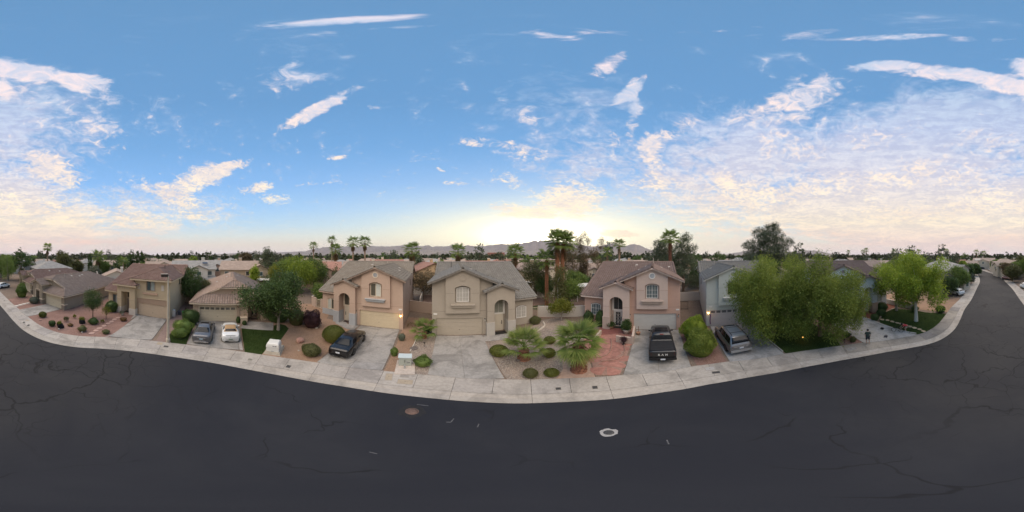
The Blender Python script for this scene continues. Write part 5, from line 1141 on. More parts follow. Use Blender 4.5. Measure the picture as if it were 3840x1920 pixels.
bush('small dark shrub in pink gravel behind the man in dark green',14.8,-7.75,.85,.55,LG_DARK,61,900,(.07,.04),.6)
bush('olive tuft shrub in pink gravel beside the man in dark green',13.5,-7.75,.7,.6,LG_OLIVE,62,800,(.09,.03),.6)
bush('dark green shrub on the lawn under the sparse back wall of the ash trees',15.9,-20.1,1.2,1.0,LG_DARK,63,1500,(.09,.05),.6)
# --- front yard palms
fan_palm('small fan palm with stout red trunk in the pebble yard of the greige house',.90,12.3,.95,28,1.15,.85,71,.36,None,0,1,1.2,.12,droop=.38,hi=1.45,dry=1.1)
fan_palm('big fan palm with thick trunk near the pavement, left of the red patio',4.25,9.8,2.5,38,.95,.98,72,.36,None,7,1,1.3,-.62,droop=.5,hi=1.4,dry=.9)
fan_palm('little fan palm in the gap between the peach and greige houses',-8.35,14.0,.75,16,.85,.75,73,.20,None,0,1,1.1,.0,dry=1.1)
# ------------------------------------------------------------------ patio and small yard things
FLAG=plain('flagstone_red',(.30,.145,.115),.8,.25,3,rnd=.18,bst=.3,bsc=30,co='World',stain=.3); PATIO=plain('patio_red_paint',(.20,.075,.062),.75,.2,3,co='World')
FLAGJ=plain('flagstone_joint',(.27,.165,.13),.95,.2,6,co='World')
pt=[(4.9,8.75),(6.2,7.95),(12.5,13.35),(12.9,14.2),(11.6,16.2),(10.3,15.3),(8.8,16.1),(6.6,13.9),(5.5,12.4),(5.5,10.3)]
pr=sheet('patio',pt,FLAGJ,.006)
def vor_cells(poly,n,seed,gap=.03):
    """irregular flagstones: half-plane cells of random seeds clipped to the outline"""
    g=random.Random(seed); xs=[p[0] for p in poly]; ys=[p[1] for p in poly]; S_=[]
    while len(S_)<n:
        p=(g.uniform(min(xs),max(xs)),g.uniform(min(ys),max(ys)))
        if in_poly(p[0],p[1],poly) and all((p[0]-q[0])**2+(p[1]-q[1])**2>.25 for q in S_): S_.append(p)
    out_=[]
    for i,p in enumerate(S_):
        cell=[(p[0]+1.6*math.cos(a*PI/8),p[1]+1.6*math.sin(a*PI/8)) for a in range(16)]
        for j,q in enumerate(S_):
            if i==j: continue
            dx_,dy_=q[0]-p[0],q[1]-p[1]; d=math.hypot(dx_,dy_)
            if d>3.2: continue
            dx_/=d;dy_/=d; lim=d/2-gap/2; nw=[]
            for a in range(len(cell)):
                A=cell[a];B=cell[(a+1)%len(cell)]; fa=(A[0]-p[0])*dx_+(A[1]-p[1])*dy_-lim; fb=(B[0]-p[0])*dx_+(B[1]-p[1])*dy_-lim
                if fa<=0: nw.append(A)
                if fa*fb<0: t=fa/(fa-fb); nw.append((A[0]+(B[0]-A[0])*t,A[1]+(B[1]-A[1])*t))
            cell=nw
            if len(cell)<3: break
        if len(cell)>=3 and all(in_poly(c_[0],c_[1],poly) or True for c_ in cell): out_.append((p,cell))
    return out_
inner=[(5.2,9.0),(6.2,8.3),(11.9,13.3),(12.3,14.1),(11.4,15.5),(10.3,14.8),(8.8,15.5),(6.9,13.7),(5.8,12.2),(5.8,10.4)]
for p,cell in vor_cells(inner,44,3):
    c2=[q for q in cell]; 
    c2=[q if in_poly(q[0],q[1],pt) else (p[0]+(q[0]-p[0])*.45,p[1]+(q[1]-p[1])*.45) for q in cell]
    MB().prism([(x,y,.020) for x,y in c2],(0,0,-.018)).build('flagstone',pr,FLAG)
sheet('porch_floor',[loc2w(H6,-6.0,-.9),loc2w(H6,-9.0,-2.6),loc2w(H6,-9.2,-.5),loc2w(H6,-8.9,.8),loc2w(H6,-5.9,.8)],PATIO,.03)
b=MB()
arc=[(6.2+ (9.9-6.2)*t, 10.2+ (12.2-10.2)*t-1.25*math.sin(PI*t)) for t in [i/14 for i in range(15)]]
for (dx_,dy_) in ((0,0),(-.75,.95)):
    b=MB(); b.tube([(x+dx_,y+dy_,.06) for x,y in arc],[.05]*15,6); tag(b.build('curved_edging',None,FLAGJ),'curved red masonry edging, '+('outer' if dx_==0 else 'inner')+' ring of the flagstone patio','edging','curved edgings of the patio')
STUC=plain('courtyard_wall_paint',(.45,.36,.30),.9,.06,2,bst=.3,bsc=40)
def low_wall(pts,h,label,cap=.0,t=.2):
    r=empty('courtyard_wall',(pts[0][0],pts[0][1],0)); tag(r,label,'wall'); o=Vector((pts[0][0],pts[0][1],0))
    for a,b_ in zip(pts,pts[1:]):
        A=Vector((*a,0))-o;B=Vector((*b_,0))-o; d=(B-A).normalized(); n=Vector((-d.y,d.x,0))*t/2
        MB().prism([A-n-d*t/2,B-n+d*t/2,B+n+d*t/2,A+n-d*t/2],(0,0,h)).build('wall_face',r,STUC)
    return r
low_wall([(9.3,12.35),(10.05,11.25)],.78,'low cream courtyard wall in front of the pink house porch, near the urn')
low_wall([(10.15,11.1),(11.9,12.75)],1.0,'taller cream courtyard wall running to the garage of the pink house')
low_wall([(7.6,13.6),(8.9,14.75)],.55,'short low cream wall behind the big fan palm')
CLAYP=plain('pot_terracotta',(.33,.19,.125),.8,.15,5); PALEP=plain('pot_pale',(.46,.40,.33),.8,.1,5)
def pot(label,x,y,r_,h,mat,plant=None,ph=.5,seed=1,urn=False,leaf=(.12,.07)):
    e=empty('plant_pot',(x,y,.02)); tag(e,label,'plant pot'); b=MB()
    if urn: b.lathe([(.0,0),(r_*.8,0),(r_*.75,.05),(r_*.3,.12),(r_*.35,h*.4),(r_*.9,h*.7),(r_,h),(r_*.85,h),(r_*.8,h*.9)],14)
    else: b.lathe([(0,0),(r_*.72,0),(r_*.95,h*.75),(r_,h),(r_*.88,h),(r_*.85,h*.88),(0,h*.86)],16)
    b.build('pot',e,mat)
    if plant is not None: link('foliage',crown_mesh('foliage',[(0,0,h+ph*.45,r_*1.5,r_*1.5,ph*.55)],int(900*ph/.5),plant,seed,leaf,shell=.3,clump=.1),e)
    return e
pot('large pale pot with a big dark leafy shrub in the courtyard of the pink house',11.25,13.3,.36,.55,PALEP,LG_DARK,1.25,3)
pot('small terracotta pot with a bare stake by the white garage door',12.0,12.25,.24,.34,CLAYP); b=MB(); b.tube([(12.0,12.25,.3),(12.02,12.25,1.1)],.03,6); tag(b.build('plant_stake',None,plain('stake_brown',(.19,.08,.06),.8,.2,4)),'reddish stake standing in the small terracotta pot','stake')
pot('dark urn planter at the foot of the low courtyard wall',9.45,11.55,.2,.5,BLACK,LG_PURPLE,.35,5,True,(.08,.05))
pot('bowl planter left of the pink house front door',10.75,15.5,.33,.36,CLAYP,LG_DARK,.5,6)
pot('white pot beside the entry tower of the buff house',-16.15,-17.35,.2,.42,WHITE,LG_SILVER,.25,7)
def bag(label,x,y,lean,seed):
    r=empty('plant_bag',(x,y,0),seed); tag(r,label,'plant bag'); b=MB(); n=14
    for i,(rr,z) in enumerate(((.36,0),(.40,.12),(.37,.4),(.34,.58))): pass
    b.lathe([(.0,0),(.37,0),(.41,.14),(.38,.42),(.36,.60),(.33,.60),(.33,.5),(0,.5)],n); g=random.Random(seed)
    for v in b.v: v.x+=v.z*lean; v.y+=v.z*lean*.4; v.x*=1+g.uniform(-.04,.04); v.y*=1+g.uniform(-.04,.04)
    b.build('fabric_bag',r,plain('bag_black',(.012,.012,.014),.9,.3,5)); link('foliage',crown_mesh('foliage',[(lean*.6,lean*.24,.68,.34,.34,.16)],420,LG_YELLOW,seed,(.13,.07),shell=.2,clump=.08),r)
bag('black fabric plant bag leaning left with yellow-green leaves, nearer the pavement',-7.05,-17.9,-.35,3); bag('upright black fabric plant bag with yellow-green leaves under the small dark tree',-9.95,-18.05,.0,4)
# rocks
def rock(label,x,y,s,mat,seed,name='rock',group=None,sq=.7):
    bm=bmesh.new(); bmesh.ops.create_icosphere(bm,subdivisions=2,radius=s); g=random.Random(seed); P=[Vector((g.uniform(-1,1),g.uniform(-1,1),g.uniform(-1,1))).normalized() for _ in range(9)]
    for v in bm.verts:
        for p in P:
            d=v.co.dot(p)-s*.72
            if d>0: v.co-=p*d*.85
        v.co.z=v.co.z*sq+s*sq*.55
    me=bpy.data.meshes.new(name); bm.to_mesh(me); bm.free(); me.materials.append(mat); o=link(name,me,None,(x,y,0),g.uniform(0,6)); tag(o,label,'rock',group); return o
RK=plain('rock_pink',(.36,.205,.16),.9,.2,3,bst=.6,bsc=12); RKW=plain('rock_white',(.42,.37,.31),.9,.15,4,bst=.4,bsc=14); RKD=plain('rock_dark',(.12,.10,.09),.9,.2,4,bst=.5,bsc=14)
rock('large pink boulder in the tan yard behind the white utility box',-14.87,4.1,.42,RK,1,sq=.9)
rock('small pale stone by the leaning black bag',-6.55,-17.4,.15,RKW,2); rock('white stone in the brown straggly shrub',-8.55,-15.55,.14,RKW,3); rock('pink rock lying near the far left driveway',-5.3,-21.0,.2,RK,4,sq=.4); rock('pale pink rock at the far left edge of the red gravel',-2.0,-31.6,.2,RK,5)
rock('small pale stone beside the low grey-green shrub',-13.2,3.55,.1,RKW,6); rock('flat dark rock in the pebbles below the little fan palm',-8.0,11.65,.38,RKD,7,sq=.25); rock('dark rock near the red trunk of the small fan palm',.45,12.0,.2,RKD,8,sq=.5); rock('pale rock at the foot of the purple shrub',-17.7,6.9,.2,RKW,9,sq=.5)
STEP=plain('step_pink',(.40,.265,.22),.9,.15,4,rnd=.15,bst=.4,bsc=20); STEPS=plain('step_sand',(.45,.35,.24),.9,.15,4,rnd=.15,bst=.4,bsc=20); STEPW=plain('step_pale',(.46,.42,.37),.9,.1,4,rnd=.1)
def step(x,y,s,mat,label,group,seed,rz=0):
    g=random.Random(seed); b=MB(); n=7; P=[(s*(1+g.uniform(-.2,.2))*math.cos(2*PI*i/n+rz),s*.72*(1+g.uniform(-.2,.2))*math.sin(2*PI*i/n+rz),.045) for i in range(n)]; b.prism(P,(0,0,-.045)); tag(b.build('stepping_stone',None,mat,(x,y,.004),rz),label,'stepping stone',group)
for i,(x,y) in enumerate([(-9.36,-14.8),(-10.12,-15.16),(-10.85,-15.5),(-11.71,-15.74),(-12.57,-16.11),(-13.36,-16.37),(-14.16,-16.69),(-14.98,-16.89)]): step(x,y,.36,STEP,'pink stepping stone in the line across the red gravel yard','pink stepping stones in the red gravel',i)
for i,(x,y) in enumerate([(16.69,-14.09),(16.07,-14.47),(15.24,-14.58),(14.46,-14.72),(13.91,-14.81),(13.18,-14.86),(12.54,-14.85),(11.85,-14.89),(11.15,-14.91),(10.45,-14.73)]): step(x,y,.32,STEPS,'sand-coloured stepping stone in the row across the lawn','sand stepping stones on the lawn',20+i)
for i,(x,y) in enumerate([(-2.9,-28.26),(-3.64,-28.83),(-4.39,-29.34),(-5.13,-29.74)]):
    b=MB(); b.box(-.36,.36,-.33,.33,0,.05); tag(b.build('stepping_stone',None,STEPW,(x,y,.004),.45),'square pale paver in the row by the silvery shrub','stepping stone','square pavers by the far left house')
# edgings
def edging(pts,label,mat=None,r_=.055):
    b=MB(); P=catmull(pts,.3); b.tube([(p.x,p.y,.03) for p in P],r_,6); tag(b.build('garden_edging',None,mat or STEPW),label,'edging')
edging([(-9.55,19.0),(-9.2,16.5),(-9.15,14.2),(-8.4,12.2),(-7.95,11.0)],'pale curved edging dividing tan gravel from pebbles beside the utility cabinet')
edging([(4.0,20.6),(3.9,19.3),(3.1,18.2),(2.3,17.5),(2.0,16.3)],'pale curved stone edging round the bed by the side gate',RKW,.13)
edging([(20.3,-12.45),(16.6,-12.95),(15.75,-12.98),(13.0,-13.25),(11.9,-13.45),(10.5,-13.85)],'pale concrete edging between driveway and ash tree lawn',STEPW,.07)
edging([(20.6,2.3),(16.5,.2),(13.25,-1.35)],'pale edging along the lawn beside the silver SUV driveway',STEPW,.06)
edging([(17.0,-13.7),(18.8,-16.3),(19.3,-18.9),(18.5,-19.9)],'curved stone edging of the mulch bed by the flag house',STEPS,.07)
# door mats
def mat_(x,y,w,d,rz,label,m_=BLACK): b=MB(); b.box(-w/2,w/2,-d/2,d/2,0,.03); tag(b.build('door_mat',None,m_,(x,y,.03),rz),label,'door mat')
p=loc2w(H5,7.2,-.05); mat_(p[0],p[1],1.35,.75,R(20.6),'black mat in the porch of the greige house'); p=loc2w(H4,-7.2,.35); mat_(p[0],p[1],.9,.55,R(30),'dark oval mat in the porch of the peach house',plain('mat_brown',(.05,.03,.026),.95,.2,8)); p=loc2w(H6,-7.2,.3); mat_(p[0],p[1],.9,.5,R(-50),'dark green mat at the white security door',plain('mat_green',(.02,.035,.028),.95,.2,8)); p=loc2w(H2,-6.8,.3); mat_(p[0],p[1],.8,.5,R(102),'dark mat at the buff house door')
p=loc2w(H3,8.2,.6); mat_(p[0],p[1],.9,.5,R(100),'brown mat at the sand house door',plain('mat_brown',(.05,.03,.026)))
# bins and clutter by the buff house
def clutter(label,x,y,w,d,h,mat,name,cat):
    e=empty(name,(x,y,0),R(102)); tag(e,label,cat); b=MB(); b.add([(-w*.42,-d*.42,0),(w*.42,-d*.42,0),(w*.42,d*.42,0),(-w*.42,d*.42,0),(-w/2,-d/2,h*.9),(w/2,-d/2,h*.9),(w/2,d/2,h*.9),(-w/2,d/2,h*.9)],[(0,3,2,1),(0,1,5,4),(1,2,6,5),(2,3,7,6),(3,0,4,7)]); b.build('tub',e,mat); MB().box(-w*.54,w*.54,-d*.54,d*.54,h*.9,h).build('lid',e,mat)
p=loc2w(H2,1.35,2.6); clutter('bright green plastic tub beside the buff house',p[0],p[1],.5,.45,.5,plain('plastic_green',(.05,.36,.075),.5,.05,3),'plastic_tub','tub')
p=loc2w(H2,.75,2.3); clutter('dark grey bin beside the meter cabinet of the buff house',p[0],p[1],.45,.45,.6,plain('plastic_slate',(.06,.07,.09),.5,.1,3),'rubbish_bin','bin')
p=loc2w(H2,1.5,4.0); bush('dry dark red plant beside the buff house wall',p[0],p[1],.7,.6,LG_PURPLE,66,500,(.12,.03),.4,core=False)
p=loc2w(H4,.9,.9); bush('bare dry tumbleweed tangle beside the peach house corner',p[0],p[1],1.1,.6,LG_BROWN,67,500,(.3,.012),.4,core=False); 
p=loc2w(H5,-.55,.4); pot('black pot against the corner of the greige house',p[0],p[1],.28,.4,BLACK,LG_DARK,.5,8,leaf=(.14,.05))
def low_light(label,x,y):
    r=empty('path_light',(x,y,0)); tag(r,label,'garden light'); MB().tube([(0,0,0),(0,0,.42)],.018,6).build('stake',r,BLACK); MB().lathe([(.0,.56),(.09,.52),(.09,.49),(.05,.48),(.045,.42),(0,.42)],10).build('lamp_head',r,BLACK)
low_light('black path light at the corner of the lawn by the man in dark green',13.55,-6.85); low_light('black path light in the pink gravel by the driveway',14.3,-8.0); low_light('small black garden light in the pebbles below the little fan palm',-7.4,12.4); low_light('black path light at the driveway edge beside the bicycle',11.4,-13.5)
# two lit lamps under the drooping trees, as in the evening picture
p=(15.2,-3.3); r=empty('garden_lamp',(p[0],p[1],0)); tag(r,'lit amber garden lamp under the drooping trees','garden light'); MB().tube([(0,0,0),(0,0,.5)],.02,6).build('stake',r,BLACK); MB().lathe([(0,.62),(.05,.60),(.06,.5),(0,.5)],10).build('lamp_glass',r,emit('lamp_bulb_dim',(1.0,.5,.12),1.6))
d=bpy.data.lights.new('lamp_light','POINT'); d.energy=5; d.color=(1,.5,.16); d.shadow_soft_size=.1; o=bpy.data.objects.new('lamp_light',d); COL.objects.link(o); o.parent=r; o.location=(-.25,0,.75)
# ------------------------------------------------------------------ vehicles
def paint(name,col,rough=.28,metal=.35,coat=.6): return plain(name,col,rough,.06,2,metal=metal,spec=.5,coat=coat)
TYRE=plain('tyre_rubber',(.018,.018,.018),.85,.2,9); ALLOY=plain('alloy',(.45,.45,.46),.3,.1,6,metal=.8); CARGL=glass('car_glass',(.006,.008,.011),.12,.25)
REDL=plain('tail_red',(.30,.012,.014),.2,.1,4,spec=.6); CHROME=plain('chrome',(.55,.55,.56),.18,.05,4,metal=.9); PLATE=plain('plate_white',(.55,.58,.62),.5,.1,30); CLEARL=plain('lamp_clear',(.42,.40,.38),.2,.1,5,spec=.6)
class Loft:
    """car shell: rows of a half section run from the floor to the roof, stations along y"""
    def __init__(s,st,zb=.22): 
        s.st=st; s.zb=zb
        s.rows=[s.sec(q) for q in st]; s.ys=[q[0] for q in st]
    def sec(s,q):
        y,wl,wm,zbl,wb,zr,wr=q; zb=s.zb
        return [(0,zb),(wl*.90,zb),(wl,zb+.09),(wm,zb+(zbl-zb)*.55),(wb,zbl),(wb-.045,zbl+.028),(wr,zr-.06 if zr>zbl+.12 else zr-.012),(wr*.78,zr),(0,zr+.014)]
    def at(s,y,r):
        """point at length y and fractional row r"""
        i=0
        while i<len(s.ys)-2 and y>s.ys[i+1]: i+=1
        t=(y-s.ys[i])/(s.ys[i+1]-s.ys[i]); t=max(0,min(1,t)); j=min(int(r),7); u=r-j
        f=lambda R_:(R_[j][0]*(1-u)+R_[j+1][0]*u,R_[j][1]*(1-u)+R_[j+1][1]*u)
        a=f(s.rows[i]);b=f(s.rows[i+1]); return Vector((a[0]*(1-t)+b[0]*t,y,a[1]*(1-t)+b[1]*t))
    def shell(s,b):
        n=9; vs=[];fs=[]
        for y,rw in zip(s.ys,s.rows):
            vs+=[(x,y,z) for x,z in rw]+[(-x,y,z) for x,z in rw[-2:0:-1]]
        m=16
        for i in range(len(s.ys)-1):
            for j in range(m): fs.append((i*m+j,i*m+(j+1)%m,(i+1)*m+(j+1)%m,(i+1)*m+j))
        fs.append(tuple(range(m-1,-1,-1))); fs.append(tuple((len(s.ys)-1)*m+j for j in range(m)))
        b.add(vs,fs,True)
    def patch(s,name,par,mat,y0b,y1b,y0t,y1t,r0,r1,side,off=.014,n=8,k=3):
        """glass panel over rows r0..r1; lower edge y0b..y1b, upper edge y0t..y1t"""
        vs=[];fs=[]
        for j in range(k+1):
            t=j/k; r=r0+(r1-r0)*t
            for i in range(n+1):
                u=i/n; y=(y0b*(1-u)+y1b*u)*(1-t)+(y0t*(1-u)+y1t*u)*t; p=s.at(y,r); e=.01
                a=s.at(min(y+e,s.ys[-1]),r)-s.at(max(y-e,s.ys[0]),r); c=s.at(y,min(r+.02,8))-s.at(y,max(r-.02,0)); nn=a.cross(c); nn.normalize()
                if nn.x<0 or (abs(nn.x)<.05 and nn.z<0): nn=-nn
                p=p+nn*off; vs.append((p.x*side,p.y,p.z))
        for j in range(k):
            for i in range(n): a=j*(n+1)+i; fs.append((a,a+1,a+n+2,a+n+1))
        b=MB(); b.add(vs,fs,True); return b.build(name,par,mat)
    def across(s,name,par,mat,y0,y1,r0,off=.016,n=5,k=12):
        """panel right across the car from row r0 over the top to the other side, between lengths y0 and y1"""
        vs=[];fs=[]; rr=[r0+(8-r0)*i/n for i in range(n+1)]; cols=[(r,1) for r in rr]+[(r,-1) for r in rr[-2::-1]]
        for j in range(k+1):
            y=y0+(y1-y0)*j/k
            for r,sd in cols:
                p=s.at(y,r); vs.append((p.x*sd,p.y+(off if y1<y0 else -off)*.9,p.z+off))
        m=len(cols)
        for j in range(k):
            for i in range(m-1): a=j*m+i; fs.append((a,a+1,a+m+1,a+m))
        b=MB(); b.add(vs,fs,True); return b.build(name,par,mat)
WH={}
def wheel(car,x,y,r,w,side,mat=ALLOY):
    key=(r,w,mat.name)
    if key not in WH:
        b=MB(); h=w/2; b.lathe([(r*.62,-h),(r*.93,-h),(r,-h*.6),(r,h*.6),(r*.93,h),(r*.62,h)],20,axis='x'); ty=b.build('tyre',None,TYRE).data
        b=MB(); b.lathe([(r*.64,h*.2),(r*.64,h*.95),(r*.56,h*.98),(r*.56,h*.3)],20,axis='x')
        for i in range(5):
            a=2*PI*i/5; c,s_=math.cos(a),math.sin(a); q=[(h*.8,c*t-s_*o,s_*t+c*o) for t,o in ((r*.08,-r*.1),(r*.58,-r*.07),(r*.58,r*.07),(r*.08,r*.1))]; b.prism(q,(-h*.25,0,0))
        b.lathe([(0,h*.86),(r*.14,h*.84),(r*.15,h*.5)],10,axis='x'); rm=b.build('rim',None,mat).data
        b=MB(); b.lathe([(0,h*.15),(r*.63,h*.15)],16,axis='x'); dk=b.build('brake_disc',None,BLACK).data
        for n_ in ('tyre','rim','brake_disc'):
            for o in [o for o in COL.objects if o.data in (ty,rm,dk) and o.parent is None]: bpy.data.objects.remove(o)
        WH[key]=(ty,rm,dk)
    e=empty('wheel',(x,y,r),0); e.parent=car
    if side<0: e.rotation_euler=(0,0,PI)
    for n_,me in zip(('tyre','rim','brake_disc'),WH[key]): link(n_,me,e)
def arch_disc(b,x,y,r): b.lathe([(0,0),(r,0)],18,(x,y,0),False,'x')
def vehicle(name,label,cat,x,y,hd,lf,mat,wb,r=.33,rimm=ALLOY,cladding=None):
    a=math.atan2(-hd[0],hd[1]); c=empty(name,(x,y,.02),a); tag(c,label,cat,None)
    b=MB(); lf.shell(b); body=b.build('body',c,mat)
    for yy in wb:
        wx=lf.at(yy,3).x
        for sd in (1,-1):
            q=MB(); 
            vs=[(sd*(wx+.006),yy+ (r+.055)*math.cos(t*PI/14),r+(r+.055)*math.sin(t*PI/14)) for t in range(-3,18)]; q.add(vs,[tuple(range(len(vs)))]); q.build('wheel_arch',c,BLACK)
            wheel(c,sd*(wx-.095),yy,r,.22,sd,rimm)
    return c,body
def bx(name,par,mat,*a): return MB().box(*a).build(name,par,mat)
def mirrors(c,lf,y,mat,z=None):
    for sd in (1,-1):
        p=lf.at(y,5); b=MB(); b.add([(sd*(p.x+.02),y-.05,p.z+.0),(sd*(p.x+.22),y-.09,p.z+.0),(sd*(p.x+.24),y-.07,p.z+.16),(sd*(p.x+.04),y-.03,p.z+.13),(sd*(p.x+.02),y+.05,p.z),(sd*(p.x+.2),y+.03,p.z+.02),(sd*(p.x+.21),y+.03,p.z+.14),(sd*(p.x+.04),y+.04,p.z+.12)],[(0,1,2,3),(4,5,6,7),(0,1,5,4),(1,2,6,5),(2,3,7,6),(3,0,4,7)],True); b.build('wing_mirror',c,mat)
def light(c,lf,y,x0,x1,z0,z1,mat,name='tail_light',d=.10):
    for sd in (1,-1):
        b=MB(); b.add([(sd*x0,y,z0),(sd*x1,y+.14,z0),(sd*x1,y+.14,z1),(sd*x0,y,z1),(sd*x0,y+d,z0),(sd*(x1+.01),y+.30,z0+.02),(sd*(x1+.01),y+.30,z1-.02),(sd*x0,y+d,z1)],[(0,1,2,3),(1,5,6,2),(3,2,6,7),(0,4,5,1)]); b.build(name,c,mat)
def sedan(name,label,x,y,hd,mat,L_=4.9,W_=1.86,Hh=1.45,sunroof=False,chrome=True,plate=PLATE,rimm=ALLOY,reds=REDL):
    w=W_/2; h=L_/2; k=Hh/1.45
    st=[(-h,w*.74,w*.78,.86,w*.72,.93,w*.58),(-h+.06,w*.86,w*.89,.93,w*.82,1.00,w*.70),(-h+.28,w*.95,w*.97,.97,w*.89,1.045,w*.76),(-h+.72,w*.97,w,.98,w*.92,1.07,w*.77),(-h+1.45,w*.97,w,.97,w*.93,1.385*k,w*.64),(-h+1.9,w*.97,w,.96,w*.935,1.44*k,w*.66),(-.15,w*.97,w,.95,w*.935,1.455*k,w*.67),(.42,w*.97,w,.94,w*.93,1.40*k,w*.65),(1.22,w*.97,w,.93,w*.91,1.0,w*.77),(1.75,w*.95,w*.98,.88,w*.88,.945,w*.72),(h-.18,w*.86,w*.90,.76,w*.79,.82,w*.60),(h,w*.66,w*.72,.60,w*.62,.66,w*.42)]
    lf=Loft(st); c,body=vehicle(name,label,'car',x,y,hd,lf,mat,(-1.42,1.40),.335,rimm)
    for sd in (1,-1):
        lf.patch('side_window',c,CARGL,-h+1.12,-.28,-h+1.62,-.26,5.12,5.9,sd); lf.patch('side_window',c,CARGL,-.20,1.0,-.18,.46,5.12,5.9,sd)
    lf.across('rear_window',c,CARGL,-h+.80,-h+1.42,6.25); lf.across('windscreen',c,CARGL,1.16,.48,6.25)
    if sunroof: lf.across('sunroof',c,CARGL,-.15,.3,7.1)
    light(c,lf,-h+.015,w*.42,w*.84,.76,.90,reds)
    b=MB(); b.box(-w*.42,w*.42,-h-.012,-h+.05,.78,.83); b.build('boot_trim',c,CHROME if chrome else BLACK)
    bx('number_plate',c,plate,-.16,.16,-h-.025,-h+.03,.60,.74); b=MB(); b.box(-w*.72,w*.72,-h-.03,-h+.12,.28,.38); b.build('bumper',c,CHROME if chrome else BLACK)
    mirrors(c,lf,.85,mat); light(c,lf,h-.25,w*.4,w*.8,.6,.7,CLEARL,'headlight')
    for sd in (1,-1):
        for yy in (-.55,.5): p=lf.at(yy,4); bx('door_handle',c,CHROME,sd*(p.x-.01),sd*(p.x+.025),yy-.1,yy+.1,.86,.89)
    for sd in (1,-1): b=MB(); b.box(sd*(w*.30),sd*(w*.46),-h-.02,-h+.1,.24,.30); b.build('exhaust',c,CHROME)
    return c
hd3=(-.985,-.174)
sedan('parked_car','dark grey saloon with sunroof and chrome rear bumper trim, left of the white roadster',-16.45,-5.35,hd3,paint('paint_slate',(.105,.108,.118),.32,.4),sunroof=True,reds=plain('tail_smoked',(.20,.10,.10),.2,.1,4,spec=.6),plate=plain('plate_blue',(.32,.44,.50),.5,.15,30))
sedan('parked_car','black saloon with silver wheels and white plate on the peach house driveway',-12.24,7.94,(-.576,.817),paint('paint_black',(.008,.008,.009),.25,.0,.35),4.95,1.88,1.47,chrome=False)
# white roadster with tan soft top
def roadster():
    w=.90;h=2.06; mat=paint('paint_white',(.62,.63,.62),.3,.0,.7)
    st=[(-h,w*.70,w*.76,.74,w*.70,.80,w*.50),(-h+.08,w*.86,w*.90,.84,w*.82,.90,w*.66),(-h+.35,w*.96,w*.99,.90,w*.90,.955,w*.74),(-h+.85,w*.98,w*1.0,.90,w*.92,.965,w*.74),(-h+1.32,w*.96,w*.98,.88,w*.90,1.20,w*.60),(-.35,w*.95,w*.97,.87,w*.89,1.28,w*.62),(.05,w*.95,w*.97,.87,w*.89,1.25,w*.61),(.62,w*.95,w*.97,.87,w*.88,.93,w*.74),(1.2,w*.95,w*.98,.84,w*.86,.90,w*.70),(h-.25,w*.86,w*.9,.70,w*.76,.76,w*.55),(h,w*.6,w*.66,.52,w*.56,.58,w*.36)]
    lf=Loft(st,.18); c,b=vehicle('parked_car','white two-seat roadster with tan soft top on the sand house driveway','car',-17.0,-2.70,hd3,lf,mat,(-1.28,1.22),.33)
    TAN_=plain('canvas_tan',(.33,.215,.115),.9,.1,6,bst=.3,bsc=60)
    lf.across('soft_top',c,TAN_,-h+.86,.03,5.9,.014,6,8); lf.across('rear_window',c,CARGL,-h+.92,-h+1.20,6.7,.028); lf.across('windscreen',c,CARGL,.58,.10,6.25)
    for sd in (1,-1): lf.patch('side_window',c,CARGL,-.72,.5,-.55,.02,5.15,5.85,sd,.018)
    light(c,lf,-h+.05,w*.40,w*.76,.66,.78,REDL); bx('number_plate',c,plain('plate_green',(.16,.22,.17),.5,.3,30),-.19,.19,-h-.02,-h+.05,.42,.54); bx('boot_lip',c,mat,-w*.5,w*.5,-h+.02,-h+.10,.93,.97); mirrors(c,lf,.45,mat)
    b=MB(); b.tube([(-.45,-h-.03,.23),(-.45,-h+.2,.23)],.05,8); b.build('exhaust',c,BLACK); bx('rear_valance',c,BLACK,-.52,-.2,-h-.012,-h+.1,.21,.29); bx('boot_badge',c,CHROME,-.04,.04,-h-.004,-h+.05,.72,.79)
roadster()
def letters(txt,size,par,loc,rot,mat,name='lettering',sp=1.0,ext=.008):
    cu=bpy.data.curves.new('lettering','FONT'); cu.body=txt; cu.size=size; cu.extrude=ext; cu.align_x='CENTER'; cu.space_character=sp; cu.offset=.008
    o=bpy.data.objects.new('tmp_text',cu); COL.objects.link(o); bpy.context.view_layer.update(); me=bpy.data.meshes.new_from_object(o.evaluated_get(bpy.context.evaluated_depsgraph_get())); bpy.data.objects.remove(o)
    me.name=name; me.materials.clear(); me.materials.append(mat); q=link(name,me,par,loc); q.rotation_euler=rot; return q
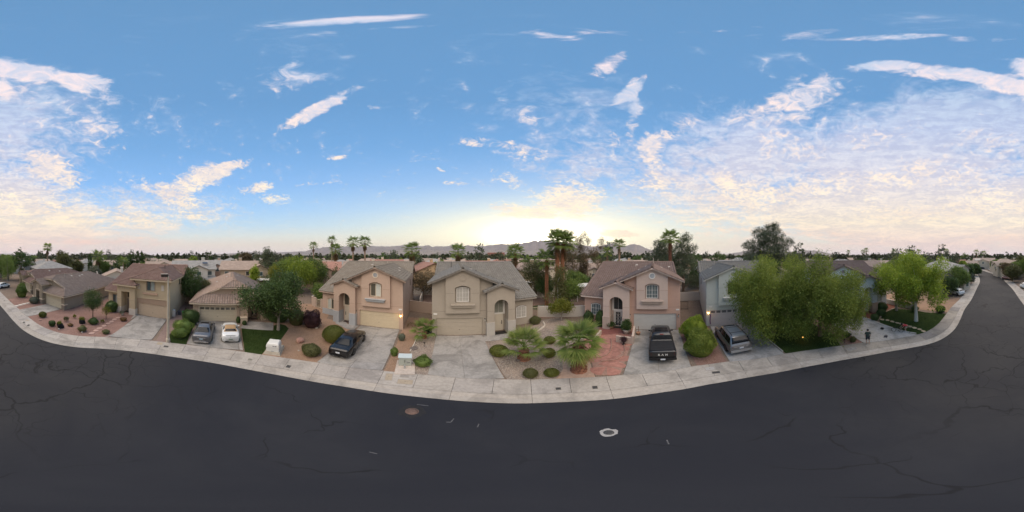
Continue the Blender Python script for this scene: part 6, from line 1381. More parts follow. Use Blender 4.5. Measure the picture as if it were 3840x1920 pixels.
def pickup():
    w=1.03;h=2.95; mat=paint('paint_black_truck',(.010,.010,.011),.3,.0,.35)
    st=[(-h,w*.90,w*.93,1.18,w*.92,1.24,w*.84),(-h+.05,w*.94,w*.96,1.22,w*.95,1.28,w*.88),(-h+.3,w*.97,w,1.24,w*.97,1.30,w*.90),(-1.12,w*.97,w,1.24,w*.97,1.31,w*.90),(-1.05,w*.97,w,1.24,w*.96,1.34,w*.90),(-.88,w*.97,w,1.24,w*.96,1.86,w*.74),(-.3,w*.97,w,1.23,w*.96,1.93,w*.75),(.75,w*.97,w,1.22,w*.955,1.90,w*.74),(1.45,w*.97,w,1.20,w*.94,1.28,w*.84),(2.1,w*.96,w,1.16,w*.92,1.24,w*.80),(h-.14,w*.93,w*.95,1.05,w*.86,1.14,w*.7),(h,w*.84,w*.86,.9,w*.78,.98,w*.62)]
    lf=Loft(st,.42); c,b=vehicle('pickup_truck','black pickup truck with covered bed parked at the pink house garage','pickup truck',11.5,8.85,(.766,.643),lf,mat,(-1.75,1.85),.40,plain('rim_dark',(.08,.08,.085),.4,.1,5,metal=.6))
    COVER=plain('bed_cover',(.016,.016,.017),.6,.15,3,spec=.3)
    for i in range(4):
        y0=-h+.16+i*.415; bx('bed_cover_panel',c,COVER,-w*.84,w*.84,y0,y0+.405,1.30,1.335)
    b=MB(); b.box(-w*.94,-w*.86,-h+.1,-1.15,1.29,1.345); b.box(w*.86,w*.94,-h+.1,-1.15,1.29,1.345); b.build('bed_rail',c,BLACK)
    for sd in (1,-1):
        lf.patch('side_window',c,CARGL,-.80,.08,-.72,.10,5.15,5.9,sd); lf.patch('side_window',c,CARGL,.16,1.30,.18,.80,5.15,5.9,sd)
    lf.across('rear_window',c,CARGL,-1.035,-.90,6.2); lf.across('windscreen',c,CARGL,1.40,.80,6.25); lf.across('sunroof',c,CARGL,-.35,.55,7.05,.006)
    light(c,lf,-h-.005,w*.80,w*.965,.86,1.18,REDL); bx('tailgate',c,mat,-w*.78,w*.78,-h-.03,-h+.03,.70,1.20); bx('bumper',c,BLACK,-w*.95,w*.95,-h-.16,-h+.05,.48,.66); bx('number_plate',c,PLATE,-.17,.17,-h-.175,-h-.1,.52,.66)
    letters('RAM',.25,c,(0,-h-.036,.90),(PI/2,0,0),plain('letter_silver',(.62,.62,.60),.35,.05,4,metal=.3),sp=1.75)
    mirrors(c,lf,1.15,BLACK); MB().tube([(.0,-h-.2,.42),(0,-h-.05,.42)],.05,8).build('tow_hitch',c,BLACK); bx('brake_light',c,REDL,-.16,.16,-.90,-.86,1.87,1.91)
    for sd in (1,-1): bx('door_handle',c,BLACK,sd*(w-.02),sd*(w+.02),-.1,.12,1.06,1.10)
pickup()
def suv():
    w=1.0;h=2.6; mat=paint('paint_silver',(.20,.20,.205),.32,.7); roofm=paint('paint_silver_roof',(.33,.345,.36),.32,.6)
    st=[(-h,w*.88,w*.92,1.0,w*.90,1.08,w*.86),(-h+.06,w*.94,w*.97,1.04,w*.94,1.16,w*.86),(-h+.16,w*.97,w,1.06,w*.95,1.50,w*.80),(-h+.42,w*.97,w,1.07,w*.955,1.82,w*.74),(-h+.8,w*.97,w,1.07,w*.96,1.87,w*.745),(-.4,w*.97,w,1.06,w*.96,1.90,w*.75),(.45,w*.97,w,1.05,w*.955,1.86,w*.74),(1.2,w*.97,w,1.04,w*.93,1.14,w*.82),(1.9,w*.96,w,1.0,w*.9,1.08,w*.77),(h-.16,w*.92,w*.95,.9,w*.84,.98,w*.66),(h,w*.8,w*.84,.74,w*.74,.82,w*.5)]
    lf=Loft(st,.34); c,b=vehicle('suv','silver sport utility vehicle with roof rack beside the drooping tree','suv',14.95,3.5,(.84,.545),lf,mat,(-1.5,1.55),.375)
    for sd in (1,-1):
        lf.patch('side_window',c,CARGL,-h+.30,-1.05,-h+.50,-1.05,5.12,5.93,sd); lf.patch('side_window',c,CARGL,-.98,.02,-.98,.04,5.12,5.93,sd); lf.patch('side_window',c,CARGL,.1,1.08,.12,.50,5.12,5.93,sd)
        b=MB(); b.tube([(sd*w*.60,-h+.55,1.90),(sd*w*.60,-h+.65,1.97),(sd*w*.61,.15,2.0),(sd*w*.60,.25,1.92)],.022,6); b.build('roof_rail',c,BLACK)
        bx('running_board',c,BLACK,sd*(w-.06),sd*(w+.06),-1.0,1.0,.34,.40); p=lf.at(0,4)
        for yy in (-.75,.3): bx('door_handle',c,mat,sd*(p.x-.01),sd*(p.x+.035),yy-.11,yy+.11,.95,.99)
    for yy in (-1.55,-.35): b=MB(); b.tube([(-w*.6,yy,1.99),(w*.6,yy,1.99)],.018,6); b.build('roof_bar',c,BLACK)
    for i in range(-4,5): p=1.905; bx('roof_rib',c,roofm,i*.12-.02,i*.12+.02,-h+.7,.1,1.885,1.925)
    lf.across('roof_panel',c,roofm,-h+.5,.5,6.9,.006); lf.across('rear_window',c,CARGL,-h+.10,-h+.40,6.15,.012); lf.across('windscreen',c,CARGL,1.14,.5,6.25); lf.across('sunroof',c,CARGL,.12,.42,7.1,.012)
    light(c,lf,-h-.008,w*.74,w*.93,.84,1.10,REDL); light(c,lf,-h-.006,w*.74,w*.93,.72,.83,CLEARL,'reverse_light'); bx('bumper',c,plain('bumper_silver',(.30,.30,.30),.45,.1,4,metal=.3),-w*.9,w*.9,-h-.09,-h+.1,.44,.64); bx('number_plate',c,PLATE,-.17,.17,-h-.03,-h+.02,.78,.90); bx('tailgate_trim',c,CHROME,-w*.6,w*.6,-h-.02,-h+.03,.94,.985); mirrors(c,lf,.95,mat)
suv()
def hatch(label,x,y,hd,mat,cat='car',detail=True):
    w=.9;h=2.15
    st=[(-h,w*.82,w*.86,.9,w*.8,.96,w*.7),(-h+.1,w*.94,w*.97,1.0,w*.9,1.1,w*.76),(-h+.5,w*.97,w,1.02,w*.93,1.46,w*.66),(-.5,w*.97,w,1.0,w*.93,1.55,w*.68),(.35,w*.97,w,.97,w*.92,1.5,w*.66),(1.15,w*.97,w,.95,w*.9,1.04,w*.76),(h-.2,w*.9,w*.93,.82,w*.8,.9,w*.6),(h,w*.72,w*.78,.66,w*.66,.72,w*.45)]
    lf=Loft(st,.24); c,b=vehicle('parked_car',label,cat,x,y,hd,lf,mat,(-1.3,1.3),.34)
    for sd in (1,-1): lf.patch('side_window',c,CARGL,-h+.5,-.2,-h+.75,-.2,5.12,5.9,sd); lf.patch('side_window',c,CARGL,-.12,1.0,-.12,.42,5.12,5.9,sd); bx('sill_trim',c,BLACK,sd*(w-.05),sd*(w+.012),-1.0,1.0,.26,.36)
    lf.across('rear_window',c,CARGL,-h+.14,-h+.46,6.2); lf.across('windscreen',c,CARGL,1.1,.4,6.25); light(c,lf,-h,w*.5,w*.86,.86,1.0,REDL); bx('bumper',c,BLACK,-w*.85,w*.85,-h-.03,-h+.1,.3,.45); bx('number_plate',c,PLATE,-.17,.17,-h-.035,-h+.02,.6,.72)
hatch('white crossover car with black sills on the driveway beyond the ash trees',15.2,-34.2,(.93,-.36),MATS['paint_white']); hatch('white car parked at the far left driveway, across the street bend',-.9,-45.7,(-.75,-.66),MATS['paint_white'])
hatch('dark car half hidden by shrubs along the left kerb of the distant street',9.6,-78.5,(-.8,.6),paint('paint_dark_blue',(.03,.035,.04)))
hatch('white car parked at the far end of the street, nearer the left kerb',20.3,-98,(-.6,.8),MATS['paint_white']); hatch('black car parked across the very end of the street',28.5,-106.5,(1,.12),MATS['paint_black'])
hatch('dark red car in the shrubs by the second far lamp post',6.2,-60.5,(-.8,.6),paint('paint_dark_red',(.08,.02,.022)))

# ------------------------------------------------------------------ street furniture
POLEC=plain('lamp_pole_concrete',(.50,.44,.345),.85,.08,3); BRONZE=plain('lamp_bronze',(.040,.030,.026),.5,.15,4)
def street_lamp(label,x,y,h,dx_,dy_,head=True,mat=POLEC,r0=.14):
    e=empty('street_lamp',(x,y,0)); tag(e,label,'street lamp'); b=MB(); b.lathe([(r0*1.5,0),(r0*1.5,.35),(r0,.42),(r0*.62,h),(0,h)],8,smooth=False); b.build('pole',e,mat)
    a=math.atan2(dy_,dx_); b=MB(); b.T=Matrix.Rotation(a,4,'Z'); b.box(.03,.66,-.19,.19,h-.10,h+.17); hd_=b.build('lamp_head',e,BRONZE); b=MB(); b.T=Matrix.Rotation(a,4,'Z'); b.box(.02,.67,-.2,.2,h+.17,h+.20); b.build('head_lid',hd_,plain('lid_pale',(.35,.31,.26),.7,.1,4)); b=MB(); b.T=Matrix.Rotation(a,4,'Z'); b.box(.12,.58,-.14,.14,h-.115,h-.10); b.build('lens',hd_,CLEARL)
    b=MB(); b.T=Matrix.Rotation(a,4,'Z'); b.box(-.05,.05,-.05,.05,h,h+.05); b.build('head_bracket',e,BRONZE)
street_lamp('tall pale concrete street lamp with dark box head at the narrow lawn',-13.35,-8.0,7.1,.62,-.79)
street_lamp('thin far lamp post on the left kerb of the street, nearer one',3.6,-55.6,6.2,.9,.3,r0=.10); street_lamp('thin far lamp post on the left kerb of the street, farther one',16.0,-84.6,5.8,.9,.3,r0=.10); street_lamp('slim lamp post rising behind the grey-roofed far house',44,-92,8.5,-.8,.3,r0=.12)
def util_box():
    e=empty('utility_box',(-13.45,1.45,0),math.atan2(1.1,.42)); tag(e,'white rounded utility transformer box on a concrete plinth at the lawn edge','utility box'); PADC=concrete('pad_concrete',(.40,.36,.29),.05,.4)
    b=MB(); b.add([(-.72,-.62,0),(.72,-.62,0),(.72,1.15,0),(-.72,1.15,0),(-.62,-.5,.24),(.62,-.5,.24),(.62,1.05,.24),(-.62,1.05,.24)],[(4,5,6,7),(0,1,5,4),(1,2,6,5),(2,3,7,6),(3,0,4,7)]); b.build('plinth',e,PADC)
    WB=plain('box_white',(.62,.62,.585),.5,.05,2); b=MB(); z0=.24
    for (za,zb_,i0,i1) in ((z0,z0+.42,0,.0),): b.box(-.52,.52,-.36,.62,za,zb_)
    b.build('box_base',e,WB); b=MB(); P=lambda i,z:[(-.54+i,-.39+i*1.2,z),(.54-i,-.39+i*1.2,z),(.54-i,.65-i,z),(-.54+i,.65-i,z)]
    L_=[P(0,z0+.43),P(0,z0+.52),P(.03,z0+.74),P(.07,z0+.84),P(.14,z0+.89)]; vs=[q for l in L_ for q in l]; fs=[(a*4+j,a*4+(j+1)%4,a*4+4+(j+1)%4,a*4+4+j) for a in range(4) for j in range(4)]+[(16,17,18,19)]; b.add(vs,fs,False); lid=b.build('box_lid',e,WB)
    b=MB(); b.box(.02,.16,-.42,-.39,z0+.62,z0+.66); b.box(.22,.34,-.42,-.39,z0+.62,z0+.66); b.build('warning_label',lid,plain('label_dark',(.08,.08,.1),.6,.2,9)); b=MB(); b.box(-.1,.1,-.40,-.36,z0-.01,z0+.08); b.build('latch',e,GREYMETAL)
util_box()
def util_cab():
    e=empty('utility_cabinet',(-6.98,9.08,0),math.atan2(.5,.73)); tag(e,'grey-green electrical cabinet with stickers on a pale pad between the driveways','utility cabinet'); G_=plain('cabinet_paint',(.33,.36,.325),.5,.06,3)
    MB().box(-.62,.68,-1.35,.55,-.02,.05).build('pad',e,concrete('cabinet_pad',(.46,.40,.35),.05,.3)); MB().box(-.44,.44,-.22,.26,.05,.90).build('cabinet_body',e,G_)
    b=MB(); b.prism([(-.48,-.30,.90),(.48,-.30,.90),(.48,-.30,.955),(-.48,-.30,.955)],(0,.60,.03)); b.build('cabinet_roof',e,plain('cabinet_roof_paint',(.44,.50,.50),.5,.06,3))
    for x0 in (-.425,.005):
        d=MB().box(x0,x0+.42,-.245,-.222,.12,.86).build('cabinet_door',e,G_)
    MB().box(-.03,-.005,-.275,-.245,.42,.70).build('door_handle',e,DARKMETAL)
    b=MB(); g=random.Random(5)
    for i in range(9): x=.06+g.random()*.28; z=.38+g.random()*.2; b.box(x,x+.03+.06*g.random(),-.252,-.246,z,z+.012+.02*g.random())
    b.build('sticker',e,plain('sticker_white',(.55,.55,.52),.6,.1,9)); b=MB(); b.box(.10,.32,-.251,-.2455,.36,.50); b.build('sticker',e,plain('sticker_dark',(.07,.08,.08),.6,.2,9))
    MB().tube([(.0,-.62,.05),(.0,-.62,.42)],.055,8).build('bollard',e,GREYMETAL)
util_cab()
LID1=plain('lid_tan',(.33,.275,.205),.9,.15,6,bst=.4,bsc=40); LID2=plain('lid_dark',(.055,.052,.05),.8,.2,6)
def lid(label,x,y,w,d,rz,mat=LID2,rim=None):
    e=empty('pavement_lid',(x,y,.006),rz); tag(e,label,'access cover'); b=MB(); b.box(-w/2,w/2,-d/2,d/2,-.02,.008); b.build('cover',e,mat); q=MB(); t=.035
    q.box(-w/2-t,w/2+t,-d/2-t,-d/2,-.02,.011); q.box(-w/2-t,w/2+t,d/2,d/2+t,-.02,.011); q.box(-w/2-t,-w/2,-d/2,d/2,-.02,.011); q.box(w/2,w/2+t,-d/2,d/2,-.02,.011); q.build('rim',e,rim or plain('rim_concrete',(.30,.27,.235),.9,.1,6))
    MB().box(-.03,.03,-.012,.012,.008,.014).build('lifting_slot',e,BLACK)
lid('narrow tan access cover in the pavement by the utility cabinet',-6.73,7.15,.40,.78,R(38),LID1); lid('wide tan access cover in the pavement by the utility cabinet',-5.63,7.32,.85,.46,R(30),LID1); lid('grey access cover at the pad edge of the utility cabinet',-6.12,7.93,.5,.5,R(30),plain('lid_grey',(.26,.235,.21),.9,.1,6))
lid('small dark meter cover in the pavement below the flat green mound',2.38,8.15,.27,.25,R(-8)); lid('small dark meter cover in the pavement below the flagstone patio',4.2,7.53,.27,.30,R(-22)); lid('dark meter cover in the pavement between the pickup and SUV driveways',9.85,3.25,.5,.26,R(-62)); lid('grey access cover behind the dark cover near the SUV driveway',10.55,3.25,.5,.5,R(-60),plain('lid_grey',(.26,.235,.21))); lid('pale square cover near the SUV driveway',10.2,3.8,.6,.42,R(-55),plain('lid_pale2',(.36,.34,.32),.9,.1,6))
lid('small worn meter cover left of the white utility box',-12.19,-.44,.28,.26,R(75),plain('lid_worn',(.20,.19,.16),.9,.2,6)); lid('dark meter cover in the pavement right of the white utility box',-10.95,2.21,.30,.36,R(55)); lid('dark meter cover at the foot of the street lamp',-12.35,-7.6,.42,.28,R(105)); lid('tan dirt-filled cover beside the street lamp cover',-12.55,-8.4,.5,.5,R(105),LID1)
lid('dark meter cover in the far left pavement, nearer the box shrub',-3.05,-20.6,.45,.26,R(68)); lid('dark meter cover in the far left pavement, nearer the red gravel shrubs',-3.45,-19.55,.5,.28,R(62)); lid('small dark cover in the pavement by the square pavers',-.85,-31.9,.4,.3,R(75)); lid('stained cover in the pavement by the far left driveway',-3.6,-21.3,.4,.4,R(65),LID1)
lid('pale cover with stains in the pavement beside the man in dark green',12.2,-6.9,.5,.9,R(-5),plain('lid_worn2',(.24,.23,.22),.9,.3,4))
def manhole(label,x,y,r_,mat,ringm,ring,seed):
    e=empty('manhole',(x,y,ZR+.003)); tag(e,label,'manhole cover'); g=random.Random(seed); b=MB(); n=26; P=[]
    for i in range(n): a=2*PI*i/n; q=ring*(1+g.uniform(-.10,.16)); P.append((q*math.cos(a),q*math.sin(a),.006))
    b.add(P+[(r_*1.12*math.cos(2*PI*i/n),r_*1.12*math.sin(2*PI*i/n),.008) for i in range(n)],[(i,(i+1)%n,n+(i+1)%n,n+i) for i in range(n)]); b.build('collar',e,ringm); b=MB(); b.lathe([(0,.014),(r_,.014),(r_,.002),(r_*1.12,.002),(r_*1.12,.010)],28); c=b.build('cover',e,mat); b=MB()
    for i in range(-3,4):
        for j in range(-3,4):
            if i*i+j*j<10: b.box(i*r_*.24-.02,i*r_*.24+.02,j*r_*.24-.02,j*r_*.24+.02,.014,.019)
    o=b.build('cover_studs',c,mat); o['kind']='stuff'
manhole('round rusty manhole cover in the asphalt left of centre',-3.72,5.28,.25,plain('rust_iron',(.13,.085,.07),.8,.3,9),plain('tar_collar',(.016,.016,.018),.8,.3,5),.52,1); manhole('small round valve cover in a ragged pale concrete patch in the asphalt',2.7,4.0,.15,plain('iron_dark',(.06,.06,.062),.7,.3,9),plain('patch_pale',(.30,.29,.28),.9,.2,9),.27,2)
# utility paint marks on the asphalt
PM=plain('road_paint_faint',(.10,.10,.105),.9,.5,9); g=random.Random(3)
def mark(pts,label): 
    b=MB(); P=[Vector((x,y,ZR+.004)) for x,y in pts]
    for a,c in zip(P,P[1:]): d=(c-a).normalized(); s_=Vector((-d.y,d.x,0))*.02; b.poly([a-s_,c-s_,c+s_,a+s_])
    tag(b.build('survey_mark',None,PM),label,'road marking')
mark([(-2.05,5.5),(-2.05,5.2),(-2.2,5.15)],'faint pale survey mark right of the rusty manhole'); mark([(-1.1,5.35),(-1.1,5.1)],'short pale survey stroke in the asphalt, centre'); mark([(-2.7,2.25),(-2.5,2.3)],'faint angled survey mark in the near asphalt left of centre'); mark([(-3.9,5.9),(-3.4,6.05)],'pale scrape above the rusty manhole'); mark([(3.3,2.3),(3.5,2.5)],'faint pale tick right of the valve cover')
# dish, flags
e=empty('satellite_dish',(*loc2w(H7,-.75,9.3),6.3)); tag(e,'white satellite dish on an arm beside the sage house roof','satellite dish'); b=MB(); M=Matrix.Rotation(R(200),4,'Z')@Matrix.Rotation(R(62),4,'X'); b.T=Matrix.Translation((0,0,.5))@M; b.lathe([(0,.0),(.2,.03),(.38,.10),(.40,.115)],20); b.build('reflector',e,WHITE); MB().tube([(.3,-.1,-.2),(.1,0,.1),(0,0,.5)],.03,6).build('arm',e,GREYMETAL); b=MB(); b.T=Matrix.Translation((0,0,.5))@M; b.tube([(0,-.3,.05),(0,-.1,.42)],.015,5); b.box(-.05,.05,-.13,-.05,.4,.5); b.build('feed_horn',e,DARKMETAL)
def flag():
    p=loc2w(H8,5.95,-.5); e=empty('flag',(p[0],p[1],2.55),R(-95)); tag(e,'striped red, white and blue flag on a slanted wall pole at the flag house porch','flag'); MB().tube([(0,0,0),(.1,-1.25,.85)],.016,6).build('flagpole',e,GREYMETAL)
    b=MB(); b.mat(plain('flag_red',(.36,.03,.045),.8,.08,4)).mat(plain('flag_white',(.55,.53,.52),.8,.08,4)).mat(plain('flag_blue',(.02,.03,.13),.8,.08,4)); A=Vector((.045,-.55,.36));B=Vector((.1,-1.25,.85))
    n=13; m=10
    for j in range(n):
        for i in range(m):
            def P(u,v): q=A.lerp(B,u); w=.06*math.sin(u*9+v*5); return (q.x+w*(.3+v),q.y+.25*v*(1-u),q.z-1.15*v-.05*math.sin(v*6+u*3))
            canton=(i>=m*.46) and (j/n)<.42
            b.cur=2 if (i>=m*.5 and j<6) else (0 if (i%2==0) else 1)
            b.add([P(i/m,j/n),P((i+1)/m,j/n),P((i+1)/m,(j+1)/n),P(i/m,(j+1)/n)],[(0,1,2,3)])
    b.build('flag_cloth',e)
flag()
p=loc2w(H7,.42,-.25); e=empty('wind_sock',(p[0],p[1],.2),R(-62)); tag(e,'narrow purple hanging banner beside the left garage lamp of the sage house','banner'); b=MB()
for i in range(8): z=1.5-i*.17; b.add([(-.07+.02*math.sin(i),0,z),(.07+.02*math.sin(i),.02,z),(.07+.02*math.sin(i+1),.02,z-.17),(-.07+.02*math.sin(i+1),0,z-.17)],[(0,1,2,3)])
b.build('banner_cloth',e,plain('banner_purple',(.15,.07,.16),.9,.3,9)); MB().tube([(0,.25,1.52),(0,0,1.52)],.012,5).build('hook',e,DARKMETAL)
# ------------------------------------------------------------------ people
SKIN=plain('skin',(.42,.26,.19),.6,.08,6,spec=.4)
def skinned(name,par,verts,edges,rad,mat,sub=1):
    me=bpy.data.meshes.new(name); me.from_pydata(verts,edges,[]); o=link(name,me,par); o.modifiers.new('skin','SKIN').use_smooth_shade=True
    for i,r_ in enumerate(rad):
        s_=me.skin_vertices[0].data[i]; s_.radius=(r_,r_) if not isinstance(r_,tuple) else r_; s_.use_root=(i==0)
    me.materials.append(mat); q=o.modifiers.new('sub','SUBSURF'); q.levels=sub; q.render_levels=sub; return o
def person(label,x,y,rz,J,shirt,shorts,hairm,shoe,hat=False):
    """J: joint positions. body is one skinned surface; clothes and hair are its children"""
    e=empty('person',(x,y,.015),rz); tag(e,label,'person'); V=[];E_=[];Rr=[]; ix={}
    def add(n,p,r_,par=None):
        ix[n]=len(V); V.append(p); Rr.append(r_)
        if par is not None: E_.append((ix[par],ix[n]))
    mid=lambda a,b,t: tuple(a[i]*(1-t)+b[i]*t for i in range(3))
    add('pelvis',J['pelvis'],(.145,.11)); add('waist',mid(J['pelvis'],J['chest'],.45),(.135,.10),'pelvis'); add('chest',J['chest'],(.155,.11),'waist'); add('neck',J['neck'],.055,'chest'); add('jaw',mid(J['neck'],J['head'],.55),.068,'neck'); add('head',J['head'],(.082,.10),'jaw'); add('crown',tuple(J['head'][i]+ (J['head'][i]-J['neck'][i])*.35 for i in range(3)),.06,'head')
    for s_ in ('L','R'):
        add('sh'+s_,J['sh'+s_],.062,'chest'); add('el'+s_,J['el'+s_],.042,'sh'+s_); add('wr'+s_,J['wr'+s_],.029,'el'+s_); w=J['wr'+s_]; d=Vector(w)-Vector(J['el'+s_]); d.normalize(); pm=Vector(w)+d*.07; add('pm'+s_,tuple(pm),(.036,.018),'wr'+s_)
        sd=Vector((1,0,0)) if abs(d.x)<.8 else Vector((0,1,0)); sd=(sd-d*sd.dot(d)).normalized()
        for k_,(o_,l_) in enumerate(((-.028,.055),(-.010,.075),(.010,.080),(.026,.068))):
            a=pm+sd*o_+d*.03; add('f%s%d'%(s_,k_),tuple(a),.0095,'pm'+s_); add('g%s%d'%(s_,k_),tuple(a+d*l_*.9+Vector((0,.012,0))),.008,'f%s%d'%(s_,k_))
        a=Vector(w)+d*.03-sd*.035; add('t'+s_,tuple(a),.011,'wr'+s_); add('u'+s_,tuple(a+d*.05-sd*.015),.009,'t'+s_)
        add('hp'+s_,J['hp'+s_],.092,'pelvis'); add('kn'+s_,J['kn'+s_],.058,'hp'+s_); add('cf'+s_,mid(J['kn'+s_],J['an'+s_],.35),.054,'kn'+s_); add('an'+s_,J['an'+s_],.036,'cf'+s_); add('to'+s_,J['to'+s_],.036,'an'+s_)
    body=skinned('body',e,V,E_,Rr,SKIN)
    # shirt: torso and sleeves; shorts; shoes; hair
    T=[J['pelvis'],mid(J['pelvis'],J['chest'],.5),J['chest'],mid(J['chest'],J['neck'],.55)]; lo=J.get('hem',.0)
    sv=[tuple(J['pelvis'][i]+(J['pelvis'][i]-J['chest'][i])*lo for i in range(3))]+T; se=[(0,1),(1,2),(2,3),(3,4)]; sr=[(.205,.165),(.19,.15),(.18,.14),(.185,.135),(.085,.075)]
    for s_ in ('L','R'): b0=len(sv); sv+=[J['sh'+s_],mid(J['sh'+s_],J['el'+s_],.8)]; se+=[(3,b0),(b0,b0+1)]; sr+=[.085,.078]
    skinned('shirt',body,sv,se,sr,shirt)
    sv=[J['pelvis']]; se=[]; sr=[(.17,.14)]
    for s_ in ('L','R'): b0=len(sv); sv+=[J['hp'+s_],mid(J['hp'+s_],J['kn'+s_],.85)]; se+=[(0,b0),(b0,b0+1)]; sr+=[.118,.105]
    skinned('shorts',body,sv,se,sr,shorts)
    for s_ in ('L','R'): skinned('shoe',body,[tuple(Vector(J['an'+s_])*1.0+Vector((0,0,-.02)))]+[J['to'+s_]],[(0,1)],[.05,.046],shoe)
    h=Vector(J['head']); up=(h-Vector(J['neck'])).normalized(); M=up.to_track_quat('Z','Y').to_matrix().to_4x4(); M.translation=h; b=MB(); b.T=M; b.lathe([(.108,-.03),(.118,.03),(.112,.08),(.085,.125),(.04,.148),(0,.152)],14)
    for v in b.v: pass
    b.build('hair',body,hairm)
    f=Vector(J.get('face',(0,1,0))).normalized(); sd=f.cross(up).normalized()
    for s_ in (1,-1): MB().lathe([(0,.0),(.012,.004),(0,.012)],6,tuple(h+f*.095+sd*.033*s_+up*.01)).build('eye',body,BLACK)
    MB().box(-.012,.012,-.012,.012,-.02,.03).build('nose',body,SKIN,tuple(h+f*.108-up*.02)); b=MB(); b.box(-.025,.025,-.006,.006,-.005,.005); b.build('mouth',body,plain('lip',(.30,.13,.11),.6,.1,6),tuple(h+f*.092-up*.06))
    for s_ in (1,-1): MB().lathe([(0,-.03),(.018,0),(0,.03)],6,tuple(h+sd*.098*s_)).build('ear',body,SKIN)
    return e
J1=dict(pelvis=(0,0,.93),chest=(0,-.01,1.30),neck=(0,0,1.49),head=(0,.03,1.63),face=(0,1,-.25),shL=(-.19,-.01,1.42),shR=(.19,-.01,1.42),elL=(-.25,-.03,1.13),elR=(.25,-.02,1.13),wrL=(-.24,.10,.90),wrR=(.24,.12,.91),hpL=(-.10,0,.88),hpR=(.10,0,.88),knL=(-.12,.02,.48),knR=(.13,.02,.48),anL=(-.13,0,.08),anR=(.15,.0,.08),toL=(-.15,.14,.045),toR=(.18,.14,.045),hem=.30)
person('person standing on the pavement, back turned, in a loose dark green shirt and dark shorts',12.25,-8.6,math.atan2(-.86,-.5),J1,plain('shirt_green',(.035,.05,.043),.9,.15,5),plain('shorts_dark',(.022,.026,.032),.9,.15,5),plain('hair_black',(.008,.007,.007),.7,.2,9),plain('shoe_white',(.5,.48,.46),.6,.05,6))
J2=dict(pelvis=(0,-.12,.74),chest=(0,.16,.93),neck=(0,.30,1.03),head=(0,.40,1.07),face=(0,.8,-.6),shL=(-.17,.22,.96),shR=(.17,.22,.96),elL=(-.24,.36,.74),elR=(.24,.36,.74),wrL=(-.16,.54,.60),wrR=(.16,.54,.60),hpL=(-.10,-.12,.70),hpR=(.10,-.12,.70),knL=(-.13,.10,.42),knR=(.13,.08,.42),anL=(-.13,-.06,.08),anR=(.14,-.08,.08),toL=(-.15,.09,.045),toR=(.16,.07,.045),hem=.05)
person('person in a red shirt and khaki shorts bending over a small black bicycle',11.95,-13.45,math.atan2(-.55,.9),J2,plain('shirt_red',(.50,.055,.06),.85,.1,5),plain('shorts_khaki',(.36,.28,.21),.9,.1,5),MATS['hair_black'],MATS['shoe_white'])
def bicycle():
    e=empty('bicycle',(12.55,-12.75,.02),math.atan2(.5,.85)); tag(e,'small black bicycle held by the person in red at the driveway edge','bicycle'); FRM=plain('bike_frame',(.016,.016,.018),.4,.1,5,spec=.5); r_=.25
    for x in (-.42,.42):
        w=empty('wheel',(x,0,r_)); w.parent=e; b=MB(); n=20
        b.tube([(r_*math.cos(2*PI*i/n),0,r_*math.sin(2*PI*i/n)) for i in range(n+1)],.024,6,cap=False); b.build('tyre',w,TYRE); b=MB()
        for i in range(8): a=PI*i/8; b.tube([(-r_*math.cos(a),0,-r_*math.sin(a)),(r_*math.cos(a),0,r_*math.sin(a))],.004,4)
        b.build('spokes',w,ALLOY)
    b=MB(); b.tube([(-.42,0,r_),(-.15,0,.56),(.28,0,.58),(.42,0,r_)],.018,6); b.tube([(-.15,0,.56),(-.02,0,.27),(.28,0,.58)],.018,6); b.tube([(-.42,0,r_),(-.02,0,.27)],.014,6); b.build('frame',e,FRM)
    b=MB(); b.tube([(.28,0,.58),(.24,0,.72)],.014,6); b.tube([(.2,-.22,.74),(.25,0,.72),(.2,.22,.74)],.013,6); b.build('handlebar',e,FRM); b=MB(); b.tube([(-.15,0,.56),(-.17,0,.66)],.014,6); b.box(-.28,-.06,-.06,.06,.66,.70); b.build('saddle',e,BLACK)
    for s_ in (1,-1): bx('pedal',e,BLACK,-.06+.08*s_,.02+.08*s_,s_*.07,s_*.14,.25+.06*s_,.27+.06*s_)
bicycle()
e=empty('toy_car',(12.43,-10.95,.02),.7); tag(e,'black remote-control toy buggy on the driveway','toy'); b=MB(); b.add([(-.1,-.18,.07),(.1,-.18,.07),(.1,.18,.07),(-.1,.18,.07),(-.07,-.12,.17),(.07,-.12,.17),(.05,.05,.16),(-.05,.05,.16)],[(0,3,2,1),(4,5,6,7),(0,1,5,4),(1,2,6,5),(2,3,7,6),(3,0,4,7)]); b.build('shell',e,plain('toy_shell',(.02,.022,.035),.4,.1,5)); bx('rear_wing',e,BLACK,-.11,.11,-.21,-.17,.17,.185)
for s_ in (1,-1):
    for yy in (-.14,.14): b=MB(); b.lathe([(.03,-.035),(.06,-.03),(.065,0),(.06,.03),(.03,.035)],12,(s_*.14,yy,.065),True,'x'); b.build('wheel',e,TYRE)
e=empty('tool_bag',(14.24,-12.0,.02),.5); tag(e,'small black bag standing on the driveway','bag'); b=MB(); b.add([(-.17,-.11,0),(.17,-.11,0),(.17,.11,0),(-.17,.11,0),(-.18,-.12,.15),(.18,-.12,.15),(.18,.12,.15),(-.18,.12,.15),(-.15,-.05,.24),(.15,-.05,.24),(.15,.05,.24),(-.15,.05,.24)],[(0,3,2,1)]+[(a+j,a+(j+1)%4,a+4+(j+1)%4,a+4+j) for a in (0,4) for j in range(4)]+[(8,9,10,11)]); b.build('bag_body',e,BLACK); MB().tube([(-.1,0,.24),(-.08,0,.33),(.08,0,.33),(.1,0,.24)],.012,6).build('handle',e,BLACK)
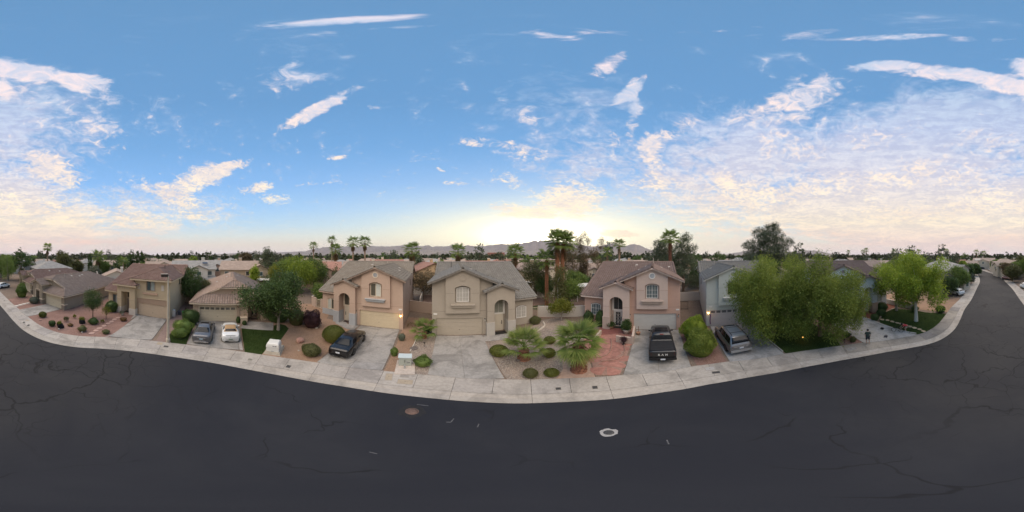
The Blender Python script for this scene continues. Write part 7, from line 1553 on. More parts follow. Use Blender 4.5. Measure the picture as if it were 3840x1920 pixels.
# ------------------------------------------------------------------ the suburb behind
def polar(az,d): return (d*math.sin(R(az)),d*math.cos(R(az)))
def fartile(name,col):
    if name in MATS: return MATS[name]
    m,k=newmat(name); p=k.n('ShaderNodeTexCoord').outputs['Object']; w=k.n('ShaderNodeTexWave',wave_type='BANDS',bands_direction='Z'); k.set(w.inputs['Vector'],p); w.inputs['Scale'].default_value=2.0; w.inputs['Distortion'].default_value=.6
    oi=k.n('ShaderNodeObjectInfo').outputs['Random']; n=k.noise(p,1.3,5,.6); c=k.mix(k.mr(n,.35,.7,0,1),mul(col,.82),mul(col,1.12)); c=k.mix(k.m('MULTIPLY',w.outputs[1],.22),c,mul(col,.5))
    c=k.mix(1.0,c,k.ramp(oi,[(0,(.86,.86,.86)),(1,(1.1,1.08,1.06))]),'MULTIPLY'); out(k,bsdf(k,c,.9,0,.2).outputs[0]); MATS[name]=m; return m
FT=[fartile('far_tile_tan',(.33,.26,.215)),fartile('far_tile_red',(.33,.185,.145)),fartile('far_tile_grey',(.29,.28,.265)),fartile('far_tile_brown',(.27,.21,.18))]
FWM=[stucco('far_stucco_cream',(.52,.455,.36)),stucco('far_stucco_tan',(.40,.32,.235)),stucco('far_stucco_pink',(.46,.33,.265)),stucco('far_stucco_white',(.55,.52,.47)),stucco('far_stucco_ochre',(.46,.33,.20))]
SOLAR=plain('solar_panel',(.03,.035,.05),.2,.1,5,spec=.6)
def far_house_parts(root,w,d,h,roofm,wallm,kind,seed,full=True):
    """gable or hip roofed house centred on its foot, front towards -y"""
    g=random.Random(seed); rise=.42*d/2; o=.5; b=MB(); parts=[]
    if kind=='gable':
        b.prism([(-w/2,-d/2,0),(-w/2,d/2,0),(-w/2,d/2,h),(-w/2,0,h+rise),(-w/2,-d/2,h)],(w,0,0)); wl=b.build('wall',root,wallm)
        b=MB(); e=.42*o
        for s_ in (-1,1): b.prism([(-w/2-o,s_*(d/2+o),h-e+.05),(w/2+o,s_*(d/2+o),h-e+.05),(w/2+o,0,h+rise+.05),(-w/2-o,0,h+rise+.05)],(0,0,.12))
        rf=b.build('roof',root,roofm)
    else:
        b.box(-w/2,w/2,-d/2,d/2,0,h); wl=b.build('wall',root,wallm); b=MB(); W2,D2=w/2+o,d/2+o; r=max(.3,W2-D2); zt=h+.42*D2
        b.add([(-W2,-D2,h),(W2,-D2,h),(W2,D2,h),(-W2,D2,h),(-r,0,zt),(r,0,zt),(-W2,-D2,h-.18),(W2,-D2,h-.18),(W2,D2,h-.18),(-W2,D2,h-.18)],[(0,1,5,4),(1,2,5),(2,3,4,5),(3,0,4),(6,7,1,0),(7,8,2,1),(8,9,3,2),(9,6,0,3)]); rf=b.build('roof',root,roofm)
    if g.random()<.8 and full:      # a cross gable on the front
        x=g.uniform(-w*.25,w*.25); hw=w*.2; rz=h+.42*hw; b=MB(); b.prism([(x-hw,-d/2-1.2,0),(x+hw,-d/2-1.2,0),(x+hw,-d/2-1.2,h),(x,-d/2-1.2,rz),(x-hw,-d/2-1.2,h)],(0,1.4,0)); b.build('front_gable',root,wallm); b=MB()
        for s_ in (-1,1): b.prism([(x+s_*(hw+.4),-d/2-1.6,h-.12),(x,-d/2-1.6,rz+.05),(x,.0,rz+.05),(x+s_*(hw+.4),-d/2+hw*.2,h-.12)],(0,0,.12))
        b.build('gable_roof',root,roofm)
        q=MB().box(x-.7,x+.7,-d/2-1.26,-d/2-1.2,h-1.7,h-.5).build('window',root,WHITE); MB().box(x-.6,x+.6,-d/2-1.29,-d/2-1.261,h-1.6,h-.6).build('pane',q,BLUEGL)
    n=3 if full else 2
    for i in range(n):
        x=-w*.36+w*.72*i/(n-1)+g.uniform(-.4,.4)
        for yy,nm in ((-d/2,-1),(d/2,1)):
            if not full and nm>0: continue
            z0=h-1.75; q=MB().box(x-.65,x+.65,min(yy,yy+nm*.05),max(yy,yy+nm*.05),z0,z0+1.25).build('window',root,WHITE); a=yy+nm*.051; MB().box(x-.56,x+.56,min(a,a+nm*.02),max(a,a+nm*.02),z0+.09,z0+1.16).build('pane',q,DARKGL if i%2 else BLUEGL)
    if full:
        b=MB(); cx=g.uniform(-w*.3,w*.3); b.box(cx-.5,cx+.5,d*.12,d*.12+.7,h,h+rise+.9); ch=b.build('chimney',rf,wallm); MB().box(cx-.58,cx+.58,d*.12-.06,d*.12+.76,h+rise+.9,h+rise+1.05).build('chimney_cap',ch,WHITE)
    return rf
def far_house(label,az,d,face,w,dep,h,roofm,wallm,kind='gable',seed=1,group=None):
    x,y=polar(az,d); r=empty('far_house',(x,y,-.02),R(face)); tag(r,label,'house',group); rf=far_house_parts(r,w,dep,h,roofm,wallm,kind,seed); return r,rf
TAKEN=[]
def FH(*a,**k):
    r,rf=far_house(*a,**k); TAKEN.append((r.location.x,r.location.y,9)); return r,rf
# face = turn of the front (0 faces the -y side, towards the camera for houses straight ahead)
r_,f_=FH('white two-storey bay-window house with grey roof behind the buff and sand houses',-112.0,50,112,12,10,5.4,FT[2],FWM[3],'gable',5)
MB().prism([(2.6,-2.6,7.1),(4.1,-2.6,7.1),(4.1,-3.4,6.8),(2.6,-3.4,6.8)],(0,0,.12)).build('solar_panel',f_,SOLAR)
b=MB(); b.add([(-4.3,-6.6,3.0),(-3.3,-7.5,3.0),(-1.3,-7.5,3.0),(-.3,-6.6,3.0),(-4.3,-6.6,5.6),(-3.3,-7.5,5.6),(-1.3,-7.5,5.6),(-.3,-6.6,5.6)],[(0,1,5,4),(1,2,6,5),(2,3,7,6),(0,3,2,1)]); bb=b.build('bay_window',r_,FWM[3]); MB().box(-3.1,-1.5,-7.56,-7.5,3.7,5.2).build('pane',bb,BLUEGL)
b=MB(); b.prism([(-6.4,-9.6,2.3),(6.2,-9.6,2.3),(6.2,-5.0,3.3),(-6.4,-5.0,3.3)],(0,0,.12)); b.build('lower_roof',r_,FT[2]); MB().box(-6.0,5.8,-9.2,-5.0,0,2.35).build('lower_wall',r_,FWM[3])
r_,f_=FH('tan two-storey house with brown-pink roof and white patio cover behind the sand house',-93.0,50,93,15,10,5.3,FT[0],FWM[1],'gable',8)
FH('peach two-storey house half hidden between the white and tan houses',-103.5,62,100,9,9,5.4,FT[2],FWM[2],'gable',11); FH('pale house behind the right end of the tan two-storey house',-85.5,66,86,9,9,5.2,FT[0],FWM[3],'hip',12)
FH('pink house with terracotta roof beyond the bright green trees',-66.5,52,60,11,10,5.0,FT[1],FWM[2],'gable',13); FH('cream two-storey house behind the cypress group, far left',-143.0,72,140,9,9,5.2,FT[0],FWM[0],'gable',14); FH('white single-storey gabled house behind the buff house roof',-139.0,50,50,10,9,2.9,FT[0],FWM[3],'gable',15)
FH('white gable-ended house with grey roof, far left beyond the pale grey tile roof',-171.5,88,80,12,10,3.6,FT[2],FWM[3],'gable',16); FH('pale house with grey hip roof left of the tall far palm',-165.5,98,160,12,10,4.2,FT[2],FWM[3],'hip',17)
FH('long tan-roofed single-storey house behind the buff house ridge',-123.5,78,120,24,10,4.2,FT[0],FWM[0],'gable',18)
FH('house with pinkish-brown gable roof straight behind the peach house',-52.5,60,50,13,11,4.6,FT[0],FWM[0],'gable',19); FH('house with red tile roof and cream chimney behind the peach house ridge',-44.0,68,44,13,11,5.2,FT[1],FWM[0],'gable',20); FH('slate-roofed house left of the pinkish-brown gable roof',-59.5,74,55,12,10,4.4,FT[2],FWM[3],'hip',21)
FH('ochre house with terracotta gable roof behind the gap left of the greige house',-29.5,48,-45,12,11,4.8,FT[1],FWM[4],'gable',22); FH('white two-storey house behind the ochre gable',-22.0,72,22,9,9,5.3,FT[0],FWM[3],'gable',23)
FH('house with terracotta gable and chimney straight behind the greige house',-9.5,58,8,13,11,4.9,FT[1],FWM[4],'gable',24); FH('wide terracotta-roofed house farther behind the greige house',-3.0,84,4,18,11,5.0,FT[1],FWM[0],'hip',25)
FH('house with brown tile roof and small window right of the greige house ridge',4.4,46,-8,12,10,4.9,FT[3],FWM[1],'hip',26)
r_,f_=FH('house with white flat patio cover behind the pink house, among the pines',27.5,52,-28,12,10,4.6,FT[0],FWM[0],'gable',27); FH('tan-roofed house seen just above the pink house ridge',41.5,66,-38,13,11,4.9,FT[0],FWM[4],'hip',28); FH('pale house between the far palm and the dark pines',46.5,84,-44,12,10,4.7,FT[0],FWM[0],'gable',29)
FH('tan house with low roof behind the dark pines',57.0,58,-58,12,10,3.4,FT[0],FWM[1],'hip',30); FH('grey-roofed house behind the sage house ridge',71.0,52,-72,13,10,4.8,FT[2],FWM[0],'hip',31); r_,f_=FH('slate-roofed house with small white dormer behind the sage house',78.5,62,-78,12,10,5.2,FT[2],FWM[3],'gable',32)
b=MB(); b.prism([(-1,-4.6,6.0),(1,-4.6,6.0),(1,-4.6,7.6),(0,-4.6,8.3),(-1,-4.6,7.6)],(0,2.5,0)); dm=b.build('dormer',f_,FWM[3]); MB().box(-.6,.6,-4.66,-4.6,6.4,7.4).build('dormer_vent',dm,FT[2])
FH('cream house with brown roof seen over the flag house',123.0,62,-120,13,10,5.0,FT[3],FWM[0],'gable',33); FH('cream gable-ended house behind the left ash tree',130.5,82,-128,12,10,4.6,FT[0],FWM[0],'gable',34)
r_,f_=FH('large cream house with pale grey tile roof beyond the ash trees along the street',151.0,51,-100,14,12,5.1,FT[2],FWM[0],'hip',35); vent_pipe(f_,(1,-2,6.6),2.2,.07)
r_,f_=FH('low cream house with plum-grey roof in front of the pale grey tile roof, by the street',152.8,44,-100,8.5,8,2.6,FT[3],FWM[0],'gable',36)
FH('small cream gabled house at the far bend of the street',160.8,98,-150,9,9,4.2,FT[0],FWM[0],'gable',37); r_,f_=FH('cream two-storey house with solar panel closing the end of the street',166.0,117,-168,15,10,5.4,FT[0],FWM[0],'gable',38); MB().prism([(-6.5,-4.6,5.9),(-2.5,-4.6,5.9),(-2.5,-1.5,7.2),(-6.5,-1.5,7.2)],(0,0,.12)).build('solar_panel',f_,SOLAR)
FH('cream house with tan roof on the left side of the distant street, nearer',175.0,74,120,14,11,4.9,FT[0],FWM[0],'gable',39); FH('cream house with tan roof on the left side of the distant street, farther',172.3,94,120,13,11,5.0,FT[0],FWM[0],'hip',40)
def patio(label,x,y,rz,w,d,h):
    e=empty('patio_cover',(x,y,0),R(rz)); tag(e,label,'patio cover'); MB().box(-w/2,w/2,-d/2,d/2,h,h+.16).build('cover_roof',e,WHITE)
    for sx_ in (-1,1):
        for sy_ in (-1,1): MB().box(sx_*w*.46-.08,sx_*w*.46+.08,sy_*d*.44-.08,sy_*d*.44+.08,0,h).build('post',e,WHITE)
patio('white flat patio cover behind the sand house roof',*polar(-85.5,42),85,6,4,2.9); patio('white flat patio cover between palms and the pink house',*polar(28.5,33),-28,6.5,4,3.0); patio('small white patio cover behind the olive tree',*polar(4.6,40),-5,4,3,2.6)
def umbrella(label,x,y): 
    e=empty('garden_umbrella',(x,y,0)); tag(e,label,'garden umbrella'); MB().lathe([(1.25,2.25),(.7,2.42),(0,2.6)],10,smooth=False).build('canopy',e,WHITE); MB().tube([(0,0,0),(0,0,2.6)],.03,6).build('pole',e,GREYMETAL)
umbrella('white garden umbrella beside the pink house wing',*polar(29.0,24.5))
e=empty('office_block',(*polar(-5.6,420),0),R(6)); tag(e,'distant reddish flat-roofed office block above the rooftops','office block'); MB().box(-21,21,-10,10,0,16).build('wall',e,stucco('brick_far',(.36,.17,.13))); MB().box(-22,22,-11,11,16,17.4).build('parapet',e,MATS['brick_far'])
for i in range(4):
    for j in range(8): MB().box(-19+j*5,-16+j*5,-10.08,-10,2+i*3.6,3.8+i*3.6).build('window',e,DARKGL)
# filler houses: a few kinds, copied about the district
def seg_d(p):
    return min((Vector(p)-q).length for q in ED[::6])
KINDS_=[]
for i in range(8):
    r=empty('far_house',(0,0,-100)); tag(r,'house of the surrounding district, tile roof seen among the trees','house','houses of the district behind the street'); far_house_parts(r,(11,13,12,14,10,12,13,11)[i],(9,10,10,9,9,10,11,10)[i],(4.6,3.0,5.0,4.4,2.9,4.8,3.2,5.1)[i],FT[(0,1,0,2,3,0,1,2)[i]],FWM[(0,2,1,3,0,4,1,3)[i]],('gable','hip')[i%2],50+i,False); KINDS_.append(r)
bpy.context.view_layer.update()
def flat(r,name,kids):
    """one mesh with the materials of all its parts, for houses too small to show them"""
    b=MB()
    for o in kids:
        me=o.data; s0=len(b.v); b.v+=[Vector(v.co) for v in me.vertices]; b.mat(me.materials[0])
        for p in me.polygons: b.f.append([s0+i for i in p.vertices]); b.m.append(b.cur); b.sm.append(False)
    o=b.build(name); return o
FLAT=[]
def all_kids(o): 
    r=[]
    for c in o.children: r.append(c); r+=all_kids(c)
    return r
for r in KINDS_:
    o=flat(r,'distant_house',all_kids(r)); o.location=(0,0,-100); FLAT.append(o)
used=set(); g=random.Random(31); cells=[]
for iy in range(-9,10):
    for ix in range(-16,17):
        x=ix*16.5+g.uniform(-2,2); y=iy*30+(8 if ix%2 else -8)*.6+g.uniform(-2.5,2.5); d=math.hypot(x,y)
        a=math.degrees(math.atan2(x,y))
        if d<52 or d>250 or seg_d((x,y))<17 or any(math.hypot(x-t[0],y-t[1])<t[2]+7 for t in TAKEN): continue
        if -62<a<62 and y<46: continue
        cells.append((d,x,y,ix,iy))
cells.sort()
for n_,(d,x,y,ix,iy) in enumerate(cells[:190]):
    i=g.randrange(8); rz=(0 if iy%2 else PI)+g.uniform(-.12,.12)+ (PI/2 if abs(x)>abs(y)*1.6 and g.random()<.5 else 0)
    if d<105:
        if i in used: c=copy_tree(KINDS_[i])
        else: c=KINDS_[i]; used.add(i)
        c.location=(x,y,-.02); c.rotation_euler=(0,0,rz)
    else:
        c=FLAT[i].copy(); COL.objects.link(c); c.location=(x,y,-.02); c.rotation_euler=(0,0,rz); tag(c,'distant tile-roofed house, one of many among the far trees','house','distant houses of the district')
    TAKEN.append((x,y,6.5))
for i,r in enumerate(KINDS_):
    if i not in used:
        for o in all_kids(r)+[r]: bpy.data.objects.remove(o)
for o in FLAT: bpy.data.objects.remove(o)

# ------------------------------------------------------------------ nearer background trees, each where it stands
def bt(label,az,d,h,wd,mat,seed,kind='round',trunk=None,n=None,bark=BARK,group=None,leaf=None,zlo=None):
    x,y=polar(az,d); r=empty({'pine':'pine_tree','cypress':'cypress_tree'}.get(kind,'broadleaf_tree'),(x,y,0)); tag(r,label,'tree',group); g=random.Random(seed); rr=wd/2; TAKEN.append((x,y,rr*.5))
    zlo=zlo if zlo is not None else h*.22
    if kind=='cypress': bl=[(0,0,h*.5*(1)+h*.05*0,rr,rr,h*.46),(0,0,h*.35,rr*1.05,rr*1.05,h*.3)]; sh=.75; cl=.10
    elif kind=='pine':
        bl=[]; m=14
        for i in range(m):
            t=i/(m-1); z=zlo+(h-zlo)*(.08+.9*t); q=rr*(1.0-.45*t)*(.6+.4*g.random()); a=i*2.4; o=rr*(.80-.52*t); bl.append((o*math.cos(a),o*math.sin(a),z-h*.03,q*.62,q*.62,h*.085))
        bl.append((0,0,h*.62,rr*.5,rr*.5,h*.3)); sh=.35; cl=.28
    elif kind=='sparse':
        bl=[(g.uniform(-.5,.5)*rr,g.uniform(-.5,.5)*rr,zlo+(h-zlo)*t,rr*(.55-.25*t),rr*(.55-.25*t),h*.11) for t in [i/7 for i in range(8)]]; sh=.1; cl=.35
    else:
        bl=[(0,0,(h+zlo)/2,rr*.8,rr*.8,(h-zlo)*.42)]+[(rr*.5*math.cos(i*1.26+seed),rr*.5*math.sin(i*1.26+seed),zlo+(h-zlo)*g.uniform(.35,.72),rr*.52,rr*.52,(h-zlo)*.28) for i in range(5)]; sh=.5; cl=.3*max(.6,wd/7)
    n=n or int(2600+900*wd); leaf=leaf or (.32*max(.7,d/45),.17*max(.7,d/45))
    b=MB(); b.tube([(0,0,-.05),(.1,0,h*.3),(0,.1,h*.62)],[wd*.032+.05,wd*.026+.04,.05],7)
    if kind in('pine','sparse','round'):
        for B in bl[::2]: limbs(b,(0,0,max(zlo*.7,B[2]-h*.18)),B[:3],.07,.02,g)
    b.build('trunk',r,bark); link('crown',crown_mesh('crown',bl,n,mat,seed,leaf,shell=sh,clump=cl,per=10),r); return r
bt('large bright green rounded tree behind the sand house yard, nearer one',-74.5,38,9.2,8.5,LG_ASH,101,zlo=1.0); bt('second bright green rounded tree, right of and behind the first',-69.5,43,9.4,8.0,LG_MID,102,zlo=1.0); bt('green tree between the dark pine and the bright green trees',-80.0,42,8.6,6.5,LG_MID,103,zlo=1.0); bt('yellowing small tree in front of the dark pine',-83.0,38,7.0,3.6,LG_YELLOW,104,zlo=1.5)
bt('tall dark evergreen rising behind the sand house lawn tree',-85.8,47,11.2,7.0,LG_PINE,105,'pine',zlo=2.5,n=9000); bt('dark rounded evergreen left of the tall dark one',-93.5,78,11.0,7.5,LG_BROWN,106,zlo=2); bt('slim bright green columnar tree against the tan two-storey wall',-90.6,40.5,7.0,2.6,LG_ASH,107,zlo=.8,n=3600)
bt('dark green tree between the buff house and the sand house',-113.5,29,7.4,4.6,LG_DARK,108,zlo=.8); bt('olive tree below the white bay-window house',-109.0,31,5.4,4.4,LG_OLIVE,109,zlo=.6); bt('low dark tree behind the buff house wall',-115.5,33,5.0,3.6,LG_DARK,110,zlo=.5)
bt('greenery hedge tree left of the peach house yard wall',-66.0,30,4.2,5.0,LG_MID,111,zlo=.4); bt('thin bare-looking grey tree left of the peach house roof',-61.5,33,6.5,5.0,LG_OLIVE,112,'sparse',zlo=2.0,n=2200); bt('olive bush tree behind the peach house roof',-57.0,38,7.4,6.0,LG_OLIVE,113,zlo=1)
bt('brown-olive bare tree in the gap between the peach and greige houses',-31.5,33,6.6,6.4,LG_BROWN,114,zlo=1.2,n=5200); bt('second sparse grey-brown tree in that gap',-27.5,36,6.2,4.5,LG_BROWN,115,'sparse',zlo=1.2,n=2400)
bt('olive-green rounded tree right of the greige house roof',8.3,33,8.9,6.6,LG_OLIVE,116,zlo=1.2,n=9000); bt('dark green low tree under the third palm',11.5,31,6.0,4.0,LG_DARK,117,zlo=1.0); bt('feathery willow-like tree with white trunk in front of the two tall palms',16.0,25.5,6.8,4.4,LG_OLIVE,118,'sparse',zlo=2.0,n=4200,bark=BARKW); bt('green bush tree right of the two tall palms',20.0,27,5.2,4.6,LG_MID,119,zlo=.6); bt('green tree behind the pale rear wall',22.5,36,6.0,5.0,LG_MID,120,zlo=1)
for i,(az,d,h,wd) in enumerate([(18.6,46,14.2,5.2),(21.5,44,14.8,4.6),(23.9,47,13.6,4.8),(26.4,45,14.6,5.4),(30.3,45,12.8,5.6)]): bt(('leftmost','second from the left','middle','second from the right','rightmost')[i]+' of the five thin brown pines right of the tall palms',az,d,h,wd,LG_BROWN,121+i,'sparse',zlo=3.2,n=3800,group='thin brown pines',leaf=(.34,.12))
bt('dark shrubby trees at the foot of the thin pines',24.5,40,4.6,7.0,LG_DARK,127,zlo=.3); bt('yellow-green tree right of the thin brown pines',34.5,56,7.5,6.0,LG_MID,128,zlo=1)
bt('big dark pine left of the palm behind the pink house',52.5,40,13.2,9.5,LG_PINE,129,'pine',zlo=2.6,n=15000); bt('big dark pine right of the palm, directly behind the gap of the pink and sage houses',60.2,38,14.0,9.0,LG_PINE,130,'pine',zlo=1.6,n=16000); bt('lower dark tree at the right foot of the big dark pines',66.0,44,7.6,6.4,LG_DARK,131,zlo=.6)
bt('very tall spreading grey-green pine towering over the drooping trees',90.6,44,17.6,14.5,LG_PINE,132,'pine',zlo=7.0,n=26000,leaf=(.36,.15)); bt('dark shrub tree at the foot of the very tall pine',90.5,40,8.8,6.0,LG_DARK,133,zlo=1); bt('reedy olive tree left of the very tall pine',83.5,50,7.6,8,LG_OLIVE,134,'sparse',zlo=1.5,n=2600)
bt('large broad brown-green pine, far left',-157.6,60,10.4,9.0,LG_OLIVE,135,'pine',zlo=1.2,n=13000); bt('olive tree right of the broad far left pine',-153.5,66,8.0,7.0,LG_OLIVE,136,zlo=1); bt('blue-green low tree below the single cypress',-147.0,56,5.6,6.0,LG_SILVER,137,zlo=.5); bt('bright green tree right of the single cypress',-144.0,66,7.6,6.5,LG_MID,138,zlo=.8); bt('dark green tree at the far left edge behind the wispy tree',-177.0,62,9.8,7.5,LG_MID,139,zlo=1); bt('second dark green tree behind the wispy tree',178.5,70,9.6,7.0,LG_OLIVE,140,zlo=1)
bt('tall slim single cypress, far left',-148.4,60,10.4,1.5,LG_DARK,141,'cypress',n=2600)
for i,px in enumerate((482,487.5,497.5,509,516.5,531,537)): bt(('leftmost','second','third','fourth','fifth','sixth','rightmost')[i]+' cypress of the row above the buff house roof, counted from the left',(px/3840-.5)*360,70+(i%3),(9.6,10.4,11.4,10.8,12.0,12.0,10.8)[i],1.5,LG_DARK,142+i,'cypress',n=1900,group='row of cypresses')
bt('leafy tree by the street in front of the plum-grey roof',157.4,42,6.6,6.0,LG_MID,150,zlo=.8); bt('dark tree behind the leafy street tree',159.6,54,6.4,6.0,LG_DARK,151,zlo=.6); bt('bright small tree at the bend of the street',158.8,80,6.6,5.0,LG_ASH,152,zlo=.8); bt('dark green tree filling the inner bend of the street',162.6,74,5.6,6.5,LG_DARK,153,zlo=.4); bt('dark silvery shrub tree by the kerb beyond the white crossover',160.6,52,3.8,4.0,LG_SILVER,154,zlo=.3)
bt('shrubby tree under the ash tree near the white crossover',154.0,36,4.6,4.4,LG_DARK,155,zlo=.4); bt('palm-like tuft tree beside the plum-grey roof',152.2,36,5.0,4.4,LG_SILVER,156,'sparse',zlo=.8,n=1800)
for i,(az,d,h,wd,mt) in enumerate([(170.2,96,7.4,7,LG_MID),(172.6,72,6.0,6,LG_OLIVE),(174.6,64,6.6,6,LG_BROWN),(176.2,56,6.4,6,LG_OLIVE),(177.8,64,7.6,6.5,LG_MID),(171.2,84,5.6,5.5,LG_DARK)]): bt(('yellow-green tree by the farther lamp post','olive tree between the two far lamp posts','brownish tree behind the nearer far lamp post','olive tree right of the nearer far lamp post','green tree at the right picture edge of the street','dark shrub tree by the far left kerb')[i],az,d,h,wd,mt,160+i,zlo=.5)
# palms behind
fan_palm('left of the two tall close palms with orange boots between the greige and pink houses',*polar(16.0,27.0),11.2,40,1.3,1.2,201,.33,'two tall palms with orange boots',24,2,1.0,-.4,single=False,hi=1.4); fan_palm('right of the two tall close palms with orange boots between the greige and pink houses',*polar(17.4,27.4),11.0,40,1.3,1.2,202,.31,'two tall palms with orange boots',24,2,1.0,-.4,single=False,lean=(.3,0),hi=1.4)
fan_palm('shorter palm with orange trunk left of the two tall palms',*polar(12.2,28.5),8.2,34,1.2,1.1,203,.27,None,8,2,1.0,-.5,single=False)
fan_palm('palm with drooping skirt right behind the greige house ridge',*polar(1.1,38),9.6,34,1.3,1.2,204,.27,None,40,1,1.0,-.5,single=False); fan_palm('skirted palm behind the left part of the greige house ridge',*polar(-19.0,48),10.2,34,1.5,1.4,205,.28,None,46,0,1.0,-.6,single=False)
fan_palm('big skirted palm behind the right end of the peach house',*polar(-35.2,52),10.6,34,1.7,1.6,206,.30,None,60,0,1.0,-.6,single=False); fan_palm('lone tall palm above the pink house ridge',*polar(37.7,52),12.4,34,1.2,1.1,207,.36,None,20,0,1.0,-.3,single=False); fan_palm('tall palm in front of the big dark pines',*polar(55.6,33),12.3,34,1.2,1.1,208,.30,None,10,1,1.0,-.2,single=False)
fan_palm('skirted palm behind the pink roofed house, lower',*polar(-62.0,60),11.0,34,1.6,1.5,209,.30,None,70,0,1.0,-.6,single=False); fan_palm('tall slender palm above the lower skirted palm',*polar(-63.3,92),17.6,26,1.6,1.5,210,.28,None,20,0,1.0,-.3,single=False); fan_palm('slender palm left of the tall pair, above the bright green trees',*polar(-69.8,92),14.4,26,1.6,1.5,211,.28,None,12,0,1.0,-.3,single=False)
fan_palm('left of the two shaggy palms behind the peach house ridge',*polar(-55.9,75),14.9,34,1.9,1.7,212,.34,'two shaggy palms',50,0,1.0,-.5,single=False); fan_palm('right of the two shaggy palms behind the peach house ridge',*polar(-51.7,75),15.1,34,1.9,1.7,213,.34,'two shaggy palms',50,0,1.0,-.5,single=False)
fan_palm('tall lone palm on the far left skyline',*polar(-163.3,70),12.4,34,1.3,1.2,214,.26,None,26,0,1.0,-.5,single=False); fan_palm('short fan palm behind the roofs, left of the cypress row',*polar(-136.6,56),6.8,24,1.1,1.0,215,.2,None,6,0,1.0,-.4,single=False); fan_palm('bushy palm right of the single cypress',*polar(-145.6,64),8.6,34,1.7,1.6,216,.3,None,30,0,1.0,-.6,single=False)
fan_palm('small palm left of the lone tall palm',*polar(33.4,54),10.0,26,1.2,1.1,217,.25,None,8,0,1.0,-.4,single=False)
for i,(az,d,h) in enumerate([(163.3,130,12.6),(165.8,140,12.0),(152.7,120,13.0),(139.5,120,12.6),(143.0,130,13.0),(134.2,120,12.4),(124.5,140,14.5),(123.4,160,14.0),(150.3,170,14),(118.3,180,14)]): fan_palm('distant palm on the skyline over the street side',*polar(az,d),h-1,22,1.5,1.4,220+i,.28,'distant palms on the right skyline',10,0,1.0,-.4,single=False)
# district trees: a few kinds copied
KT=[]
def kt(name,mat,h,wd,kind,seed,n):
    x0=len(TAKEN); r=bt('x',0,1,h,wd,mat,seed,kind,n=n,leaf=(.62,.36)); del TAKEN[x0:]; bpy.context.view_layer.update(); KT.append([r,name,list(r.children)]); r.location=(0,0,-100)
for i,(nm,mt,h,wd,kd) in enumerate([('rounded mid-green tree',LG_MID,8.5,7,'round'),('rounded olive tree',LG_OLIVE,7.5,6.5,'round'),('dark green rounded tree',LG_DARK,9.5,7,'round'),('dark pine',LG_PINE,11.5,7,'pine'),('dark slim pine',LG_PINE,10.5,5.5,'pine'),('bright green tree',LG_ASH,7.5,6,'round'),('grey-green small tree',LG_SILVER,5.5,5.5,'round'),('slim cypress',LG_DARK,9.5,1.6,'cypress')]): kt(nm,mt,h,wd,kd,300+i,900 if kd!='cypress' else 500)
g=random.Random(77); cnt=0; tries=0
while cnt<300 and tries<12000:
    tries+=1; az=g.uniform(-180,180); d=54+ (g.random()**1.25)*190; x,y=polar(az,d)
    if seg_d((x,y))<7 or any(math.hypot(x-t[0],y-t[1])<t[2]+1.2 for t in TAKEN): continue
    i=g.choices(range(8),(5,4,6,5,3,2,3,1))[0]; r,nm,kids=KT[i]; s_=g.uniform(.8,1.28)*(1+.12*(d>150)); c=r.copy(); COL.objects.link(c); c.location=(x,y,0); c.rotation_euler=(0,0,g.uniform(0,6)); c.scale=(s_,s_,s_*g.uniform(.9,1.1)); tag(c,nm+' among the far rooftops','tree','district trees: '+nm)
    for k_ in kids: q=k_.copy(); COL.objects.link(q); q.parent=c
    TAKEN.append((x,y,1.5)); cnt+=1
for r,nm,kids in KT:
    for o in kids+[r]: bpy.data.objects.remove(o)
PLACES=[(-165,'at the far left edge'),(-150,'beyond the maroon-roofed house'),(-134,'beyond the taupe corner house'),(-117,'beyond the buff house'),(-101,'beyond the white bay-window house'),(-78,'beyond the sand house'),(-62,'beyond the bright green trees'),(-36,'beyond the peach house'),(-27,'beyond the peach house corner'),(3,'beyond the greige house'),(24,'beyond the two tall palms'),(50,'beyond the pink house'),(62,'beyond the big dark pines'),(80,'beyond the sage house'),(112,'beyond the drooping lawn trees'),(128,'beyond the flag house'),(156,'beyond the ash trees'),(168,'at the far street bend'),(181,'left of the far street')]
ORD=['first','second','third','fourth','fifth','sixth','seventh','eighth','ninth','tenth','eleventh','twelfth','thirteenth','fourteenth','fifteenth','sixteenth','seventeenth','eighteenth','nineteenth','twentieth']
LOTS={}
for o in list(COL.objects):
    gp=o.get('group')
    if o.parent is None and gp and (gp.startswith('district trees') or gp in('distant houses of the district','houses of the district behind the street')):
        a_=math.degrees(math.atan2(o.location.x,o.location.y)); pl=next(t for lim,t in PLACES if a_<lim)
        kd=gp.split(': ')[1] if ': ' in gp else ('distant tile-roofed house' if 'distant' in gp else 'tile-roofed house')
        if 'house' in kd:
            mats=[m_ for c_ in (o,*o.children) if c_.type=='MESH' for m_ in c_.data.materials]; rf=next((m_.name for m_ in mats if m_ and m_.name.startswith('far_tile')),''); kd=kd.replace('tile-roofed',{'far_tile_tan':'tan-roofed','far_tile_red':'red-roofed','far_tile_grey':'grey-roofed','far_tile_brown':'brown-roofed'}.get(rf,'tile-roofed'))
        LOTS.setdefault((pl,kd),[]).append((a_,o))
for (pl,kd),q in LOTS.items():
    q.sort(key=lambda t:t[0])
    for i,(a_,o) in enumerate(q):
        o['label']=('the only ' if len(q)==1 else ORD[min(i,19)]+' from the left of the ')+kd+('s ' if len(q)>1 else ' ')+pl
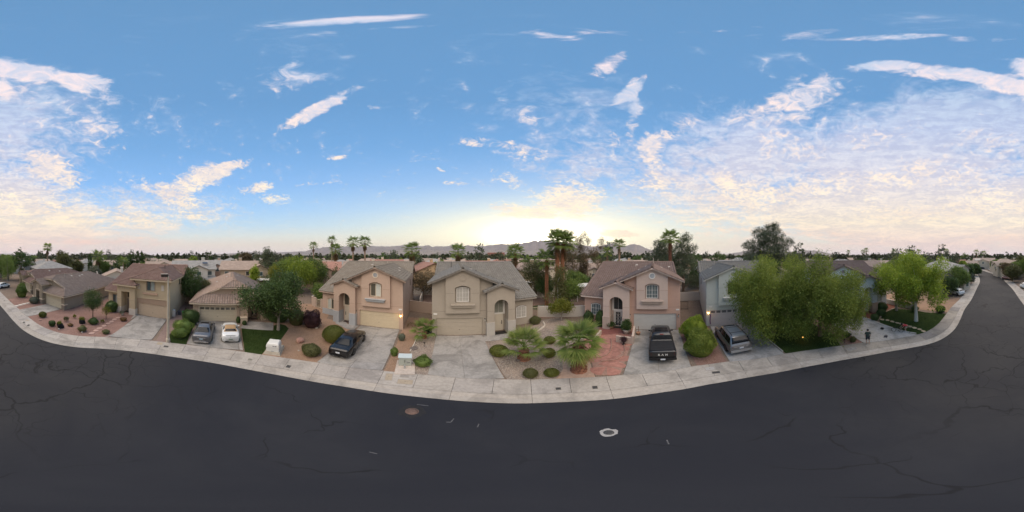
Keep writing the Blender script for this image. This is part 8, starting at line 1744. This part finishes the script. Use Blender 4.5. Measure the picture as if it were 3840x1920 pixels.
# beyond: a mass of trees and roofs nobody could count
g=np.random.default_rng(5); V=[]; 
nT=4200; az=g.random(nT)*2*PI; d=150+(g.random(nT)**1.7)*1750; hh=6.5+g.random(nT)*6+(g.random(nT)<.10)*3; ww=(5+g.random(nT)*5)*.5
per=34; c=np.repeat(np.c_[d*np.sin(az),d*np.cos(az),hh*.55],per,0); u=g.normal(size=(nT*per,3)); u/=np.linalg.norm(u,axis=1)[:,None]; rad=np.repeat(np.c_[ww,ww,hh*.45],per,0)*(.55+.45*g.random((nT*per,1)))
C=c+u*rad; D=g.normal(size=C.shape); D/=np.linalg.norm(D,axis=1)[:,None]; sz=np.repeat(1.3+d/500,per); s1=np.cross(D,g.normal(size=D.shape)); s1/=np.linalg.norm(s1,axis=1)[:,None]
V=np.stack([C-D*sz[:,None],C+s1*sz[:,None]*.6,C+D*sz[:,None],C-s1*sz[:,None]*.6],1).reshape(-1,3); V[:,2]=np.maximum(V[:,2],.1)
LG_FAR=leafmat('leaf_far',[(.020,.034,.014),(.038,.052,.020),(.060,.068,.028)],.15); tag(link('far_trees',np_mesh('far_trees',V,np.arange(len(V)).reshape(-1,4),LG_FAR)),'far tree belt reading as one dark mass up to the horizon','tree belt',kind='stuff')
b=MB(); gr=random.Random(9)
for i in range(420):
    a=gr.uniform(0,360); dd_=250+gr.random()**1.2*1100; x,y=polar(a,dd_); w=gr.uniform(10,16); dp=gr.uniform(8,11); h=gr.choice((3.2,4.8,5.4)); b.T=Matrix.Translation((x,y,0))@Matrix.Rotation(gr.choice((0,PI/2))+gr.uniform(-.1,.1),4,'Z'); b.mat(FWM[i%5]); b.box(-w/2,w/2,-dp/2,dp/2,0,h); b.mat(FT[(i*7)%4]); W2,D2=w/2+.5,dp/2+.5; q=max(.3,W2-D2); zt=h+.42*D2; b.add([(-W2,-D2,h),(W2,-D2,h),(W2,D2,h),(-W2,D2,h),(-q,0,zt),(q,0,zt)],[(0,1,5,4),(1,2,5),(2,3,4,5),(3,0,4)])
tag(b.build('far_rooftops'),'far rooftops of the town reading as one mass','rooftops',kind='stuff')
# ------------------------------------------------------------------ mountains
MP=[(-182,.15),(-172,.2),(-160,.3),(-152,.55),(-147,.85),(-142,.75),(-137,.5),(-130,.3),(-122,.3),(-112,.45),(-104,.7),(-98,1.0),(-92,1.45),(-88,1.5),(-84,1.35),(-79,1.5),(-75.5,1.75),(-72.7,1.75),(-69.5,2.85),(-66.5,3.3),(-64.1,3.55),(-57.4,3.5),(-50.4,3.75),(-45.5,3.8),(-41.3,3.55),(-39,4.0),(-37.4,4.3),(-36,4.2),(-35.5,3.66),(-33,4.0),(-31.8,3.66),(-30.4,4.07),(-29.3,4.0),(-28.1,3.45),(-26.3,3.8),(-23.9,3.7),(-21.1,4.2),(-19,3.85),(-17,4.0),(-15.1,4.15),(-12.8,3.65),(-9.5,3.75),(-7.8,4.2),(-3.9,4.65),(-.6,4.45),(.5,4.8),(1.7,4.4),(4,5.1),(6.3,5.3),(8.2,5.85),(9.6,6.0),(11,5.75),(13.1,6.1),(16,5.4),(19,5.0),(23,4.3),(28,3.6),(31,3.8),(33,4.3),(35,4.95),(36.5,4.6),(37.8,4.2),(40.2,3.9),(42.2,4.75),(44.6,4.3),(46.7,3.1),(49.3,2.15),(53,1.2),(60,.6),(68,.35),(74,.45),(79,1.3),(83.3,2.2),(87,2.0),(91,1.6),(96,1.2),(100,1.7),(103.5,2.25),(108,1.9),(112,.9),(118,.45),(126,.5),(134,.35),(150,.25),(165,.2),(178,.15)]
def ridge(name,label,d0,prof,sc,seed,depth,col,nz=.10):
    g=np.random.default_rng(seed); A=np.arange(-180,180,.25); E_=np.interp(A,[p[0] for p in prof],[p[1] for p in prof])*sc
    nsm=lambda s_: np.interp(A,np.arange(-190,191,s_),g.normal(size=len(np.arange(-190,191,s_))))
    E_=E_*(1+nz*(nsm(1.2)*.5+nsm(.5)*.35))+.02; rows=9; V=[]
    for j in range(rows):
        t=j/(rows-1); dd=d0+depth*(t-.5); f=np.clip(1-abs(t-.55)/.55,0,1)**.9; z=(np.tan(np.radians(E_))*d0+CAM_H)*f*(1 if abs(t-.5)<.01 else (1+.35*(1-f)*(nsm(.9)*.3+nsm(2.5)*.3)))
        if j in(0,rows-1): z=z*0-20
        V.append(np.c_[dd*np.sin(np.radians(A)),dd*np.cos(np.radians(A)),z])
    n=len(A); V=np.concatenate(V); F=[(j*n+i,j*n+(i+1)%n,(j+1)*n+(i+1)%n,(j+1)*n+i) for j in range(rows-1) for i in range(n)]
    o=link(name,np_mesh(name,V,F,plain(name+'_rock',col,.95,.25,.004,co='World'),True)); tag(o,kind='structure'); return o
ridge('mountains','',5200,MP,1.0,3,2200,(.17,.145,.135),.05)
ridge('hills','',3200,[(-180,.1),(-110,.35),(-95,1.0),(-85,.9),(-70,1.0),(-60,1.4),(-50,1.7),(-42,2.5),(-36,3.0),(-30,2.9),(-24,2.2),(-15,2.0),(-5,2.6),(2,2.2),(9,2.6),(15,2.6),(25,2.2),(35,2.6),(43,2.4),(48,1.0),(60,.3),(85,.7),(100,.9),(110,.4),(180,.1)],.82,8,1400,(.20,.17,.145),.12)
# ------------------------------------------------------------------ air: pale haze over the whole valley
HZ=6500.0; b=MB(); b.box(-HZ*1.32,HZ*1.32,-HZ*1.32,HZ*1.32,-30,640); m,k=newmat('haze'); pv=k.n('ShaderNodeVolumePrincipled'); pv.inputs['Color'].default_value=(.92,.88,.90,1); pv.inputs['Density'].default_value=.00006; pv.inputs['Anisotropy'].default_value=.2
o=k.n('ShaderNodeOutputMaterial'); k.nt.links.new(pv.outputs[0],o.inputs['Volume']); tag(b.build('haze',None,m),kind='stuff')
